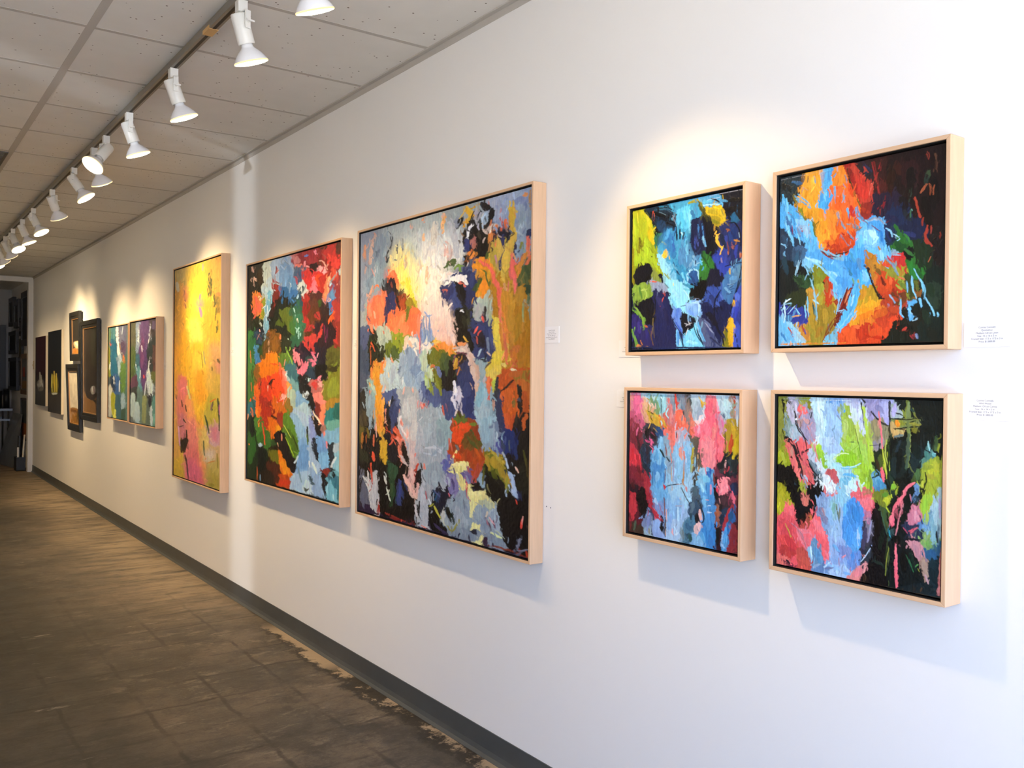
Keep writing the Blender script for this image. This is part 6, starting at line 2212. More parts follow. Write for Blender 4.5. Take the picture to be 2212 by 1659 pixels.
PAINT['E'] = (371.5, 700.9, unpack('''
f 9aa4a8 0
g 8a94a0 0 -4,1 113,0 120,68 68,100 34,138 -2,166
g a8b4b4 0 64,3 202,-2 245,2 240,55 203,80 120,62
g 9aa4a4 0 202,-4 280,-3 280,26 245,40 214,32
g c8d0d0 0 120,38 240,50 246,100 220,122 158,116 127,75
g e0e0d8 0 151,57 240,77 246,116 209,131 198,163 164,158 151,103
g 8490a4 0 -3,2 32,5 34,138 -2,166
g 7a90a0 0 40,32 74,40 72,113 41,127
g 8aa0ac 0 26,92 61,86 55,160 20,162
g b8c4b8 0 114,48 139,48 145,96 121,98
g f0e4a0 0 91,55 120,59 145,114 164,158 158,203 121,181 102,142 82,96
g f8e868 0 101,94 124,92 146,131 152,167 140,183 115,159 98,130
g fcf0b0 0 127,105 163,106 187,138 193,179 187,206 164,209 146,172 134,141
g f8ecd8 0 158,116 198,118 204,163 204,219 188,240 164,215 164,158
g f0d8c8 0 158,197 204,191 221,221 232,255 226,276 188,280 165,256
g e8c0b0 0 182,240 226,244 232,277 194,283
s fae858 13.9 124,140 134,171
s f8d848 11.1 105,128 115,144
s d8a860 6.7 206,5 204,46
s e0a060 5 210.6,11.9 207.9,25.1
s d89890 5.5 131,8 132,20
s d8a070 4.4 162.4,6.0 162.4,10.3
s e0b890 5 162.7,39.2 159.8,52.9
s c8b0a8 11.1 211,70 222,95 214,110
s d8c8c0 7.2 120,86 121,104
g 8494b0 0 301,6 344,4 369,5 368,74 345,81 322,55 304,32
g 9aaabc 0 317,6 348,8 344,26 315,25
b 8898a8 0 344,36 368,33 368,125 345,140 342,90
b a0a8b8 0 285,6 310,6 322,37 299,34
s d8b040 8.3 250,4 263,21 253,34
s d8a830 6.7 248,44 260,28
s c8982c 5.5 263,10 278,7
s d88858 5.5 301,24 302,32
s d08850 8.3 358,8 357,18
s b08858 3.9 366.2,6.1 366.5,42.4
s c8a060 5.5 237,36 255,32
s 1a1c24 7.2 245,24 240,34 232,45
s 202430 6.7 282,5 282,21
s 1a1a20 13.9 287,12 294,19
s 141418 11.1 301,24 299,41 290,60
s 282c38 5.5 280,28 275,32
s e8d8d0 6.1 287,28 285,50
b d0c0b0 0 288,59 304,60 302,70 290,67
b 18181c 0 248,49 265,32 280,52 288,77 288,108 271,115 256,102 248,84
b 26241c 0 275,51 288,77 288,98 278,85
b e8ecf4 0 253,66 257,48 264,40 266,48 259,60 257,73
b 303c68 0 248,73 261,76 258,97 248,95
b b07068 0 263,71 271,68 273,87 268,94 263,85
b e08a38 0 253,101 266,96 271,105 261,113
s c86a40 3.9 263.5,95.3 263.6,106.0
s 18161a 10 297,92 288,108 276,111
b 26242a 0 246,105 256,104 256,128 249,127
s 5a6428 8.3 295,105 293,120 286,129
b 303c64 0 256,118 271,121 266,136 256,139
b b8a040 0 304,91 323,80 327,116 319,160 302,137
b c4a048 0 309,82 318,82 321,110 314,119
b d0b048 0 323,111 336,103 334,148 328,172 319,165
b c8b050 0 332,82 340,84 341,119 332,118
s c89048 11.1 338,32 334,68
s c8a83c 7.2 333,28 338,54 340,84
s c85c38 5 318.9,49.1 317.9,69.1
s d87838 5 326.9,61.2 324.8,80.8
s c87040 6.1 309,57 306,74
b 1c1c2c 0 304,68 316,68 331,65 334,78 323,88 309,82
s 2c3460 7.2 320,85 321,115 316,145
s 2a3058 4.4 342.6,99.9 341.7,119.5
s 283058 6.7 366,81 366,98
s d88840 7.2 300,72 295,89
s e89030 10 281,117 295,130 305,148
b d88c28 0 266,125 286,131 305,150 296,167 281,157 269,139
b e09028 0 279,159 296,164 294,187 282,201 274,190
b d89830 0 272,189 284,188 282,201
b c89038 0 256,144 271,139 281,149 271,155
b 4a5a28 0 267,178 281,157 286,165 272,187
s 5a6a28 5.5 300,173 291,150 281,138
b b07c20 0 305,158 369,164 370,367 325,368 320,282 306,230
b c08c2c 0 323,171 348,175 342,233 328,242
b a8741c 0 341,184 369,183 369,260 348,274
b c8842c 0 314,195 328,197 335,248 324,247
b b88030 0 335,253 359,250 355,298 336,308
b a87018 0 346,278 370,275 368,333 342,333
b b86830 0 336,303 353,298 349,328 336,328
s c8983c 8.3 332,178 333,208
s e86a58 6.1 278,122 300,142 307,166 317,185 317,221
s e87058 5 316.7,187.8 319.6,256.5 331.4,332.5
s d88038 7.2 322,231 329,282 331,318
b d86a60 0 334,118 338,129 345,165 337,168 332,148
s e86a60 6.1 336,138 343,167 344,199
s c86848 7.2 354,122 350,151
s d88838 7.2 352,151 348,175
s d87a5a 8.3 364,100 364,129
b 4a5430 0 354,122 364,134 369,188 358,177 350,185 345,175 356,152
b 2c3c24 0 358,182 368,183 368,197 363,202
s 3a4a28 5 349.7,177.7 343.5,201.5
s 6a7a38 3.9 353.4,102.3 355.6,117.5
b 8a9888 0 365,202 369,202 370,236 365,231
b a8b8a8 0 272,200 296,193 305,204 291,223 272,216
b a8b0a8 0 267,215 291,213 292,244 272,242
s e8885c 5.5 286,233 287,243
s 26242c 3.3 291.4,217.9 290.4,241.1
s 9aa088 5.5 298,203 296,229
b c8b048 0 303,250 317,244 324,282 325,317 314,348 302,348 306,307
b e0c848 0 306,255 317,251 322,302 311,312
b d8c040 0 302,312 324,307 322,332 309,353 297,348
s e8c8a0 5.5 340,345 345,343
b b85c28 0 318,345 342,343 370,352 370,371 318,373
b c86430 0 293,355 307,350 309,373 295,373
b 3c4a2c 0 206,125 220,111 230,110 233,119 217,121
s 4a6030 6.1 209,122 222,114 232,112
s 6a8a38 5 230.4,129.2 238.2,122.4 243.6,142.3
s 7a9a50 2.8 235.6,124.7 248.6,127.1
b 303c68 0 222,142 241,134 249,151 231,148
b 4a5878 0 251,141 271,136 269,173 256,163
b f4f0ec 0 209,159 225,145 246,144 258,158 257,169 241,158 220,160
s e86a50 3.3 239.8,155.2 254.0,168.2
b 2c3460 0 201,163 225,158 231,176 223,194 210,195 201,177
s c06858 3.9 205.2,172.0 214.7,172.0 214.8,181.7
b 3a4878 0 225,167 252,165 252,203 231,222 226,200
b 1a1a24 0 231,162 249,162 257,193 252,214 239,196
b 283058 0 249,143 271,147 269,200 257,219 252,187
s 1c1c20 5 217.6,193.1 219.2,218.1
b 2a2c20 0 236,214 260,220 262,247 253,289 240,285 232,255
b 0e0e0e 0 234,222 252,219 258,278 240,285 232,258
s e8e8ea 3.9 243.0,220.6 246.8,218.3
s 3a3c28 5.5 257,238 260,252
b 2c3860 0 262,249 296,247 304,281 302,312 283,322 268,311 263,278
b 1a1a2a 0 272,261 285,264 292,288 287,301 275,287
b 0e0e14 0 255,283 268,279 270,305 260,302
s e85848 4.4 274.8,258.1 271.2,264.5
s 3a4878 5 303.7,275.7 308.5,304.1
s 38446c 8.3 283,311 273,326
s c8b0a0 4.4 294.5,308.8 299.3,314.1
s 1a1c2c 5.5 283,324 292,327
s 2c2c30 3.3 73.2,82.4 73.1,63.8 84.6,44.8 81.1,28.7
s 384458 2.8 97.8,50.8 99.6,69.3
s 2a2c38 3.3 61.7,123.7 62.0,151.8
b e87048 0 72,110 78,102 92,110 102,127 99,139 79,130
b 26222a 0 69,137 85,124 99,139 102,166 92,162 76,163
b 2c3460 0 69,168 89,156 96,196 76,231 68,221 66,193
s 18141a 4.4 95.4,141.3 99.0,178.2 107.3,206.3
s 18141a 3.9 69.2,186.8 71.3,236.6
b 8a3c20 0 99,169 118,166 128,176 122,199 109,204 99,190
b 5a4a30 0 108,161 118,160 115,168 105,167
b 9a8428 0 121,181 143,181 146,202 128,206
b 6a7020 0 118,204 131,197 131,224 122,235 116,225
s c8b830 6.1 128,170 140,178 146,196
s d88a60 3.9 35.7,151.2 44.5,136.7 58.5,141.9
b e87450 0 34,167 66,162 73,193 63,236 42,222
b f07848 0 73,237 83,201 115,207 140,201 155,211 153,243 141,260 128,247 119,220 113,252 87,253
b f08a58 0 93,232 109,228 119,252 96,257
b f07448 0 128,206 155,208 154,237 141,257 134,248
s f07850 7.2 146,219 156,278
s e88868 6.7 27,182 31,208
s e87850 7.2 31,233 38,253
s d8a088 5.5 20,155 23,175
s e88878 3.9 155.7,243.3 156.2,304.3
b 90a4b8 0 156,261 182,257 188,286 165,290
s 6a84b0 3.3 164.5,238.3 167.7,267.3 162.0,284.3
s 7a90b8 3.9 176.0,222.1 179.4,279.4
s 88a0c8 4.4 167.3,224.1 181.8,222.7
s 7088b0 3.9 160.0,232.1 158.9,269.6
b a8b8a8 0 56,242 76,249 80,274 60,276
b b0c0ac 0 59,229 83,247 80,268
b 4c5878 0 6,260 24,255 28,284 14,303 6,296
b 3c4a60 0 2,296 24,290 25,348 7,361
b 20241c 0 24,271 39,266 53,292 67,295 50,323 32,316 29,354 25,322
s 4a5a2c 5.5 32,268 53,292
s d85a30 4.4 28.2,297.0 31.6,278.0 42.5,297.5
s d88838 11.1 50,326 47,367
s e07830 5.5 67,323 57,348
s c86838 3.9 39.2,322.7 32.4,357.6
b 6a7828 0 80,265 106,264 116,282 113,312 97,330 80,305
b 8a9a2c 0 83,262 113,267 113,288 94,287
b 465a28 0 84,296 103,288 113,321 97,330
s d88040 4.4 87.1,314.3 87.2,323.5
b a0b0c0 0 113,300 159,293 165,325 166,376 117,378 71,360
b 8aa0b8 0 122,300 141,298 148,348 129,348
b 7888a8 0 129,306 141,307 138,330
b b4c8c8 0 64,332 110,324 123,377 64,379
b b0c8b0 0 159,302 182,297 183,331 177,365 160,348
b e8e0d0 0 147,289 177,282 177,296 147,298
b e88c38 0 188,286 210,284 232,304 227,309 213,309 188,297
b f09838 0 202,297 224,301 221,315 205,309
s e8b040 6.7 185,280 202,283
b 6a6c20 0 177,308 202,297 216,309 213,331 189,348 177,331
b 48582c 0 202,309 221,315 219,342 205,348
s d86838 6.1 188,334 183,348
s 5a5a18 5.5 174,302 177,331 189,365
b 6474a0 0 188,339 202,337 203,375 192,370
b 241c20 0 222,326 232,310 253,305 263,321 258,342 238,342 216,364 203,370 211,342
s 8a5060 4.4 226.8,320.3 242.5,307.1 257.9,312.9
b 3a4a28 0 216,314 232,323 222,359 211,348
b b88830 0 230,326 240,321 238,340 230,340
b 2c3458 0 238,342 260,326 268,358 266,374 238,375
b 0e0c10 0 205,348 232,342 238,375 203,375
b d0b8ac 0 255,300 265,310 266,332 280,348 278,374 268,374 262,340
s d8c8b8 7.2 232,304 253,299
b 8aa8b0 0 278,324 285,327 290,353 286,368 276,342
s 88a8a8 5.5 275,321 276,342
s 1c2c24 7.2 316,355 316,370
s e8e8ec 7.2 231,367 231,375
s 2a3458 7.2 177,371 189,376
s a8b838 6.7 171,354 177,374
s 302c34 4.4 165.6,359.3 185.9,362.0
b 4a5468 0 -0,353 18,353 22,385 11,392 0,389
b d89838 0 39,340 67,340 64,371 61,415 68,470 58,496 51,460 43,397
s f0a028 10 50,353 50,397 58,440
s e88840 5.5 32,340 36,369
s f0a848 5.5 64,409 67,464
s d87838 5 56.2,452.8 61.7,477.4
b 90b0a8 0 25,378 40,378 44,410 29,398
b 7a8c98 0 3,395 26,391 33,442 37,473 30,493 19,443
b 8aa0a8 0 15,411 33,416 37,467 30,487
s e87040 2.8 29.1,394.3 29.2,402.2
b 2a2824 0 0,398 15,401 19,462 12,489 1,486
b 4a4230 0 1,444 30,461 26,481 1,483
b 5a5424 0 1,490 26,490 30,519 5,528
s 9a6830 5.5 8,521 8,541
s a86030 8.3 19,514 20,526
b b4c8cc 0 60,353 117,346 166,361 160,381 111,388 64,390
b 94acc0 0 116,334 165,335 169,381 126,388
b 7890b0 0 126,334 160,335 148,361
b 4c5c88 0 71,408 94,395 111,412 108,434 78,436
b 1e2438 0 78,420 98,413 105,437 92,462 68,455
s f0b090 5 75.1,451.4 71.9,470.2
b c86848 0 27,532 52,522 56,560 38,575 27,558
s e86a40 5.5 45,523 45,564
s d87a50 3.3 47.7,472.4 44.3,491.7
b 1a1818 0 19,488 52,510 59,534 52,579 27,577 8,528
b 2a2c20 0 5,541 27,558 27,583 5,580
s c8a040 7.2 62,496 71,526 73,566
b c8a030 0 66,521 81,519 76,569 66,558
b 1e1818 0 75,439 102,449 108,479 96,505 79,488
b 38446c 0 85,426 108,419 102,468 92,493 85,463
b c85038 0 82,488 102,480 115,502 109,515 92,505
b e88c78 0 99,504 124,513 122,555 109,551
s e87858 5 95.4,486.3 111.8,508.6 118.4,531.8
b 1a1820 0 79,506 105,512 106,558 83,561
b 1a1414 0 115,508 131,542 131,566 118,550
b a8b0b4 0 111,388 154,390 158,462 155,498 131,512 112,485 108,437
b bcc0c0 0 117,418 148,405 155,451 130,462
b 9aa8b0 0 154,434 212,427 223,451 218,501 184,522 161,508
b a8b0b8 0 118,472 161,468 167,525 143,546 125,525
b c8b8b4 0 118,484 143,472 149,522 137,547 128,519
s e8e4e0 8.3 110,455 115,484 128,501
s f0b0a0 4.4 108.3,478.9 124.4,501.1 130.5,488.5
s e87050 3.3 111.4,463.6 113.0,472.4
b 8aa0ac 0 160,404 183,397 206,391 206,424 178,426 160,422
b 4c5a84 0 166,398 203,385 206,413 189,420 166,418
b 3a4874 0 160,372 183,369 189,397 166,398
s 8a9a28 6.7 174,372 186,397
s 8a8a2c 3.9 194.4,360.4 205.8,396.5
b b0c890 0 171,352 183,349 186,366 175,389 166,369
b 6a6c24 0 183,346 200,346 206,385 194,374
s f0a0a0 3.9 158.7,415.9 163.3,430.0
s f0b0a8 2.8 140.4,387.5 142.0,396.2
s 9aa8c0 4.4 161.4,381.0 160.2,412.9
b c85848 0 166,418 169,421 166,430 160,427
b 3c4870 0 203,394 222,385 233,406 228,434 217,454 206,427
s c85a40 3.3 207.4,421.5 210.3,440.8
b 101014 0 203,346 232,346 235,384 222,390 206,380
b 2c3862 0 238,352 266,352 271,370 274,396 254,403 243,379
b 26305c 0 248,373 271,367 274,404 259,410
b c8c4d0 0 225,407 233,390 241,398 246,384 243,411 238,428 230,426
s e4e4e8 7.8 231,370 234,398
s d0c8d0 3.3 240.8,414.0 248.8,437.8
b 3c4a78 0 225,412 236,425 233,444 223,445
b 2a3668 0 246,411 271,404 276,441 259,445 249,427
s 4a3424 5.5 238,430 246,443
b a8b0bc 0 217,457 228,453 228,489 218,490
b 8aa4a8 0 195,453 223,456 223,511 201,520
b 98a8b4 0 179,518 212,513 218,551 190,550
b 9aa4ac 0 149,539 207,525 218,573 213,602 180,609 156,596
b 8a9aa4 0 168,559 207,547 208,586 180,597
s c0c8cc 5 167.1,519.1 190.1,515.9 204.2,519.6
s b0bcc4 3.9 167.2,530.6 195.9,532.1
b 8a3c1c 0 228,456 254,443 276,452 284,482 287,508 275,525 255,523 229,522 226,489
b d84a20 0 231,467 259,453 264,461 254,486 242,501 228,494
s e05428 11.1 234,472 254,459
b 6a4a20 0 252,475 284,477 287,503 260,512 249,497
b 5a6a28 0 238,444 259,445 249,454 233,458
s 4a5224 6.1 264,468 287,495
b b04820 0 229,516 250,519 260,533 244,541 229,538
b 9a4420 0 255,512 280,509 289,523 275,546 257,539
b a8441c 0 277,520 292,523 285,545 270,574 265,570
s d86850 2.8 225.8,500.1 228.6,516.2
b 5c5c98 0 207,542 226,533 229,554 213,563
b 4c5488 0 207,547 218,542 218,562
b e4dc8c 0 226,544 250,536 257,542 255,558 237,553 224,555
b d8d080 0 240,564 252,564 255,582 248,596 237,586
s e8dc90 6.1 226,552 247,540 255,550
s 5a5078 4.4 231.6,554.0 237.0,569.4
s 40345c 3.9 231.8,581.4 242.4,590.1
b 7a74a0 0 224,577 237,578 245,595 235,608 221,606
b 605888 0 255,555 268,558 268,574 258,571
s c04038 2.8 257.6,570.9 260.3,591.8
s a8443c 3.9 279.7,535.2 270.2,573.8
b 8098a8 0 278,562 290,554 299,584 290,588
b 1a1414 0 268,588 285,576 292,588 275,591
b 8aa8b0 0 274,399 302,382 312,402 312,438 298,465 286,482 279,446
b 9ab0b8 0 276,420 293,403 303,434 296,460 281,446
b 94b8c0 0 296,439 312,436 310,448 298,450
s e86850 7.2 298,351 298,388
s d8a8a0 6.1 286,367 283,393
b c8a890 0 266,336 278,336 283,367 278,399 273,378
b 8aa4a8 0 278,336 292,341 293,367 283,378
b d8c058 0 295,346 318,336 323,346 309,362 297,362
s c8b848 7.8 309,362 309,382
s 2c3c2c 6.7 316,356 316,374
b b85020 0 318,346 370,341 370,380 347,396 330,381 316,382
b c0561c 0 321,382 347,381 348,415 341,446 328,447 321,407
b d0602c 0 325,392 343,386 343,416 330,426
b 8a6a24 0 343,351 370,346 370,366 351,371
b b86428 0 347,361 368,370 368,399 352,400
s 1c1c20 8.3 351,376 354,400 356,434
s 1a1618 5.5 321,384 325,382
s b05424 8.3 362,385 365,424
b 2c3450 0 305,398 316,387 321,420 330,442 321,458 307,423
s 1e1c24 3.9 307.1,400.0 309.6,420.3
s d8a890 2.8 309.4,405.0 309.6,420.3
b 283460 0 319,442 332,446 337,471 326,477
b 88a0ac 0 284,472 308,464 317,488 313,504 294,502
b 6a7a90 0 308,449 319,448 322,473 312,474
s c0d0d4 2.8 307.6,458.9 310.2,494.4
b 1c2c60 0 324,467 348,465 350,499 342,520 328,507
b 141216 0 339,441 371,433 372,520 353,528 348,474
b 4a4e88 0 308,490 322,493 320,508 308,505
b 6a6c20 0 296,517 326,512 331,537 336,561 327,573 313,560 299,548
b a88c2c 0 299,522 324,513 326,532 308,538
b a8882c 0 322,538 336,551 336,566 327,563
s b89c3c 3.9 300.9,500.7 312.7,514.4 330.9,529.3
s a8bccc 3.3 324.0,505.2 339.9,547.7
s 3a4a20 6.7 290,544 295,590
b 141210 0 294,548 318,554 331,577 327,613 309,607 295,590
b b0c4d8 0 333,536 340,543 349,573 350,590 342,587 338,566
b 0f0c0e 0 331,512 372,520 371,699 350,696 328,683 318,636 327,588 349,593
b 1a1a14 0 348,529 370,520 368,574 353,582
s e8d0c0 2.8 346.3,531.6 350.7,540.7
s 4a4020 3.3 363.2,511.7 366.6,545.2
s 2a3050 7.2 351,578 349,593
s d84838 2.8 358.9,627.4 357.6,644.9
s e8a090 1.7 359.9,622.2 358.0,637.4
b 6a7080 0 350,669 356,665 354,680 349,682
s 7a2418 5 354.1,685.2 356.3,696.8
s b83c24 2.8 365.8,686.4 366.9,698.2
b d8d088 0 258,590 275,594 300,599 311,614 300,630 276,620 263,607
b e4dc90 0 265,596 285,597 276,620 268,648 263,634
s e0d888 8.3 272,610 268,646
b a8ac8c 0 280,609 307,608 304,621 285,620
b 8a9aa4 0 213,629 235,611 260,605 268,648 261,682 230,691 206,676 208,647
b 98a4ac 0 235,635 261,624 261,656 240,667
b 8898a4 0 268,638 304,618 318,641 323,675 291,671 271,664
b a0b0b8 0 300,627 316,626 321,660 309,663
b 7a8894 0 225,682 286,670 323,675 323,690 286,696 230,700
s 1c241c 8.3 224,641 233,669
s 1c1e24 5 217.6,645.1 221.8,660.6
s 8a8838 3.9 219.3,677.9 230.1,685.9 245.6,659.8
s b0b4a0 4.4 213.9,679.3 208.3,664.1 213.5,635.0
b 242430 0 266,673 278,672 278,680 269,680
b e0dc94 0 266,665 283,655 288,675 291,700 276,697 286,681 281,669
s b06870 3.3 295.1,644.1 299.9,655.8
s 6a4858 3.9 306.8,635.9 311.6,657.7
s 4a3844 3.3 299.9,645.5 304.7,664.7
s d8e098 4.4 304.8,669.9 323.2,674.7
b 342034 0 291,682 300,682 298,695 291,695
b 1a1a28 0 185,608 219,601 219,628 205,651 191,640 185,619
s 2c6080 3.9 191.0,606.4 191.1,620.5
s 3a4468 5.5 202,610 200,633
s a8b038 3.3 182.7,636.6 197.0,653.0 205.5,667.6
b 100e10 0 177,644 197,653 203,677 219,692 180,694
b d0b0a0 0 119,589 135,600 156,620 156,634 141,634 129,616
s e8c0b0 7.2 122,594 144,628
b a8b0b8 0 156,596 174,604 178,695 160,700 151,685 153,643
b 98a0a8 0 168,605 185,602 183,637 171,639
b a4acb0 0 144,646 159,639 160,680 151,679
s 1a1214 5 153.4,649.2 156.6,671.7
b c0b0ac 0 131,542 155,544 144,581 134,580
s b03c28 3.9 149.6,562.4 149.9,591.6 143.9,604.5
b 120e12 0 150,574 162,566 162,601 147,607
b d8a8a0 0 131,577 150,577 144,599
s e87858 3.3 167.4,553.6 170.4,564.7
b 140f10 0 56,578 119,562 119,604 132,631 147,645 151,688 120,693 64,696 53,648
b 2c4a34 0 80,568 106,576 96,608 83,604
b 26402a 0 80,605 96,602 97,650 84,672 90,634
s c8d0c0 3.9 76.7,624.2 87.1,655.8
s a8b0a8 6.1 70,601 77,618
b 303c68 0 106,600 119,621 116,658 100,656
b 1c1814 0 2,581 31,582 35,620 53,635 3,698
b 5c6070 0 5,600 16,598 32,665 28,682 6,678
b b0b4b8 0 20,610 31,614 52,604 53,689 36,684 28,641
s c0c4c4 4.4 12.9,611.4 27.9,640.6 35.5,683.6
s a8302c 3.3 34.6,594.6 38.5,625.7
s b83428 3.3 56.5,666.0 58.5,693.7
b 2a1c34 0 2,679 32,681 36,696 3,701
s 7a2820 5.5 74,687 120,696 157,698
s e0604c 2.2 113.5,694.8 119.9,699.1
s d87868 2.8 162.8,693.3 177.5,697.9
s 342c4c 6.7 192,683 220,697
s 201830 5.5 2,692 120,699 209,700 286,701 369,700
s 7a3424 3.9 300.3,694.4 327.9,693.5 369.0,697.5
s c89070 8.2 12,32 11,70
s b89890 6 16,84 13,102
s c8a898 10.9 40,14 30,49 27,79
s d09078 4.4 36.9,6.4 42.2,13.9
s 8494a4 16.4 58,18 51,53 58,79
s 6c7c90 9.3 51,53 41,76
s 9aa8b0 10.9 71,45 65,68
s 788ca0 10.9 31,111 20,129 28,155
s a8bcc4 4.4 37.9,106.3 41.6,135.0 34.8,146.4
s a8bcc4 3.3 46.4,89.2 48.3,108.1
s d8a080 5.5 35,137 24,167
s d89080 2.2 30.7,92.6 39.7,112.9
s 2c3038 3.3 86.1,27.4 86.2,36.4 80.8,53.3
s 2c3038 3.8 79.8,56.1 70.0,69.2 71.8,84.8 76.7,73.6
s 48505c 3.3 99.2,48.3 97.7,62.9
s 6a7480 4.4 113.5,54.5 107.5,82.7 91.5,82.6
s c4ccb8 9.8 132,56 138,77
s e8dc98 9.3 106,56 106,76 98,99
s ece4a8 8.2 125,80 132,105 130,128
s d8b878 3.8 119.9,76.4 121.7,103.1
s f4e880 13.6 108,112 108,136
s fae050 10.9 124,133 130,163 142,182
s ecdc98 8.2 82,72 85,90
s e0c8a0 8.2 153,98 154,126
s ecc098 7.1 171,115 170,152
s f4d8b0 10.9 142,159 148,183
s d0ccc0 16.4 187,21 185,65
s dcdcd8 16.4 199,84 188,115
s c0c8c8 10.9 150,34 153,69
s e8a888 3.8 130.1,11.6 134.7,18.6
s e8946c 5.5 161,7 164,12
s e8b888 6 162,42 162,54
s f0b880 6.6 204,22 204,47
s e0b098 6 206,6 203,14
s d8b0a8 6.6 212,68 210,98
s f08858 6.6 82,105 92,122
s f07848 7.1 89,127 98,132 102,147
s 1c1a20 6.6 62,129 64,157
s 2a2030 12.6 82,132 82,156
s 18161c 4.4 93.6,139.8 102.1,188.8
s 5a4c34 3.8 117.5,155.3 101.9,167.9
s f0a060 6 102,153 100,141
s a84428 10.9 113,178 115,193
s e8784c 3.8 36.5,146.7 45.1,137.0 57.2,146.6 65.9,166.1
s e07c58 13.6 49,170 52,186
s f08458 7.1 59,159 63,184
s b8bcc0 13.6 219,29 230,64 235,103
s ccc4c0 8.2 220,78 217,104
s d8b4a8 4.9 214.1,76.7 215.7,101.5
s 8890a0 10.9 235,22 232,40
s a8a4b0 10.9 274,18 272,32
s 8c98b4 13.6 312,21 325,32
s 7c88a8 16.4 342,20 359,22
s 9aa4b8 10.9 321,6 342,8
s 84949c 13.6 355,45 351,71
s 8094a4 13.6 350,107 346,135
s a8b8c0 2.2 351.3,65.9 353.5,73.7 356.5,62.5
s d8a430 8.2 250,8 260,21 267,26
s d89c28 7.1 252,35 248,44
s 181616 5.5 242,24 236,33
s 141214 9.3 286,8 296,18
s 141216 8.2 302,30 296,49 289,60
s b88880 4.4 294.5,5.5 296.8,11.2
s a0b4c4 10.9 291,27 287,47
s d4c0b0 3.8 284.4,58.9 293.9,71.4
s c87850 3.3 300.6,45.2 298.4,54.8
s 141214 10.9 260,37 253,56 249,79
s 121012 16.4 270,50 282,76 285,97
s 3c342c 7.1 277,65 280,78
s eef0f4 6 265,44 258,52 255,67
s 32386a 9.8 254,75 256,94
s a86858 5.5 269,86 268,94
s e08c40 6 262,103 268,102
s 141214 8.2 273,105 285,113
s 18161a 7.1 298,90 292,107
s 141014 8.2 252,106 255,125
s 8090a8 5.5 246,108 248,113
s 4a5468 7.1 263,116 261,129
s c85030 4.4 316.4,39.4 318.9,62.5
s d86838 5.5 326,50 326,67
s 1c1a28 8.2 310,70 323,78 330,75
s 16141c 4.9 331.0,65.6 327.9,87.0
s 32345c 6 321,80 320,105 317,129 315,146
s d0b050 9.3 312,86 317,109 313,126
s dcb84c 12 328,107 325,136 322,165
s d0a848 8.2 336,84 334,113
s c8a034 6 334,30 335,59 343,83
s c8a83c 4.9 329.6,25.8 344.8,39.9
s 2c2a44 4.4 343.1,95.4 341.2,116.9
s d87a50 3.8 307.8,87.3 307.9,97.4
s e08848 6.6 301,66 299,85
s c08890 4.4 308.1,117.5 310.5,138.1
s 4c5628 6 294,107 290,121
s f06c58 4.9 277.8,121.7 294.4,135.1 303.8,152.0 306.3,170.0 314.3,183.8
s e06050 5.5 315,181 315,214
s e8685c 7.1 337,131 340,153 343,173
s f07068 4.4 339.4,153.2 345.1,198.0
s d86858 6 363,93 366,110
s 26304a 4.9 362.9,80.9 364.0,90.7
s 7c7c34 4.4 353.7,100.3 351.7,111.9
s c88034 8.2 360,123 352,146
s d06c48 6 368,130 362,143
s 4c5a30 6.6 360,147 348,174
s 3c4a2c 4.4 360.4,147.3 366.8,172.3
s 2e4430 7.1 361,183 367,187 366,201
s 5a6a48 4.9 366.0,200.8 365.1,217.4
s e89428 8.2 268,130 287,139
s e88c28 10.9 283,179 290,165 286,195
s d8a030 6.6 297,146 295,166
s 3c4a28 7.1 273,170 269,180
s 545a28 2.7 289.9,149.6 297.1,176.2
s 35406c 9.3 266,146 264,171
s 4a5c34 5.5 214,115 230,110 228,123
s 6c8c40 4.9 235.5,124.2 245.8,126.1
s f4f2f0 10.9 225,149 251,151
s f0ece8 8.2 241,146 256,165
s e87860 3.8 238.4,159.4 252.5,169.5
s 2c3460 13.6 226,171 215,186
s 101014 10.9 244,168 249,196
s e8d8cc 8.2 217,137 225,136
s c88a2c 16.4 327,196 327,215
s b0802c 16.4 352,189 350,216
s d8a068 5.5 324,175 327,188
s 9aa49c 8.2 17,178 14,222
s e88a68 6.6 24,186 26,211
s f08458 13.6 52,183 60,214 56,232
s f0a890 4.4 38.8,199.7 42.4,215.7
s e8906c 6 28,230 36,246
s 2a2c50 10.9 76,179 71,203 73,228
s 1c1a24 5.5 99,176 105,198
s 3a3448 3.8 92.7,211.4 94.2,202.5
s a84c28 10.9 112,184 115,199
s f08050 16.4 99,224 93,238
s f4905c 10.9 118,217 106,239
s f07a48 12 136,210 151,212
s f4784c 10.9 143,234 143,257
s f08c68 6 152,220 152,266
s 7078a0 3.8 157.6,240.7 158.1,297.8
s e07878 2.7 154.3,263.3 155.8,306.3
s 6c7024 8.2 127,197 124,229
s c8c030 4.4 139.2,181.3 148.4,202.6
s f0d4b8 10.9 125,267 119,296
s e8c0a0 8.2 131,279 137,291
s b4c0ac 8.2 70,252 80,271
s b8c4b0 6 80,258 84,271
s 98a030 8.2 90,265 106,260
s 8a8c2c 7.1 109,284 111,302
s 4c6030 10.9 90,295 103,314
s e8a080 4.4 85.6,316.2 90.5,325.3
s 4a5478 10.9 18,264 11,292
s 22281c 5.5 32,268 26,293 29,306
s 1c1c18 5.5 36,274 52,300 52,325
s 2c3420 3.8 50.2,306.1 65.4,294.3
s b85c2c 2.7 30.9,296.1 31.2,330.7
s c88c30 3.8 38.3,330.7 46.9,318.4
s e88840 7.1 64,331 58,352
s f0a858 4.4 72.4,322.0 67.6,340.2
s d8902c 10.9 47,349 51,380
s e09c30 12.6 51,387 58,423
s b4c8b4 7.1 34,381 48,405
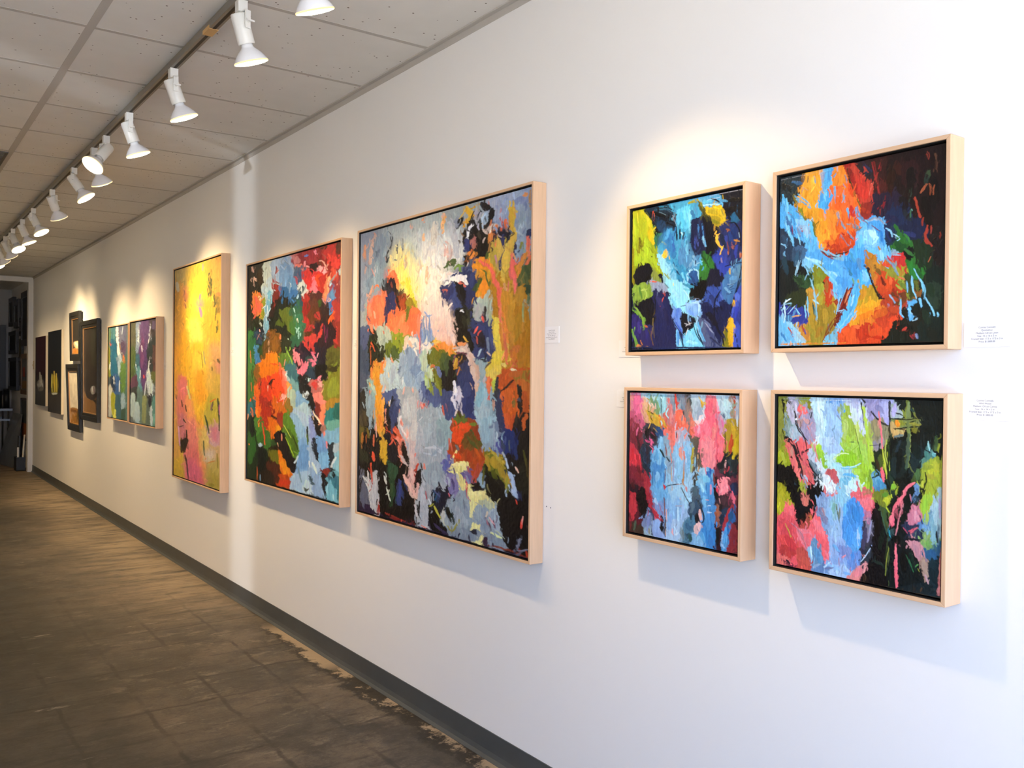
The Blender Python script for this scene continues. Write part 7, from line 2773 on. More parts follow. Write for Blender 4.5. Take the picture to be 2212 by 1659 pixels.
s e8b8a0 4.4 71.3,376.8 68.1,398.3
s f0d8a8 2.7 79.3,349.3 81.1,361.4
s 8aa0b8 12.6 137,303 132,338
s 7888a8 7.1 149,315 144,332
s 94a8bc 16.4 116,314 110,355
s a8b8c4 13.6 94,337 88,373
s 6c7c98 6.6 110,337 104,352
s b8c4bc 10.9 68,362 78,386
s d8e0e0 2.7 116.3,361.0 115.0,378.8
s b8c8a8 12.6 167,315 164,343
s a8b890 6 170,349 179,366
s b4c468 3.8 168.8,354.8 173.2,363.2
s 5c6c98 7.1 162,372 168,406
s 4a5884 16.4 190,388 191,421
s 808c30 4.9 178.9,363.1 187.6,399.2
s 7c842c 5.5 190,355 204,398
s c0d0b0 8.2 182,360 179,338
s 6c7428 10.9 187,299 184,327
s c87840 4.4 181.5,337.9 187.0,332.3
s e89040 9.3 206,289 214,300
s e8c070 4.4 189.4,285.0 200.4,280.1
s 6474a0 8.2 198,338 201,360
s 14161c 10.9 209,349 212,382
s 3c4c30 8.2 214,322 215,354
s c4c8c8 16.4 126,425 123,449
s e8b0a0 3.3 119.7,384.5 116.7,399.3
s e8a890 3.8 139.6,386.8 141.2,395.5
s e8a090 3.3 160.7,420.3 165.1,428.6
s 5c6a90 8.2 107,415 101,427
s 1a1e2c 6 91,409 88,425
s 20242c 6.6 78,428 82,452
s 44527c 7.1 91,397 101,409
s e09080 3.3 71.8,437.8 73.6,449.8
s d4a090 2.2 107.6,435.3 107.7,444.2
s 94acb8 8.2 30,406 27,438
s 2c2a28 8.2 12,394 12,426
s b8a090 2.7 33.6,393.3 28.4,406.1
s d0d0d0 3.3 84.9,415.7 81.7,428.0
s 90a0b4 3.8 163.3,224.1 163.5,246.8
s 7c98c8 2.7 160.6,252.3 163.8,283.8
s 88a0cc 3.3 180.7,253.8 182.3,279.1
s 7088b8 2.2 169.1,227.5 173.9,284.3 165.3,286.7
s e8ccb8 10.9 194,233 189,254
s 90a4c8 3.3 196.1,257.7 196.1,260.5
s e8d0c0 13.6 216,229 221,268
s f0d8c8 8.2 226,268 229,290
s 0e0e10 10.9 236,220 237,242
s 24261c 8.2 249,232 252,251
s e8ecec 2.7 244.1,218.6 249.2,223.1
s 0c0c0e 10.9 244,258 240,280
s 121212 10.9 260,270 262,296
s d8a840 4.4 249.6,274.7 257.2,285.7
s e09058 8.2 242,290 252,288
s c8b0a4 4.4 229.3,297.8 249.8,295.9 262.4,312.2
s 1c1418 6.6 235,314 252,309
s 343e6c 12.6 272,255 286,259
s 2a3464 13.6 279,302 275,312
s 18161e 6.6 279,279 291,287
s 3c4874 6 298,262 305,298
s f06450 3.8 276.6,255.7 270.6,268.2
s b85048 3.3 274.3,276.2 277.3,289.3
s a8c0cc 3.8 283.0,302.5 278.3,315.2
s 6c7c94 4.4 295.7,280.0 297.1,308.1
s e0584c 3.8 285.9,235.9 287.2,246.2
s a8a8a8 6 278,209 272,240
s 201c20 3.3 290.5,215.9 290.7,244.0
s 9ca888 5.5 300,227 298,255
s e0c850 10.9 312,243 314,279
s d8c04c 8.2 316,294 312,319
s e0c44c 12 310,339 317,344
s d8c068 8.2 323,334 328,336
s e8d8a8 5.5 339,344 345,346
s c88034 6 318,254 323,304
s e07a58 4.9 318.0,214.0 318.3,248.9
s d06c48 5.5 325,274 330,329
s a87a20 16.4 349,242 345,280
s b8862c 13.6 336,231 336,265
s 9a7424 6 353,271 343,290
s 8c9868 3.3 356.8,218.6 357.1,252.3
s c07028 8.2 341,310 345,319
s a87020 13.6 358,305 354,334
s b05c28 10.9 337,354 354,349
s c05a24 13.6 333,383 333,413
s a84c20 10.9 358,387 363,420
s 201c1c 3.8 341.2,363.3 319.5,388.6
s 141414 8.2 352,378 354,421
s 3c4c5c 6.6 351,397 352,404
s 76602c 7.1 344,402 343,414
s e0784c 7.1 299,359 298,389
s a8b848 7.1 310,364 309,381
s 262c34 6.6 315,359 311,399
s 2c3450 9.8 313,409 318,434
s 94a8ac 10.9 281,328 287,354
s 84b0bc 13.6 285,374 280,416
s 98bcc4 7.1 290,385 295,415
s d0b8a8 6.6 268,338 275,375
s c8a898 6 262,312 268,333
s 34406c 16.4 258,375 256,396
s 26305c 16.4 263,417 261,433
s e4e4ec 6 231,370 235,397
s d8d8e0 4.9 227.7,402.9 235.7,429.3
s c8ccd8 2.7 245.6,391.4 240.7,418.3
s 0e0e12 10.9 224,327 227,360
s c8a83c 3.8 234.7,319.4 232.2,332.8
s c07848 2.7 242.6,338.2 237.6,354.3
s 5c4c38 3.8 300.8,328.5 291.5,338.5
s c8a088 2.2 306.0,404.2 307.4,424.3
s d06838 6 320,394 322,403
s 3c3428 7.1 9,451 13,483
s 6c5c24 8.2 24,491 28,513
s a86c2c 5.5 10,502 8,528
s 8c4c24 3.8 20.4,507.4 20.6,526.4
s 92a8b8 6 31,462 29,484
s e08838 10.9 55,454 62,484
s c8a030 8.2 76,513 71,544 73,568
s d8b0a8 3.3 46.7,476.5 48.7,507.3
s c86848 4.4 41.7,505.0 40.2,530.2
s e0583c 8.2 39,549 42,567
s 201818 6.6 52,522 56,559
s c44c34 5.5 34,575 38,618
s 141214 6.6 82,485 99,498
s 3a4468 6 92,460 89,494
s c86040 5.5 102,486 111,503
s d87c60 7.1 108,521 112,550
s c8b4b0 7.1 112,544 128,565
s 1c1414 4.9 117.8,514.0 130.5,553.2
s b8bcc0 6.6 105,459 111,485 124,507
s f0a090 3.3 112.6,458.4 115.8,472.9
s ecb0a0 3.3 128.3,480.5 125.5,507.1
s c8c8c4 16.4 145,464 142,499
s d0bcb8 10.9 142,522 140,552
s d8b8b0 8.2 140,569 140,592
s e08070 3.8 148.5,533.1 145.6,542.2
s b84430 4.9 154.6,555.1 145.9,573.9
s 141014 7.1 153,575 151,599
s 201818 3.8 160.5,554.1 163.5,567.9
s c87868 3.8 169.2,558.4 166.4,564.5
s e8b8ac 9.8 122,590 146,626
s e0b0a4 6 155,601 152,627
s a0b0b8 16.4 174,467 172,501
s 98a8b0 16.4 192,571 192,594
s b4bec4 5.5 189,513 205,525
s 8a9cac 7.1 186,533 197,518
s 8498a0 16.4 202,476 205,503
s b4bcc4 10.9 164,610 167,644
s 6a6aa0 6 208,546 216,556
s 54609c 4.9 216.3,539.5 213.8,561.8
s a83c48 2.7 172.6,614.3 174.2,630.9
s 141416 8.2 190,633 182,657
s 2c3858 5.5 203,613 198,631
s 48547c 4.4 192.4,610.1 203.5,618.8
s b0ac40 4.9 192.7,643.5 203.9,662.8
s 8c9038 3.8 181.5,646.1 189.8,638.6
s b8bcb4 8.2 212,650 209,672
s 181416 4.4 158.3,640.3 157.2,672.0
s c8c4c4 5.5 147,652 153,676
s 0e0c0e 16.4 134,652 135,675
s 34407c 6 112,604 110,640
s 2c4430 8.2 93,577 90,602
s 344c30 9.3 90,614 90,644
s c0c8bc 3.3 77.0,628.7 85.5,654.1
s c8ccc4 3.8 70.0,599.5 75.2,616.9
s 101010 13.6 64,632 71,673
s b8bcc0 12.6 43,630 43,673
s c4c4c4 4.9 24.9,595.3 32.4,638.0
s c8ccc8 3.8 16.0,612.8 28.8,626.1
s 585c70 8.2 11,668 15,692
s 8c2c24 2.7 55.5,676.4 54.0,698.5
s 701c1c 4.4 87.5,695.9 113.2,695.1
s b8402c 3.3 116.3,694.3 114.8,697.7
s e8dcd0 3.8 238.3,428.9 233.2,440.0
s c85038 2.7 228.0,445.8 230.8,461.8
s e04a24 10.9 246,466 259,454
s d84820 13.6 239,482 244,471
s 6c7c28 5.5 264,456 274,455
s 5c4c1c 7.1 269,479 284,498
s 4c5424 6 259,485 279,504
s 8c3418 9.8 274,468 281,483
s 6c6c6c 4.4 236.4,504.1 241.6,511.5
s d8481c 10.9 236,523 244,530
s a03c1c 10.9 262,516 264,532
s b8501c 6.6 276,507 284,524
s a8442c 6 288,531 274,572
s ece09c 7.1 229,546 252,542
s e4d890 5.5 254,541 257,554
s d8d084 10.9 242,573 252,587
s b8bcb0 5.5 237,563 242,576
s 8490a8 4.4 257.2,564.6 262.3,579.4
s 6c6490 6.6 262,561 255,555
s 48406c 5.5 229,578 232,596
s e89080 2.2 256.2,591.2 258.6,580.2
s 8ca4b0 8.2 284,560 289,579
s 1a1616 6.6 275,585 289,587
s ece49c 10.9 267,599 289,592
s e0dc98 6.6 270,614 268,646
s b0b898 10.9 294,609 303,619
s 94a4a8 10.9 282,622 280,648
s c8b8a0 3.3 298.8,628.1 296.5,638.9
s 8494a0 16.4 245,620 260,648
s 6c7884 3.8 252.7,615.8 254.1,634.0
s 141814 5.5 219,640 227,668
s c06070 3.8 221.6,609.3 224.3,614.2
s 8a9cac 7.1 308,626 306,644
s d8a8a8 3.3 301.2,640.2 310.5,650.4
s 8cacb8 16.4 290,446 295,486
s a0bcc4 6 273,429 283,454
s 98b8c4 7.1 306,442 311,439
s 94a4b0 3.3 307.6,451.8 310.3,501.9
s 6c7c8c 5.5 318,446 320,468
s 2c3454 10.9 320,433 320,463
s c8582c 12.6 331,432 333,457
s b84c24 6 342,432 338,461
s 2c2420 4.4 348.2,431.0 346.2,455.5
s b85828 7.1 363,430 359,457
s 121012 16.4 359,473 359,502
s 1c2c5c 10.9 334,474 342,490
s 20305c 6 346,490 347,514
s 303c50 6.6 322,483 327,504
s 4c585c 2.7 335.7,481.1 335.9,500.8
s a8b0b4 2.2 324.9,504.8 329.4,514.1
s b4c4d4 3.8 329.5,516.5 334.0,535.5
s a0b4cc 6.6 338,545 345,568 348,589
s ac9c3c 3.8 300.0,500.8 320.7,525.4
s a8882c 5.5 296,519 300,544
s 98802c 10.9 318,531 325,552
s a88c30 3.8 325.3,551.9 334.3,565.1
s 4c5018 8.2 307,545 312,560
s 14120e 10.9 303,561 321,578
s 8c8830 3.8 332.0,555.6 330.0,575.8
s 5c5a1c 3.3 291.0,543.0 288.9,574.1
s 141010 16.4 321,612 326,631
s 0f0c0c 16.4 348,616 348,640
s c84030 2.2 347.4,594.1 349.6,600.9
s e8b8a0 2.7 346.9,530.9 351.2,539.8
s 44441c 3.3 360.3,497.3 363.6,520.8
s d84438 2.2 357.3,632.9 356.3,642.8
'''))
PAINT['F'] = (202.4, 511.8, unpack('''
f 1c2018 0
b 1c1c14 0 -0,-2 38,-1 40,33 32,61 38,74 18,62 13,78 0,120
s d8a890 4.6 9.1,2.7 12.7,16.4
s e0b8a0 5.8 16,30 23,38
b 3a2a14 0 27,13 40,12 31,52 24,42
b b8c4b8 0 42,0 66,2 66,23 56,45 45,59 36,53 40,42 36,24
b 90a8c0 0 55,4 78,-0 102,2 110,18 107,48 99,62 79,50 66,55 58,37
b 6a90b8 0 78,14 102,20 107,48 103,67 87,67 75,49
b a8c0c8 0 43,50 58,37 64,55 62,79 56,106 50,134 46,167 40,193 41,146 43,104 40,71
b 6aa8c0 0 49,72 58,74 56,106 50,126 46,167 43,192 43,142
s c8dce0 1.9 49.6,101.2 47.7,142.2
b 2c6090 0 79,70 103,67 114,77 115,100 107,108 95,93 81,86
b 3a70a8 0 103,59 118,74 111,95 99,89
b 5a88b0 0 95,45 114,54 114,73 99,74
s d8e8e8 2.7 98.9,58.0 102.9,68.6
b 284a58 0 103,100 126,83 130,110 126,124 111,115
s b06858 3.5 74.5,26.8 66.2,35.0 68.5,55.7
b 8a2c28 0 64,39 75,65 79,82 66,67 62,50
b 6a2420 0 60,78 77,73 75,101 65,104
b 2a1a18 0 58,98 83,90 103,110 103,133 71,137 56,127
s a83c34 2.7 64.6,93.4 68.9,114.3 70.2,136.7
b 182018 0 75,97 103,110 108,172 76,169 59,148
b 5a6a24 0 77,118 103,113 104,141 100,168 86,142
b 4a5c1c 0 71,139 88,143 84,154 71,149
b 2c5e44 0 103,113 126,117 134,148 130,182 119,198 108,196 106,160 103,133
b 347454 0 111,130 130,136 130,163 119,173 111,153
b 3e6c30 0 100,144 115,142 112,172 104,172
s b0d8d0 2.3 109.1,116.2 113.0,126.5
s e0e0c8 3.1 116.9,140.4 118.9,148.3
s a8d8c8 1.9 124.6,171.8 124.3,177.5
b c8d0c8 0 114,77 126,62 133,69 137,85 133,95 128,91 126,83
s a8d0e0 3.9 116.6,96.3 118.4,88.9
b 8a2430 0 106,5 129,0 157,-3 158,19 140,29 129,34 114,25 104,14
b c07878 0 104,5 118,6 122,21 110,18
b a03038 0 125,3 150,1 164,14 158,30 140,26
b e8889c 0 150,2 161,4 162,13 154,13
s 5a80c0 5 131.7,10.3 138.0,11.1
b 8a2424 0 157,-1 199,1 199,48 191,67 175,56 164,36 159,20
b b03030 0 164,3 187,4 191,21 178,32 168,22
b c83a34 0 174,24 191,24 197,44 188,52 178,42
b 4a2c24 0 187,1 199,1 199,23 191,21
b 3a3024 0 161,-0 174,2 173,9 164,8
s d84838 3.9 176.0,18.8 181.0,27.2
b d8786c 0 110,24 125,24 129,38 118,39
b 4a607a 0 110,33 125,30 127,53 114,57
b 3a5878 0 114,38 127,41 128,56 118,66
s c83a3c 4.6 112.4,49.3 116.3,65.5
s e89098 4.6 131.8,21.6 130.9,30.8
s e8a0a0 3.9 134.6,31.7 140.0,35.0
b 2a1418 0 145,34 158,34 156,48 147,44
b c83030 0 129,46 147,46 161,49 171,62 165,86 148,79 137,70
b e04a28 0 154,55 164,54 165,76 156,77
b b02c28 0 161,60 175,60 175,88 165,94
b f0a0a0 0 158,41 168,40 170,49 164,50
b f47884 0 144,53 149,52 156,74 155,92 149,91 147,76
s f8d0c0 4.2 147.6,91.4 152.8,93.3 152.9,100.7
b 6a3a28 0 158,26 169,30 174,42 168,36
s d8a090 2.7 159.2,27.8 167.7,30.9 174.6,48.8
b f08058 0 175,67 181,72 180,100 173,117 167,116 168,94
b f89868 0 178,64 183,69 178,103 170,116
s f0b090 1.9 182.0,57.7 176.4,77.9
b c84a34 0 181,47 191,56 191,74 183,65
s f8b088 2.7 171.8,118.4 167.7,134.0 164.4,149.0
s f8c0a0 2.7 177.4,99.6 175.9,115.4
b a82c28 0 128,94 142,90 142,112 137,137 141,156 130,148 128,117
b 8a2020 0 130,110 141,112 141,134 130,133
b 4a2424 0 140,93 165,94 165,116 148,113
b 5a3428 0 144,108 158,107 157,132 146,135
b 3c5a20 0 158,111 165,110 166,125 160,126
b 60361e 0 141,130 162,122 165,148 152,158 141,149
b b03430 0 155,132 165,130 164,148 151,139
b 302020 0 162,115 182,118 182,161 165,163
b 5a88b0 0 180,82 186,80 187,112 185,133 180,136 179,107
b 3a68a0 0 180,111 186,112 184,133 180,130
s b8d8dc 3.9 182.1,73.8 181.4,82.5
b a8b8b8 0 191,56 199,50 200,62 194,68
b 8a9890 0 197,79 200,79 200,111 198,110
b 8a3438 0 188,73 199,72 199,145 195,162 188,151
b a83a34 0 185,112 198,124 198,159 190,155
s f0a890 1.9 193.4,83.2 193.4,81.4
b e85a28 0 182,141 187,140 187,158 182,157
b e84c28 0 180,161 185,160 184,175 180,171
b 8a3028 0 188,162 200,159 200,215 190,204
s c83c34 2.7 193.2,165.6 191.9,204.2
b 2a1820 0 158,151 190,162 189,197 166,214 159,177
s c84038 7.7 165,170 162,182
s 8a2a50 2.3 170.4,159.6 173.2,194.1
s 6a2a50 2.3 176.3,165.6 175.6,185.3
b a83034 0 132,167 148,161 148,172 141,183 132,180
b 4a3018 0 134,171 148,168 146,179 136,184
b c03c38 0 132,182 148,179 148,198 141,209 134,197
b 1e1a28 0 119,196 141,205 148,213 176,200 176,250 166,261 131,261 112,227
b 241a30 0 116,211 134,212 142,227 127,242
b 2c4a48 0 134,223 159,228 159,250 142,246
b f08890 0 110,211 116,209 124,231 122,242 118,231 112,221
b e87888 0 120,250 134,238 142,231 138,248 129,254 125,261
b d86c84 0 143,229 154,235 156,250 150,242
s d87890 4.6 148.5,216.5 152.1,224.0 155.6,231.5
s c85878 3.9 146.7,212.7 153.7,214.9
s e8a0a8 2.3 159.8,215.1 157.3,224.2
b 5a5c24 0 176,214 192,204 201,215 201,260 174,260
b 7a8a28 0 183,243 198,229 201,257 179,260
b 4a4a1c 0 179,218 189,215 186,239 178,243
b 22281a 0 0,120 23,131 37,145 28,174 16,156 1,159
b 1c2a3c 0 16,156 37,154 42,187 28,191 14,175
b 28465c 0 14,160 32,161 37,185 23,186
s 6a4048 2.3 23.2,164.9 37.0,178.6
s f0b0a0 2.7 30.0,154.9 31.2,159.2
s c8d0c0 3.9 29.9,138.1 35.6,147.1
b e08a30 0 14,66 27,72 36,87 39,116 34,126 25,110 16,92
b ec6450 0 16,72 25,80 34,99 36,116 23,106
s e8c8a0 7.7 29,79 33,86
b 8a9428 0 34,86 43,86 41,116 35,124
s d86840 3.9 28.2,68.4 31.6,75.4
b 3a7a38 0 1,159 14,164 17,211 22,262 2,262
b 2c6a3a 0 2,176 16,173 24,207 12,224
s d87a38 2.7 7.2,204.3 8.6,234.5
b 4a88b8 0 17,203 24,197 28,220 21,228
b 3c7cac 0 24,211 33,208 33,229 26,228
b 2c4a20 0 33,191 50,175 42,216 30,216
b 6a4a1c 0 39,191 59,160 80,178 88,202 72,226 55,233 40,220
b 8a5a1c 0 57,168 72,173 76,198 63,213
s f07050 3.5 53.3,161.3 54.5,175.8
s f0c090 2.3 53.5,175.7 53.2,220.9
s f08050 3.9 79.8,171.8 81.9,185.9
s f0b070 2.3 81.9,185.9 85.1,200.0
b 2a3020 0 80,186 96,183 104,219 88,218
s a8c8b0 2.7 97.3,181.1 97.9,182.7
b 5a7a2c 0 76,218 96,214 104,242 92,250 80,242
s 8ab848 3.1 92.1,198.4 100.2,218.4 110.1,242.0
b e8801c 0 42,225 59,209 76,218 76,238 80,262 33,262 26,241
b f08a20 0 59,213 76,218 72,238 57,237
b e84a20 0 57,237 76,238 80,262 60,262
s f0a028 5.8 80,242 88,254
b 2c7a80 0 92,242 108,238 116,261 97,261
s b8d8d0 5 92.6,257.6 100.5,261.2
b 4a7c34 0 0,240 14,240 17,270 15,325 1,322
b 3c6c30 0 0,266 15,270 13,330 1,331
s 1c1c14 2.7 13.4,240.0 14.7,261.4
s d86830 3.1 9.0,280.8 10.3,300.0
b 8a5c20 0 15,253 28,240 38,253 29,291 17,283
b a04820 0 24,274 38,270 36,303 24,304
b e86820 0 17,295 29,282 31,328 30,369 22,359 20,329
s f09030 4.6 24.8,358.6 25.8,339.5
s e85a28 4.6 9.3,319.4 8.6,325.9
b e87c18 0 33,240 80,241 72,257 51,265 36,270
b d83c20 0 38,270 60,265 64,293 60,330 47,340 36,324 33,299
b a82c20 0 34,312 49,315 56,335 45,340 34,328
b 8a2418 0 47,323 62,322 64,354 52,348
b f04c20 0 60,261 89,261 93,292 89,320 73,321 62,302
b f87050 0 76,249 92,253 97,276 93,308 89,308 85,277
b fa9080 0 84,247 95,257 95,276 89,269
b f8a898 0 83,304 93,302 93,312 85,314
s 301c14 5 55.4,281.5 63.9,271.1 68.1,271.0
s f8d0b0 1.9 52.2,285.7 51.2,298.1
s 20242c 1.9 35.5,277.9 30.0,294.9
b c8d8d0 0 93,257 98,253 102,272 97,276
b e8a050 0 97,276 107,288 105,307 97,300
b d86a18 0 62,318 77,313 77,341 73,357 64,350
b c8681c 0 77,325 93,320 89,348 81,352
s f0c0b0 3.1 74.8,321.1 75.2,323.0
b 2a6a70 0 1,335 18,325 20,359 4,365
s f0a070 2.7 2.4,356.7 1.3,369.8
b 1c2c18 0 1,370 29,366 43,398 48,439 44,490 2,508
b 4a8030 0 20,363 38,366 43,402 30,413 18,393
b 3c6c28 0 25,401 58,392 65,415 48,431 30,426
b 2c5c24 0 2,404 21,406 21,453 5,478
b 141814 0 28,430 43,427 48,488 30,497
b 141a14 0 8,369 18,368 18,406 9,408
s d84a28 3.9 38.5,373.8 43.2,398.2 45.6,422.7
s e86a28 2.7 5.4,427.6 5.4,429.8
b b02c1c 0 45,340 58,335 62,363 52,380 43,361
b e07018 0 52,356 73,366 81,376 73,390 63,408 58,388
b f0a020 0 69,374 81,372 82,386 73,388
b 9a3420 0 75,349 87,344 90,371 81,376
s 1c1814 4.6 62.4,354.6 73.0,359.5
b b8d4d8 0 28,426 34,418 39,424 34,433
b 1a1414 0 69,394 88,386 102,417 117,445 110,473 94,454 73,418
b 2c4a24 0 61,412 78,413 69,423 63,424
b 1e1810 0 61,428 78,425 76,442 61,440
b 6a6a1c 0 61,436 78,433 78,461 70,467
s e8906c 2.7 84.6,392.0 85.7,405.7
s e8b088 1.5 75.5,413.4 77.6,421.1
b e07418 0 80,433 86,436 94,454 106,470 106,482 90,494 84,480
b e89020 0 84,452 94,454 104,471 90,478
b b8481c 0 78,481 102,483 102,506 74,514
b c83a20 0 80,495 102,491 100,501 82,508
b 4a2418 0 52,467 78,461 78,501 57,505
b 241c14 0 35,488 61,481 70,505 40,511
s a84a24 2.3 26.9,478.8 27.2,512.6
s 7090a8 2.7 35.0,495.8 35.1,508.4
b 5a8428 0 91,348 105,350 121,386 123,424 114,442 102,417 90,379
b 4a6a20 0 94,379 113,388 121,417 114,434 102,409
s a0c030 2.3 93.7,398.5 111.6,434.3
s b8c848 1.9 89.5,371.4 105.5,396.6
s 1c2014 2.3 109.3,392.1 121.0,420.9
b 8a6c28 0 97,312 109,319 109,338 101,339
b 3a6c74 0 92,241 116,241 122,276 116,287 104,272
b 70a0a0 0 104,266 116,276 120,291 109,299
b a8c0a8 0 101,296 112,291 120,314 116,333 105,327
b 7aa8c8 0 116,291 128,304 142,320 139,346 120,341 113,318
b a8c8d0 0 120,325 142,320 146,338 142,361 128,370 113,349
b 8ab4d0 0 105,350 120,348 135,381 124,394 113,372
b 7aa8d0 0 121,402 139,395 143,447 136,478 121,482 117,452 125,424
b 6898c8 0 125,413 139,410 140,451 125,454
b a8c4d8 0 113,334 120,348 135,369 150,378 146,360 139,346
b 9cb8d0 0 135,369 150,364 160,424 164,456 150,460 143,409
b 8898c8 0 142,346 150,353 158,384 150,401 144,379
b 1c2430 0 150,390 160,392 164,424 164,440 155,433 150,412
s 222a20 3.5 139.0,368.8 141.0,398.5
s 5a7a34 2.7 139.1,383.8 140.2,406.1
s 1c1c20 3.5 142.0,297.4 152.9,330.1 158.3,358.9
b 181a1c 0 120,260 142,260 149,279 153,323 149,338 138,309 124,287
b 243848 0 134,249 163,249 163,267 142,268
b 10100f 0 152,242 176,242 173,271 159,271
b e87888 0 120,249 131,241 138,245 129,258 125,264
b e88898 0 158,269 166,260 164,273 161,276
b b8dce0 0 138,271 143,269 142,276 139,276
b c8d8d8 0 135,300 139,296 143,301 138,304
b b06860 0 144,273 156,271 170,285 170,296 156,300 147,294
b c83c38 0 149,275 156,273 158,289 149,286
b f0a098 0 159,278 168,276 169,283 161,284
b f48878 0 149,301 166,296 174,314 173,335 172,364 167,365 162,344 163,322 154,312
b f08a60 0 163,329 173,321 172,357 165,354
s f8d088 2.7 176.2,274.1 171.3,286.9 167.2,296.1
b 7a2c24 0 161,315 164,329 160,344 156,333
s f8e0c0 3.1 150.3,335.8 158.2,347.9 165.2,359.9
s f0d0b0 2.3 150.4,345.1 154.9,366.7 160.2,378.8
s f0a880 2.7 163.4,358.3 158.4,366.2 161.0,375.0
b 1c1818 0 150,345 157,359 167,365 165,384 155,378
b 7a7c24 0 173,274 200,246 201,308 176,314 171,300
b 8a9430 0 180,274 192,263 196,298 180,306
b a8802c 0 176,314 199,302 199,312 177,332
b 3a3418 0 176,249 183,242 200,242 189,256
b 2c7a74 0 173,343 193,318 201,317 201,350 184,366 174,368
b 246458 0 190,320 201,319 201,343 190,348
b 6aa898 0 177,357 196,347 199,361 180,370
b 9a7060 0 164,366 175,360 174,371 167,376
s f08878 4.6 172.0,375.2 172.1,384.2
b 7cb0c8 0 180,374 199,364 201,392 184,395 170,390
b 6c9ccc 0 157,385 170,386 177,400 186,419 178,442 164,442 160,417
b 7ab4d8 0 160,424 184,413 186,437 168,452
b f08888 0 173,397 177,394 180,404 176,407
b 283038 0 180,399 189,405 190,436 186,455 181,428
b b0c4c8 0 189,408 201,392 201,416 192,418
b 8ac0cc 0 190,418 201,409 202,451 194,449
b 68a4b0 0 184,452 200,448 197,470 184,462
b 1c2424 0 186,451 194,456 192,471 188,465
s d8e8e8 3.5 187.3,436.8 193.5,421.3
s d8e4e4 4.2 187.3,438.6 185.7,441.6
b 802c24 0 168,452 176,446 177,464 173,474 168,463
b 1c181c 0 166,460 176,464 178,493 175,508 170,488
b a0c0d8 0 118,472 143,458 150,482 147,505 114,511 106,494
b b8d0dc 0 136,482 151,486 152,504 133,509
b 88a8c8 0 147,461 164,460 168,488 165,507 154,507
s d8e8ec 5 150.2,441.3 159.1,461.4
s 7098a8 2.7 121.3,459.1 128.9,487.7
s e8f0f0 2.3 143.1,439.2 145.0,451.8
b 3a5460 0 143,469 150,471 154,487 147,483
b 404c48 0 136,499 144,495 142,505 136,506
b 70b0c0 0 178,475 197,466 200,507 181,506
b 3a7484 0 184,466 200,458 200,476 191,482
s b0d8d8 2.7 189.3,496.5 191.0,506.6
s 2a6a74 4.6 198.7,476.2 198.9,504.1
s 9cd0d8 2.3 179.4,477.9 177.9,499.8
s 181c18 3.9 2.5,510.4 106.4,511.2 168.0,510.0 200.5,510.6
s 6a9a30 3.5 113.4,426.2 121.0,428.6
s c8dce0 3.5 113.6,449.3 121.1,434.3
'''))
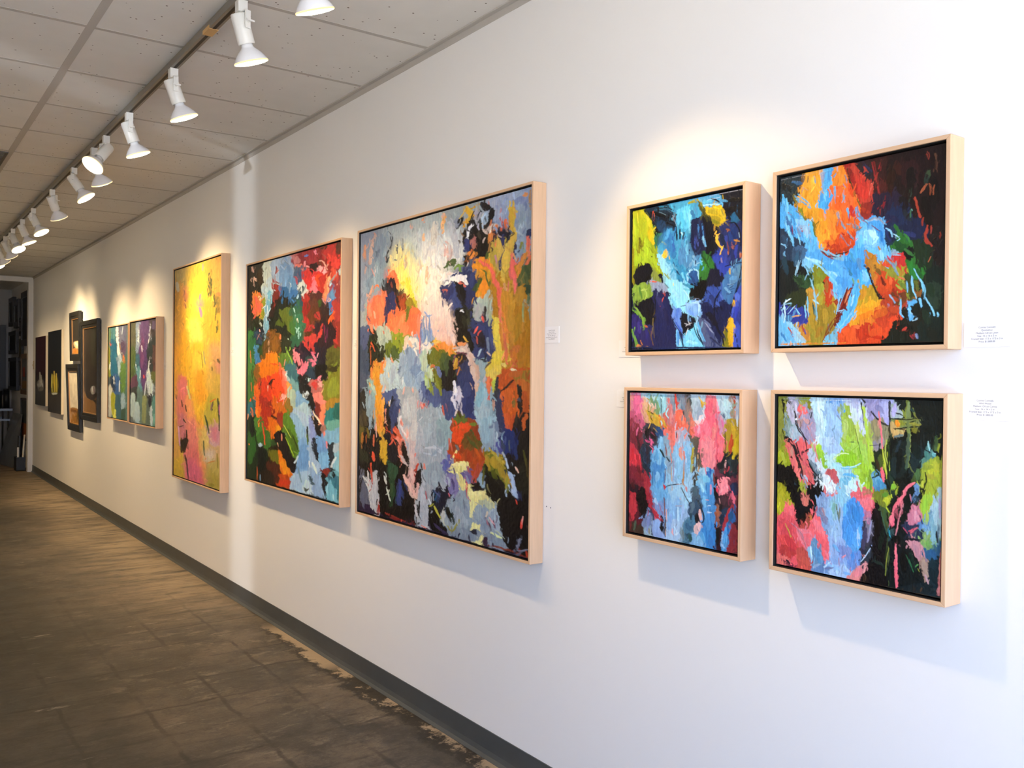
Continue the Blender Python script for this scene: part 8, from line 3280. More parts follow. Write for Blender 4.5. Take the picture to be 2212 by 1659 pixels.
PAINT['G'] = (102.2, 473.7, unpack('''
f d8a83c 0
g d0b050 0 -1.8,-1.9 32.6,-5.3 29.4,56.5 3.3,64.8
g c8ac50 0 2.9,6.8 21.8,8.9 25.8,55.7 7.1,51.2
g e8c838 0 32.6,-5.3 73.1,-1.9 76.7,67.9 53.9,75.9 33.0,57.4
g d8a838 0 66.6,-4.1 100.6,-0.4 101.3,105.3 83.2,101.8 73.4,54.0
g d0a040 0 82.5,1.3 100.6,2.7 99.7,79.7 86.1,70.1
g e0a030 0 -1.5,49.1 22.1,47.7 30.1,161.4 19.4,195.8 -1.0,216.7
g c89838 0 -1.4,63.7 14.7,60.1 15.4,160.0 -0.7,158.4
g f8d838 0 32.9,36.5 67.0,45.7 74.1,152.5 61.3,177.8 33.8,168.7 26.2,118.9
g fce848 0 40.1,66.0 64.1,98.1 64.5,164.7 37.2,148.3
g fcf060 0 33.4,120.0 64.3,131.4 64.6,178.0 37.5,196.7
g e8b038 0 67.2,78.8 92.3,97.2 95.9,180.5 77.6,192.1 64.4,151.4
g f0b428 0 19.1,146.2 33.7,154.8 30.6,231.3 15.9,231.3
g f4c030 0 33.8,175.7 71.1,178.5 74.9,264.1 68.9,330.6 55.9,352.7 38.2,293.5 30.6,231.3
g f8d040 0 44.5,197.0 68.0,191.5 68.4,251.1 48.5,265.3
g f0a828 0 48.3,238.1 68.3,237.9 68.6,290.9 52.1,299.1
g e0b848 0 71.1,178.5 100.3,180.8 101.1,288.1 87.5,282.8 74.9,264.1
g d8a860 0 80.7,185.8 98.9,180.7 99.2,237.6 84.2,244.2
g c8a840 0 84.0,224.8 100.7,231.3 101.0,281.8 87.5,276.4
g dca030 0 -1.0,216.7 15.9,224.1 12.7,302.8 5.7,390.2 -3.1,476.2 -2.8,304.3
g d8a848 0 -2.8,304.3 8.9,303.2 13.5,410.0 -1.5,472.0
g d8b838 0 -1.8,442.9 32.0,426.5 32.3,461.4 6.3,476.8
g c8ac38 0 1.5,463.8 28.6,448.5 32.4,471.8 6.3,476.8
g e07860 0 12.3,245.6 27.2,252.3 27.5,294.4 12.6,288.5
g e88070 0 10.9,259.9 23.6,259.5 26.7,287.4 14.8,281.2
g d87a60 0 4.9,289.1 27.5,294.4 31.4,342.9 13.1,360.0
g c87870 0 12.9,331.4 31.4,335.9 28.1,378.5 13.2,374.3
g f0a058 0 27.5,294.4 41.8,300.0 49.1,353.8 42.5,396.2 31.5,349.9
g e88870 0 35.0,342.4 55.8,349.3 62.8,398.2 69.8,462.7 35.9,470.6 31.9,405.6
g e07868 0 39.0,403.9 62.8,398.2 73.1,464.9 32.4,475.3
g d86c78 0 28.4,427.5 56.4,433.5 63.3,468.3 32.4,471.8
g f0a848 0 55.8,339.2 69.1,357.0 66.2,404.1 73.0,455.1 66.4,443.9 59.5,399.0
g d8c060 0 59.3,358.8 75.6,362.4 72.7,415.6 66.3,417.4
g c8b848 0 68.8,317.3 96.7,294.8 100.0,345.1 78.6,348.7
g b8ac38 0 71.9,297.2 93.6,282.3 96.9,332.9 75.4,342.7
g c8a868 0 78.9,387.9 97.3,386.8 94.5,422.6 76.0,427.9
g c8a8a0 0 78.6,348.7 97.0,342.4 95.7,377.6 82.0,380.7
g c87878 0 81.8,348.2 95.5,345.8 94.2,374.8 83.5,373.8
g d8c8a0 0 71.0,402.9 88.3,398.6 85.4,422.0 72.8,425.5
g b8a850 0 72.8,428.8 99.0,414.9 97.9,472.4 73.1,468.2
g a89838 0 79.3,440.0 97.7,447.1 97.8,469.2 79.5,469.3
s 3a4a2c 5.4 77.1,28.8 79.3,71.8
s 48542c 8.8 79.7,42.6 77.4,74.6
s 3a4a28 3.4 84.5,69.8 89.3,96.6
g 3a4c30 0 89.8,80.6 96.7,85.4 95.4,110.5 89.9,103.1
s 4a5828 2.7 90.9,103.3 89.5,128.7
s 5a6430 2.4 94.0,129.3 94.2,148.5
s 48542c 2 99.8,105.0 96.9,113.9
s 4a4c30 3.4 22.8,51.4 27.5,91.1
g d87858 0 22.8,44.4 28.7,52.9 29.6,84.5 25.9,80.3
g c8708c 0 52.3,85.7 59.0,77.0 64.0,91.5 57.4,93.5
s d88098 3.4 57.9,66.7 57.3,76.7
s d890a0 5.4 57.4,96.8 60.9,115.9
s e8a090 2.7 63.4,4.8 62.9,17.9
s d88040 7.4 92.2,74.8 99.7,79.7
s a89040 1.7 16.4,32.1 23.8,30.6 22.0,44.2
s e0d8a0 8.1 5.0,29.0 9.0,48.0
g c8806c 0 93.1,218.5 100.6,212.4 100.7,231.3 94.8,234.5
s 5a5028 4.7 94.6,209.0 97.6,215.4
s 6a5c30 2.7 84.0,224.8 84.1,231.3
s a0a068 2.7 66.3,191.4 69.8,218.1
s 6a6020 1.4 61.4,191.2 64.9,224.6
s a8a848 2 34.4,252.1 36.5,293.6
s d8d880 3.4 30.9,266.2 38.2,293.5
b 3a4430 0 81.5,309.3 87.6,292.5 87.6,302.1 83.1,315.6
s 8a6858 2.7 84.5,299.2 81.5,312.5
s 2c3c24 4.1 95.1,288.6 98.4,326.3 98.5,351.7
s c07080 3.4 98.2,301.0 99.2,319.9
s 34502c 3.4 70.5,327.0 76.1,349.2 78.7,361.8
s 3a5430 2.7 67.6,380.5 69.5,409.9
s d86a20 2.4 79.8,296.4 90.6,289.0
s 3a3420 2.7 18.3,298.7 20.3,312.7
s 3a3420 2.7 27.6,308.4 29.5,322.2
s 42402c 3.4 22.3,340.8 27.8,347.0
s 30281c 2 13.1,360.0 22.4,354.9
b 302818 0 17.1,391.4 31.7,381.2 31.9,402.1 19.1,408.7
s 302818 3.4 29.8,364.1 31.7,384.7
s 40381c 2 4.9,289.1 5.8,296.2
s 3c3020 4.1 27.6,420.7 31.4,440.7
s 4a3c30 3.4 32.1,440.5 35.2,470.9
s d8a0a8 3.4 11.2,360.3 15.3,402.5
s 8a7c28 2.7 94.4,400.3 96.1,428.5
s c88020 2 76.0,424.6 89.9,415.8
s 888028 6.8 88.7,466.1 79.5,469.3
'''))
PAINT['H1'] = (43.1, 199.2, unpack('''
f 4a6a60 0
b 6a8458 0 -9.6,-3.1 5.6,-2.5 5.8,31.3 -7.6,34.1
b 4c7a78 0 5.6,-2.5 16.3,-2.7 18.8,65.8 6.0,56.6
b 2c6478 0 3.6,26.8 18.6,36.9 21.0,90.6 10.6,111.4 1.7,77.6
b d8dccc 0 15.2,0.2 20.4,0.1 21.6,29.0 23.9,57.9 20.8,65.9 17.5,36.8
s e8ece0 4.5 17.3,1.6 19.6,30.8 20.8,61.8
b 6a6c7a 0 21.5,0.3 34.5,-1.4 34.8,58.7 25.8,49.9
b 5a4858 0 26.7,33.7 34.7,34.6 34.4,58.6 27.9,56.2
b 8a8c28 0 -5.2,51.6 3.7,48.0 1.9,111.7 -2.5,111.8 -7.3,77.3
b 7a5a30 0 -8.6,47.0 -5.2,47.2 -4.9,99.0 -8.3,99.0
s d85a38 2.9 2.5,30.9 4.1,39.6
s c8682c 4.1 31.9,62.5 32.6,76.6
b 9ab0b0 0 18.8,65.8 24.9,62.0 25.1,90.6 21.0,98.8
s d0d8d0 3.3 3.9,77.7 2.2,90.4
b 3a5c88 0 10.6,103.0 23.2,111.1 21.4,148.1 12.9,140.6
b 5a7c3a 0 27.1,82.5 34.0,82.7 33.3,130.8 28.4,135.2
b 26384c 0 6.3,111.6 14.8,107.1 15.1,140.4 6.4,132.7
s e0e4dc 2 11.7,107.2 12.8,123.9
s d8dcd4 1.8 24.2,117.1 23.8,139.7
b 4a5450 0 -7.1,111.9 1.9,111.7 -0.0,154.5 -6.7,163.8
b c0c0a8 0 -0.2,133.1 5.4,132.7 6.8,183.3 1.3,188.4
b a0a028 0 5.5,153.9 15.1,146.6 16.3,177.6 11.1,191.0
b 8aa0a0 0 25.5,155.8 32.4,147.0 32.6,175.1 27.7,179.9
b 3a5c60 0 15.1,152.8 26.5,151.6 26.8,196.4 17.5,198.1
b d8d860 0 13.2,182.3 17.4,181.6 16.5,200.4 13.7,200.9
b b0b0a0 0 -4.3,180.8 2.4,179.7 2.5,198.9 -4.2,198.0
b 2c4858 0 -8.4,181.4 -2.1,184.7 -2.0,199.7 -8.3,198.7
b 3a5040 0 27.7,179.9 33.6,177.0 33.4,199.1 27.8,200.2
s c8d0c8 1.6 30.6,1.9 28.7,17.7
s 8a6a48 2.9 23.7,37.5 25.8,49.9
'''))
PAINT['H2'] = (56.2, 223.8, unpack('''
f 5a605c 0
b 5c5c44 0 -0.5,-0.7 11.7,-2.7 9.9,60.4 0.0,76.9
b 4a5a30 0 -0.1,59.6 9.9,60.4 8.1,119.7 0.3,124.2
b 8a9ca4 0 11.7,-0.6 20.2,-1.2 19.6,57.0 14.3,60.7
b 6c5074 0 20.2,-1.2 40.6,-0.5 38.9,46.5 33.0,62.2 22.7,53.1
b 5c4068 0 18.5,56.9 33.0,54.1 33.3,102.9 31.5,143.8 23.2,131.8
b 7a4a6c 0 22.6,40.7 28.8,41.4 28.2,94.7 24.0,98.7
b 4c4440 0 40.6,-0.5 53.1,-0.1 52.4,36.1 42.8,38.9
b 6a5a70 0 46.5,3.6 53.2,4.8 52.3,20.4 46.6,19.5
s e0e0d8 2.5 42.6,8.9 40.8,30.7 38.0,54.5
s d8dcd8 2 44.8,39.2 43.0,71.0
s d0d4c8 2.9 18.2,13.1 17.4,44.3
b 38423c 0 37.0,58.5 52.4,40.1 53.0,122.8 45.3,123.0 39.2,90.9
s e0e4dc 2.5 24.8,53.3 25.9,65.8
s d8d8d8 2.5 42.1,78.9 39.3,103.0 41.5,139.1
b c8d4cc 0 37.4,111.1 43.3,111.0 47.4,146.8 41.6,151.2
b 6c4a40 0 46.9,63.3 53.5,59.9 52.9,107.0 48.1,111.0
b 6a7038 0 45.2,111.0 53.8,111.0 53.0,126.7 45.3,127.0
s e85a50 3.3 29.3,117.2 29.8,123.4
b 3a6068 0 14.3,73.4 20.8,77.9 20.9,102.8 14.5,102.8
b 5a8c8c 0 15.6,102.8 22.0,102.8 23.3,152.6 18.2,165.5
s e0ece8 1.8 11.2,88.0 14.6,107.0
s d8e0dc 1.6 22.0,107.0 21.1,123.6
b 5a3c48 0 1.5,124.1 14.6,119.6 12.7,149.1 3.9,149.7
b 3a3c38 0 1.6,149.9 14.8,144.8 15.0,174.2 1.8,171.4
b 5c7468 0 14.8,144.8 25.5,160.6 25.8,214.3 17.4,211.6
b 9aaca4 0 0.6,162.9 10.6,159.9 10.8,195.8 2.0,205.7
b 9cb0ac 0 10.7,183.1 19.3,177.9 21.7,215.0 10.9,216.9
s d0dcd4 2 33.5,133.5 31.6,160.1
s c0ccc0 2.9 32.7,164.1 30.8,192.9
s c8d4cc 2 38.6,143.3 45.6,170.8
b 848a58 0 27.6,168.7 35.7,167.8 34.0,212.8 26.9,212.0
b 5a6a58 0 35.8,171.9 45.6,166.8 45.9,214.6 37.0,216.3
b c0ccc0 0 41.8,187.3 47.6,182.5 47.8,216.3 44.0,217.0
b 5c9080 0 47.5,170.6 53.3,168.0 53.2,219.2 48.8,218.1
s 8ac8b0 2 51.5,197.8 51.3,217.6
b 2c2c30 0 39.7,159.4 45.6,162.8 43.7,183.0 38.8,179.6
'''))
PAINT['J1'] = (10.6, 79.1, unpack('''
f 2a261e 0
b b0702c 0 -0.0,66.7 12.2,68.0 12.3,80.1 0.0,78.1
b d8b078 0 1.5,52.4 8.1,50.8 9.8,59.6 8.2,70.6 3.1,65.0
s f0d8a8 2.9 4.0,53.1 7.2,61.3
s 6a4a20 1.6 5.8,67.3 9.2,71.7
'''))
PAINT['J2'] = (16.0, 114.1, unpack('''
f c4b496 0
b 8a5c24 0 -0.1,82.0 18.3,83.5 18.5,112.5 0.1,115.3
b 6a4420 0 2.1,83.7 14.4,85.3 15.4,89.1 2.1,89.9
s 3a3018 1.4 12.3,81.6 11.5,102.2
s 4a3c18 1.2 8.4,98.8 17.4,88.7
s 42381c 1.2 13.4,89.5 10.5,108.5
s 5a4420 1 14.3,79.2 18.3,84.5
'''))
PAINT['J3'] = (23.2, 187.8, unpack('''
f 2c2a22 0
b 7c5830 0 0.5,139.1 23.5,142.9 23.7,186.9 -0.3,186.5
b 302820 0 -0.4,-1.7 22.7,0.9 23.5,142.9 0.5,140.2
b 383428 0 12.3,0.8 22.7,0.9 23.1,77.0 12.7,76.6
b 8a8478 0 11.4,130.9 16.0,126.5 18.7,132.3 18.2,143.5 13.1,145.1 11.0,138.1
s c8c0b0 1.6 14.0,128.7 15.1,139.8
s 6a4840 2 16.1,129.5 17.1,141.6
b 2c2418 0 14.2,156.2 23.6,158.9 23.7,172.9 18.3,163.7
'''))
PAINT['K1'] = (21.8, 148.4, unpack('''
f 1a0c0e 0
b 280c10 0 -0.6,-3.4 21.6,1.1 22.0,72.7 -0.1,76.9
b 3a3630 0 0.1,115.0 22.2,113.5 22.4,148.3 0.3,148.7
b 6a6458 0 3.2,97.9 16.6,92.9 17.7,113.0 6.5,116.3
b a09888 0 4.3,103.0 11.6,95.3 14.7,98.1 12.7,107.4 6.5,108.0
s c8c0b0 1.8 9.7,76.8 10.2,97.4
s b0a898 1.6 12.6,82.9 13.3,103.3
s d0c8b8 1.4 14.7,100.1 15.7,107.2
s 8a8478 2 7.5,93.4 8.6,109.9
s 2a2420 1.4 10.6,107.6 8.6,113.0
'''))
PAINT['K2'] = (28.5, 177.7, unpack('''
f 1c1e1e 0
b 3c3830 0 0.7,135.3 29.0,134.9 29.2,176.3 0.9,177.7
b 8a7c28 0 7.6,97.9 20.4,99.6 21.6,131.8 8.3,135.4
s d8c848 2 9.1,93.7 9.9,131.1
s d8b838 2.5 13.6,87.5 14.5,130.6
s d0b840 2.3 18.3,92.5 18.6,130.1
s a89830 1.6 11.6,99.9 12.0,132.9
s e8d870 1 8.5,95.8 8.6,122.9
s e8d060 1 14.0,87.5 14.1,99.8
s 48401c 2 11.3,114.4 12.0,130.8
b c8c8b0 0 9.3,134.3 19.6,133.0 18.6,136.2 11.4,138.1
'''))
# ---------------------------------------------------------------- pictures on the wall
def canvas_mesh(name, key, wy, wz, gain, parent, x, y, z, ss, seed, edge=(.010, .009, .009), depth=.028, relief=.0011, rebrush=1.0):
    """a stretched canvas facing -x whose top-left corner is at (y, z); paint as vertex colours and relief"""
    wp, hp, marks = PAINT[key]
    img, hg = paint_canvas(wp, hp, marks, seed, ss, smooth=(len(marks) < 14), rebrush=rebrush)
    H, Wd, _ = img.shape
    img = np.clip(img * np.array(gain), 0, .92)
    yy = y - wy * (np.arange(Wd) / (Wd - 1.0)); zz = z - wz * (np.arange(H) / (H - 1.0))
    Y, Z = np.meshgrid(yy, zz)
    X = np.full(Y.shape, x) - relief * (hg - .4)
    co = np.stack([X, Y, Z], -1).reshape(-1, 3)
    idx = np.arange(H * Wd).reshape(H, Wd)
    q = np.stack([idx[:-1, :-1], idx[1:, :-1], idx[1:, 1:], idx[:-1, 1:]], -1).reshape(-1, 4)
    n0 = len(co)
    back = np.array([[x, y, z], [x, y - wy, z], [x, y - wy, z - wz], [x, y, z - wz]])
    co = np.concatenate([co, back + [0.0012, 0, 0], back + [depth, 0, 0]])
    sides = [[n0 + a, n0 + (a + 1) % 4, n0 + 4 + (a + 1) % 4, n0 + 4 + a] for a in range(4)]
    q = np.concatenate([q, np.array(sides)])
    colr = np.concatenate([img.reshape(-1, 3), np.tile(edge, (8, 1))])
    colr = np.concatenate([colr, np.ones((len(colr), 1))], 1)
    me = bpy.data.meshes.new(name)
    me.vertices.add(len(co)); me.vertices.foreach_set('co', co.astype(np.float32).ravel())
    me.loops.add(q.size); me.loops.foreach_set('vertex_index', q.astype(np.int32).ravel())
    me.polygons.add(len(q)); me.polygons.foreach_set('loop_start', np.arange(0, q.size, 4, dtype=np.int32))
    me.update(calc_edges=True)
    at = me.color_attributes.new('paint', 'FLOAT_COLOR', 'POINT')
    at.data.foreach_set('color', colr.astype(np.float32).ravel())
    me.materials.append(M['paint'])
    o = bpy.data.objects.new(name, me)
    COL.objects.link(o)
    if parent: o.parent = parent
    return o

def ring(parent, name, y0, y1, z0, z1, w, xa, xb, mats, bev=.0012):
    """four mitred rails; y0 > y1 are the outer edges, w the face width, xa front, xb back"""
    out = []
    def rail(pts, m):
        bm = bmesh.new()
        f = [bm.verts.new((xa, a, c)) for a, c in pts]; g = [bm.verts.new((xb, a, c)) for a, c in pts]
        bm.faces.new(f); bm.faces.new(g[::-1])
        for i in range(4):
            j = (i + 1) % 4
            bm.faces.new((f[i], g[i], g[j], f[j]))
        out.append(obj(name, bm, m, parent, bevel=bev))
    rail([(y0, z1), (y1, z1), (y1 + w, z1 - w), (y0 - w, z1 - w)], mats[1])
    rail([(y0, z0), (y0 - w, z0 + w), (y1 + w, z0 + w), (y1, z0)], mats[1])
    rail([(y0, z1), (y0 - w, z1 - w), (y0 - w, z0 + w), (y0, z0)], mats[0])
    rail([(y1, z1), (y1, z0), (y1 + w, z0 + w), (y1 + w, z1 - w)], mats[0])
    return out

def floater(key, y0, y1, z0, z1, t, label, gain, ss, seed):
    """canvas set inside a deep maple floater frame with a black gap round it"""
    yc = (y0 + y1) / 2
    r = thing('framed_painting', label, 'painting', (WX, yc, FL + z0), 'abstract paintings in maple floater frames')
    a, b, h = y0 - yc, y1 - yc, z1 - z0
    ring(r, 'frame_rail', a, b, 0, h, .0095, -t, -.001, (M['maple'], M['maple_h']))
    bm = bmesh.new()
    box(bm, -t + .040, -.002, b + .0096, a - .0096, .0096, h - .0096)
    obj('frame_liner', bm, M['liner'], r)
    ring(r, 'frame_lining', a - .0096, b + .0096, .0096, h - .0096, .0012, -t + .004, -t + .041, (M['liner'], M['liner']), 0)
    k = .0155
    canvas_mesh('canvas', key, (a - b) - 2 * k, h - 2 * k, gain, r, -t + .010, a - k, h - k, ss, seed, rebrush=(2.2 if ss > 2 else 1.0))
    return r

def carved(key, y0, y1, z0, z1, label, tilt, gain, seed, w=.075, lip=.010):
    """small canvas sunk in a wide black moulding with a gilded inner lip, hung leaning out at the top"""
    yc = (y0 + y1) / 2
    r = thing('framed_painting', label, 'painting', (WX - .003, yc, FL + z0), 'still lifes in black frames')
    r.rotation_euler = (0, -math.radians(tilt), 0)
    a, b, h = y0 - yc, y1 - yc, z1 - z0
    ring(r, 'frame_rail', a, b, 0, h, w * .62, -.034, -.001, (M['black'], M['black']), .002)
    k = w * .62
    ring(r, 'frame_step', a - k, b + k, k, h - k, w * .38, -.027, -.001, (M['black'], M['black']), .002)
    k = w
    ring(r, 'gilded_lip', a - k, b + k, k, h - k, lip, -.022, -.001, (M['gold'], M['gold']), .001)
    k = w + lip
    canvas_mesh('canvas', key, (a - b) - 2 * k + .004, h - 2 * k + .004, gain, r, -.012, a - k + .002, h - k + .002, 2.0, seed, depth=.01, relief=.0004)
    return r

def bare(key, y0, y1, z0, z1, label, gain, seed):
    yc = (y0 + y1) / 2
    r = thing('unframed_painting', label, 'painting', (WX, yc, FL + z0), 'unframed still lifes on dark grounds')
    a, b, h = y0 - yc, y1 - yc, z1 - z0
    bm = bmesh.new(); box(bm, -.0285, -.001, b, a, 0, h); obj('stretcher', bm, M['pale'], r, bevel=.001)
    canvas_mesh('canvas', key, (a - b), h, gain, r, -.0305, a, h, 2.0, seed, edge=(.30, .27, .21), depth=.0018, relief=.0003)
    return r

floater('D1', 1.9474, 1.5049, 0.0669, 0.5105, 0.0623, 'square dark blue painting with a pale blue fall, upper left of the four small ones', (.92, .94, .97), 1.35, 11)
floater('D2', 1.9518, 1.5084, -0.4723, -0.0278, 0.0612, 'square pink and light blue painting, lower left of the four small ones', (.92, .94, .97), 1.35, 12)
floater('D3', 1.4243, 0.9730, 0.0675, 0.5175, 0.0570, 'square orange, blue and black painting, upper right of the four small ones', (.92, .94, .97), 1.3, 13)
floater('D4', 1.4170, 0.9680, -0.4739, -0.0263, 0.0637, 'square lime green, pink and black painting, lower right of the four small ones', (.92, .94, .97), 1.3, 14)
floater('E', 3.7634, 2.4159, -0.6418, 0.6686, 0.0574, 'largest painting, grey blue with ochre and black, in a maple frame', (1.0, 1.04, 1.16), 1.15, 15)
floater('F', 5.2696, 3.9317, -0.6373, 0.6602, 0.0584, 'tall red, green and blue painting left of the largest one', (1.05, 1.1, 1.3), 1.4, 16)
floater('G', 6.8615, 5.7314, -0.7691, 0.7802, 0.0591, 'tall glowing yellow and pink painting in a maple frame', (.92, .96, 1.5), 1.5, 17)
floater('H1', 9.1127, 8.2752, -0.4327, 0.4405, 0.0600, 'narrow teal and green painting, left of the close pair beyond the yellow one', (1.1, 1.2, 1.6), 2.2, 18)
floater('H2', 8.2221, 7.3249, -0.4390, 0.4504, 0.0616, 'narrow purple and teal painting, right of the close pair beyond the yellow one', (1.1, 1.2, 1.6), 2.2, 19)


carved('J1', 11.22, 10.65, .131, .680, 'small still life in a black frame, upper of the two narrow stacked pictures', 1.0, (1.1, 1.25, 1.7), 31)
carved('J2', 11.33, 10.60, -.655, .096, 'pale still life in a black frame, lower of the two stacked pictures, leaning out', 2.0, (1.15, 1.3, 1.7), 32)
carved('J3', 10.56, 9.685, -.505, .550, 'tall dark still life in a wide black frame beside the two stacked pictures', .4, (1.0, 1.15, 1.5), 33)
bare('K1', 13.88, 13.0, -.446, .480, 'unframed dark maroon still life nearest the back-room opening', (1.0, 1.15, 1.5), 41)
bare('K2', 12.80, 11.82, -.506, .518, 'unframed black still life of tall yellow forms on the far wall', (1.0, 1.1, 1.5), 42)

# ---------------------------------------------------------------- cards beside the pictures
def card(y, z, w, h, lines, label, size=.0052):
    r = thing('wall_label', label, 'label', (WX, y, FL + z), 'printed cards on the gallery wall')
    bm = bmesh.new(); box(bm, -.0016, -.0002, -w / 2, w / 2, -h / 2, h / 2); obj('card', bm, M['card'], r)
    cu = bpy.data.curves.new('lettering', 'FONT')
    cu.body = '\n'.join(lines)
    cu.align_x = 'CENTER'; cu.align_y = 'CENTER'
    cu.size = size; cu.space_line = 1.15
    cu.materials.append(M['ink'])
    tmp = bpy.data.objects.new('lettering', cu)
    COL.objects.link(tmp)
    me = bpy.data.meshes.new_from_object(tmp.evaluated_get(bpy.context.evaluated_depsgraph_get()))
    bpy.data.objects.remove(tmp)
    o = bpy.data.objects.new('lettering', me)
    COL.objects.link(o)
    o.parent = r
    o.matrix_local = Matrix(((0, 0, -1, -.0018), (-1, 0, 0, 0), (0, 1, 0, 0), (0, 0, 0, 1)))
    return r
card(.920, .098, .096, .052, ['Connie Connally', 'Quicksilver', 'Medium: Oil on Linen', 'Size: 16 x 16 x 2 in', 'Framed Size: 17.5 x 17.5 x 3 in', 'Price: $1,800.00'], 'white printed card right of the orange and blue painting')
card(.922, -.055, .096, .052, ['Connie Connally', 'Wild Wood', 'Medium: Oil on Canvas', 'Size: 16 x 16 x 2 in', 'Framed Size: 17.5 x 17.5 x 3 in', 'Price: $1,800.00'], 'white printed card right of the green, pink and black painting')
card(1.993, .090, .098, .052, ['Connie Connally', 'Tidewater', 'Medium: Oil on Linen', 'Size: 16 x 16 x 2 in', 'Framed Size: 17.5 x 17.5 x 3 in', 'Price: $1,800.00'], 'white printed card half hidden behind the lower left corner of the blue painting')
card(2.000, -.064, .098, .052, ['Connie Connally', 'Cascade', 'Medium: Oil on Linen', 'Size: 16 x 16 x 2 in', 'Framed Size: 17.5 x 17.5 x 3 in', 'Price: $1,800.00'], 'white printed card half hidden behind the upper left corner of the pink and blue painting')
card(2.378, .145, .080, .056, ['Connie Connally', 'Water Garden', 'Medium: Oil on Canvas', 'Size: 50 x 48 x 2 in', 'Framed Size: 51.5 x 50 x 3 in', 'Price: $9,800.00'], 'white printed card right of the largest painting')
card(3.872, .150, .090, .050, ['Connie Connally', 'Falling Water', 'Medium: Oil on Canvas', 'Size: 50 x 48 x 2 in', 'Framed Size: 51.5 x 50 x 3 in', 'Price: $9,800.00'], 'white printed card in the gap between the two big paintings')
card(5.672, .145, .085, .055, ['Connie Connally', 'Sunlight', 'Medium: Oil on Canvas'], 'white printed card right of the yellow painting')
card(7.290, .058, .075, .050, ['Connie Connally', 'Violet Rain', 'Medium: Oil on Canvas'], 'white printed card right of the narrow purple and teal painting')
for k, (y, z) in enumerate(((2.398, -.444), (2.376, -.446))):
    bm = bmesh.new(); lathe(bm, [(0, .0022), (.0012, .0018)], 8)
    o = tag(obj('nail_hole', bm, M['ink']), ['dark nail mark low on the wall, the one nearer the largest painting', 'dark nail mark low on the wall, the one farther from the largest painting'][k], 'mark', 'nail marks right of the largest painting')
    o.matrix_world = Matrix(((0, 0, -1, WX - .0002), (-1, 0, 0, y), (0, 1, 0, FL + z), (0, 0, 0, 1)))
# switch by the far opening
sw = thing('light_switch', 'beige light switch on the wall next to the back-room opening', 'switch', (WX, 14.26, 1.53))
bm = bmesh.new(); box(bm, -.006, -.0005, -.038, .038, -.06, .06); obj('plate', bm, M['switch'], sw, bevel=.002)
bm = bmesh.new(); box(bm, -.016, -.006, -.006, .006, -.012, .012); obj('toggle', bm, M['switch'], sw)

# ---------------------------------------------------------------- back room, seen through the opening
def wall_picture(y0, y1, z0, z1, fw_, fm, ccol, label, x=WX, t=.03, extra=None, cat='picture', tilt=0):
    yc = (y0 + y1) / 2
    r = thing('framed_picture', label, cat, (x - .002, yc, z0), 'framed pictures crowding the back-room wall')
    r.rotation_euler = (0, -math.radians(tilt), 0)
    a, b, h = y0 - yc, y1 - yc, z1 - z0
    ring(r, 'frame_rail', a, b, 0, h, fw_, -t, -.001, (fm, fm), .002)
    bm = bmesh.new(); box(bm, -t + .012, -.001, b + fw_, a - fw_, fw_, h - fw_)
    obj('canvas', bm, mat('picture_paint', ccol[0], .6, noise=.5, nscale=5, col2=ccol[1]), r)
    if extra:
        for (ya, yb, za, zb, c) in extra:
            bm = bmesh.new(); box(bm, -t + .0105, -t + .0125, yb, ya, za, zb)
            obj('painted_shape', bm, mat('picture_accent', c, .6), r)
    return r
wall_picture(15.22, 14.50, 1.82, 2.62, .09, M['darkwood'], ('20262a', '0c0e10'), 'big black framed picture high beside the back-room opening', t=.05)
wall_picture(15.22, 14.50, 1.10, 1.70, .07, M['brownwood'], ('6a7076', '3a4046'), 'brown framed flower picture in the back room at eye level', t=.05, extra=[(.18, -.02, .26, .40, '8a3024'), (.26, -.26, .085, .20, '7a5c34')])
wall_picture(15.30, 14.55, .42, 1.04, .03, M['darkwood'], ('4a4e52', '2c3034'), 'grey and orange picture low on the back-room wall', t=.04, extra=[(.33, -.33, .04, .25, '8a4e28')])
wall_picture(16.70, 16.14, 2.17, 2.63, .07, M['darkwood'], ('181816', '0a0a0a'), 'narrow black picture highest in the far corner of the back room', t=.05)
wall_picture(16.05, 15.52, 2.12, 2.56, .09, M['darkwood'], ('4c4c48', '22221f'), 'black framed picture in the back room left of the big black one', t=.05)
wall_picture(15.48, 15.24, 1.98, 2.26, .07, M['darkwood'], ('5e6064', '303234'), 'small black framed grey picture under the upper back-room pictures', t=.04)
wall_picture(16.70, 15.80, 1.72, 2.08, .06, M['darkwood'], ('15161a', '08080a'), 'wide black picture in the middle of the far back-room wall', t=.05)
wall_picture(15.70, 15.28, 1.64, 1.94, .02, M['darkwood'], ('6a6448', '3a3626'), 'small olive picture over the brown framed flower picture', t=.03)
wall_picture(16.70, 15.70, 1.14, 1.66, .06, M['darkwood'], ('14150f', '08080a'), 'large black picture above the steel table', t=.05)
wall_picture(15.62, 15.26, 1.22, 1.60, .02, M['darkwood'], ('707468', '40443c'), 'small grey green picture left of the brown framed one', t=.03)
# picture facing us on the end wall
r = thing('framed_picture', 'tall black framed picture on the end wall at the left picture edge', 'picture', (1.46, 16.75, 1.05), 'framed pictures crowding the back-room wall')
bm = bmesh.new()
for q in ((-.34, .34, 0, .09), (-.34, .34, 1.06, 1.15), (-.34, -.25, .09, 1.06), (.25, .34, .09, 1.06)):
    box(bm, q[0], q[1], -.045, -.002, q[2], q[3])
obj('frame', bm, M['darkwood'], r)
bm = bmesh.new(); box(bm, -.25, .25, -.025, -.002, .09, 1.06); obj('canvas', bm, mat('night_painting', '1a1c1c', .5, noise=.5, nscale=4), r)
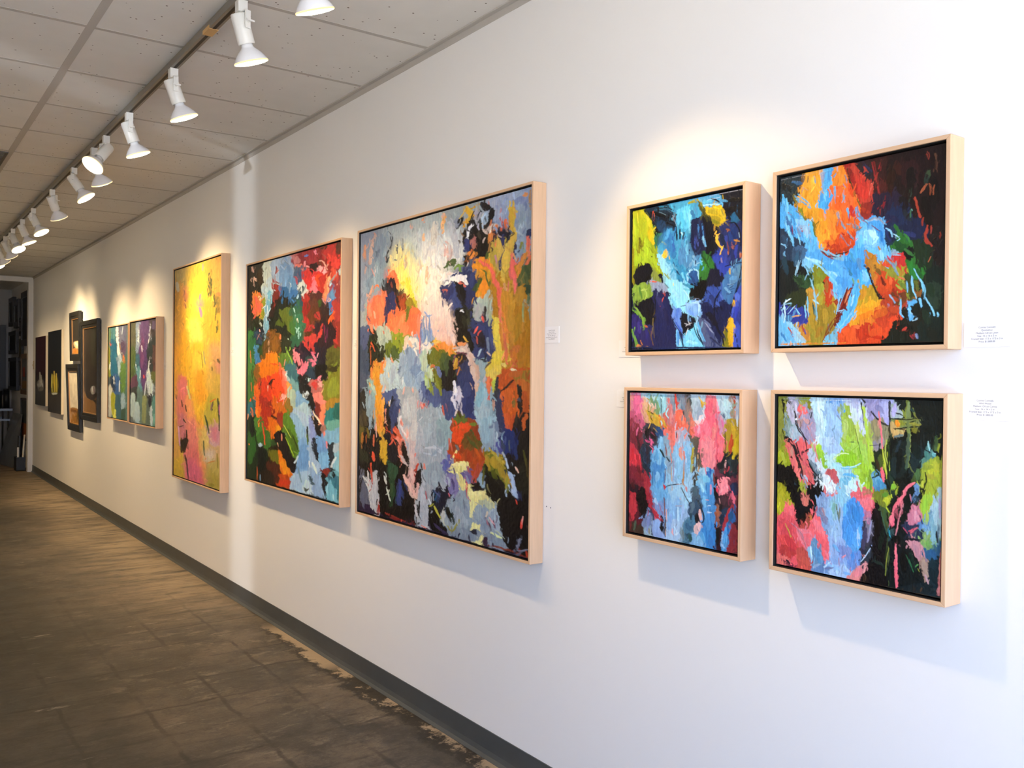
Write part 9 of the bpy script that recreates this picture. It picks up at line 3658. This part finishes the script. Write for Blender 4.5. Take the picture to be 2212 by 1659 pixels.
# steel work table
tb = thing('work_table', 'steel work table against the back-room wall', 'table', (1.30, 16.2, 0))
bm = bmesh.new(); box(bm, -.45, .50, -.38, .38, .82, .86); obj('tabletop', bm, M['steel'], tb, bevel=.004)
bm = bmesh.new(); box(bm, -.45, .46, -.37, -.345, .665, .695); box(bm, -.45, .46, .345, .37, .665, .695); obj('stretcher', bm, M['steel'], tb)
for sx in (-.42, .44):
    for sy in (-.355, .355):
        bm = bmesh.new(); tube(bm, [(sx, sy, .82), (sx, sy, 0)], .014); obj('leg', bm, M['darkwood'], tb)
sp_ = thing('speaker', 'small black box speaker standing on the steel table', 'speaker', (1.53, 16.05, .86))
bm = bmesh.new(); box(bm, -.055, .055, -.06, .06, 0, .17); obj('cabinet', bm, M['blackplastic'], sp_, bevel=.005)
bm = bmesh.new(); lathe(bm, [(0, .034), (.006, .030), (.002, .01)], 20); q = obj('cone', bm, M['slot'], sp_)
q.matrix_local = Matrix(((1, 0, 0, 0), (0, 0, -1, -.061), (0, 1, 0, .06), (0, 0, 0, 1)))
for k, (x_, y_, h_, lab) in enumerate(((1.655, 16.25, .27, 'black storage tube on the steel table, the one beside the speaker'), (1.745, 16.12, .30, 'black storage tube on the steel table, the one nearer the wall'))):
    c = thing('storage_tube', lab, 'tube', (x_, y_, .86), 'black tubes on the steel table')
    bm = bmesh.new(); lathe(bm, [(0, .043), (h_ - .02, .043)], 24); obj('body', bm, M['blackplastic'], c, True)
    bm = bmesh.new(); lathe(bm, [(h_ - .02, .046), (h_, .046), (h_ + .002, .03)], 24); obj('cap', bm, M['darkwood'], c, True)
# sheet of backing board leaning under the table end
bm = bmesh.new()
p = [(1.60, 15.85, .002), (1.735, 14.95, .002), (1.828, 14.99, .80), (1.80, 15.80, .80)]
nrm = (Vector(p[1]) - Vector(p[0])).cross(Vector(p[3]) - Vector(p[0])).normalized() * .006
a = [bm.verts.new(Vector(q) + nrm * 0) for q in p]; b = [bm.verts.new(Vector(q) - nrm) for q in p]
bm.faces.new(a); bm.faces.new(b[::-1])
for i in range(4): bm.faces.new((a[i], b[i], b[(i + 1) % 4], a[(i + 1) % 4]))
tag(obj('backing_board', bm, M['greyglass']), 'large grey board leaning against the back-room wall', 'board')
# black bin with rolled canvases
bn = thing('storage_bin', 'black box bin on the floor just inside the back-room opening', 'bin', (1.762, 14.66, 0))
bm = bmesh.new()
for q in ((-.06, -.052, -.14, .14), (.047, .055, -.14, .14), (-.052, .047, -.14, -.132), (-.052, .047, .132, .14)):
    box(bm, q[0], q[1], q[2], q[3], 0, .20)
box(bm, -.06, .055, -.14, .14, 0, .01)
obj('body', bm, M['blackplastic'], bn)
for pts, rad, m, lab in (([(1.745, 14.66, .012), (1.765, 14.69, .50)], .026, M['blackplastic'], 'black roll standing in the black bin'),
                         ([(1.735, 14.60, .014), (1.730, 14.58, .34)], .014, M['card'], 'short white roll standing in the black bin'),
                         ([(1.780, 14.585, .012), (1.815, 14.59, .52)], .012, M['pale'], 'long thin pale roll slanting out of the black bin')):
    bm = bmesh.new(); tube(bm, pts, rad, 14)
    tag(obj('canvas_roll', bm, m), lab, 'roll', 'rolls in the black bin')
# basket and a cable under the table
bk = thing('waste_basket', 'small dark waste basket on the floor beneath the steel table', 'basket', (1.56, 16.35, 0))
bm = bmesh.new(); lathe(bm, [(0, .07), (.26, .10), (.262, .104), (.255, .104)], 24, True, False); obj('body', bm, M['blackplastic'], bk, True)
bm = bmesh.new(); tube(bm, [(1.20, 16.6, .5), (1.40, 16.55, .18), (1.58, 16.5, .52), (1.70, 16.55, .60)], .006)
tag(obj('power_cable', bm, M['blackplastic']), 'thin black cable looping down under the steel table', 'cable')
bm = bmesh.new(); box(bm, 1.08, 1.48, 16.42, 16.70, 0, .16)
tag(obj('tool_case', bm, M['blackplastic'], bevel=.01), 'low black case on the floor at the left picture edge', 'case')
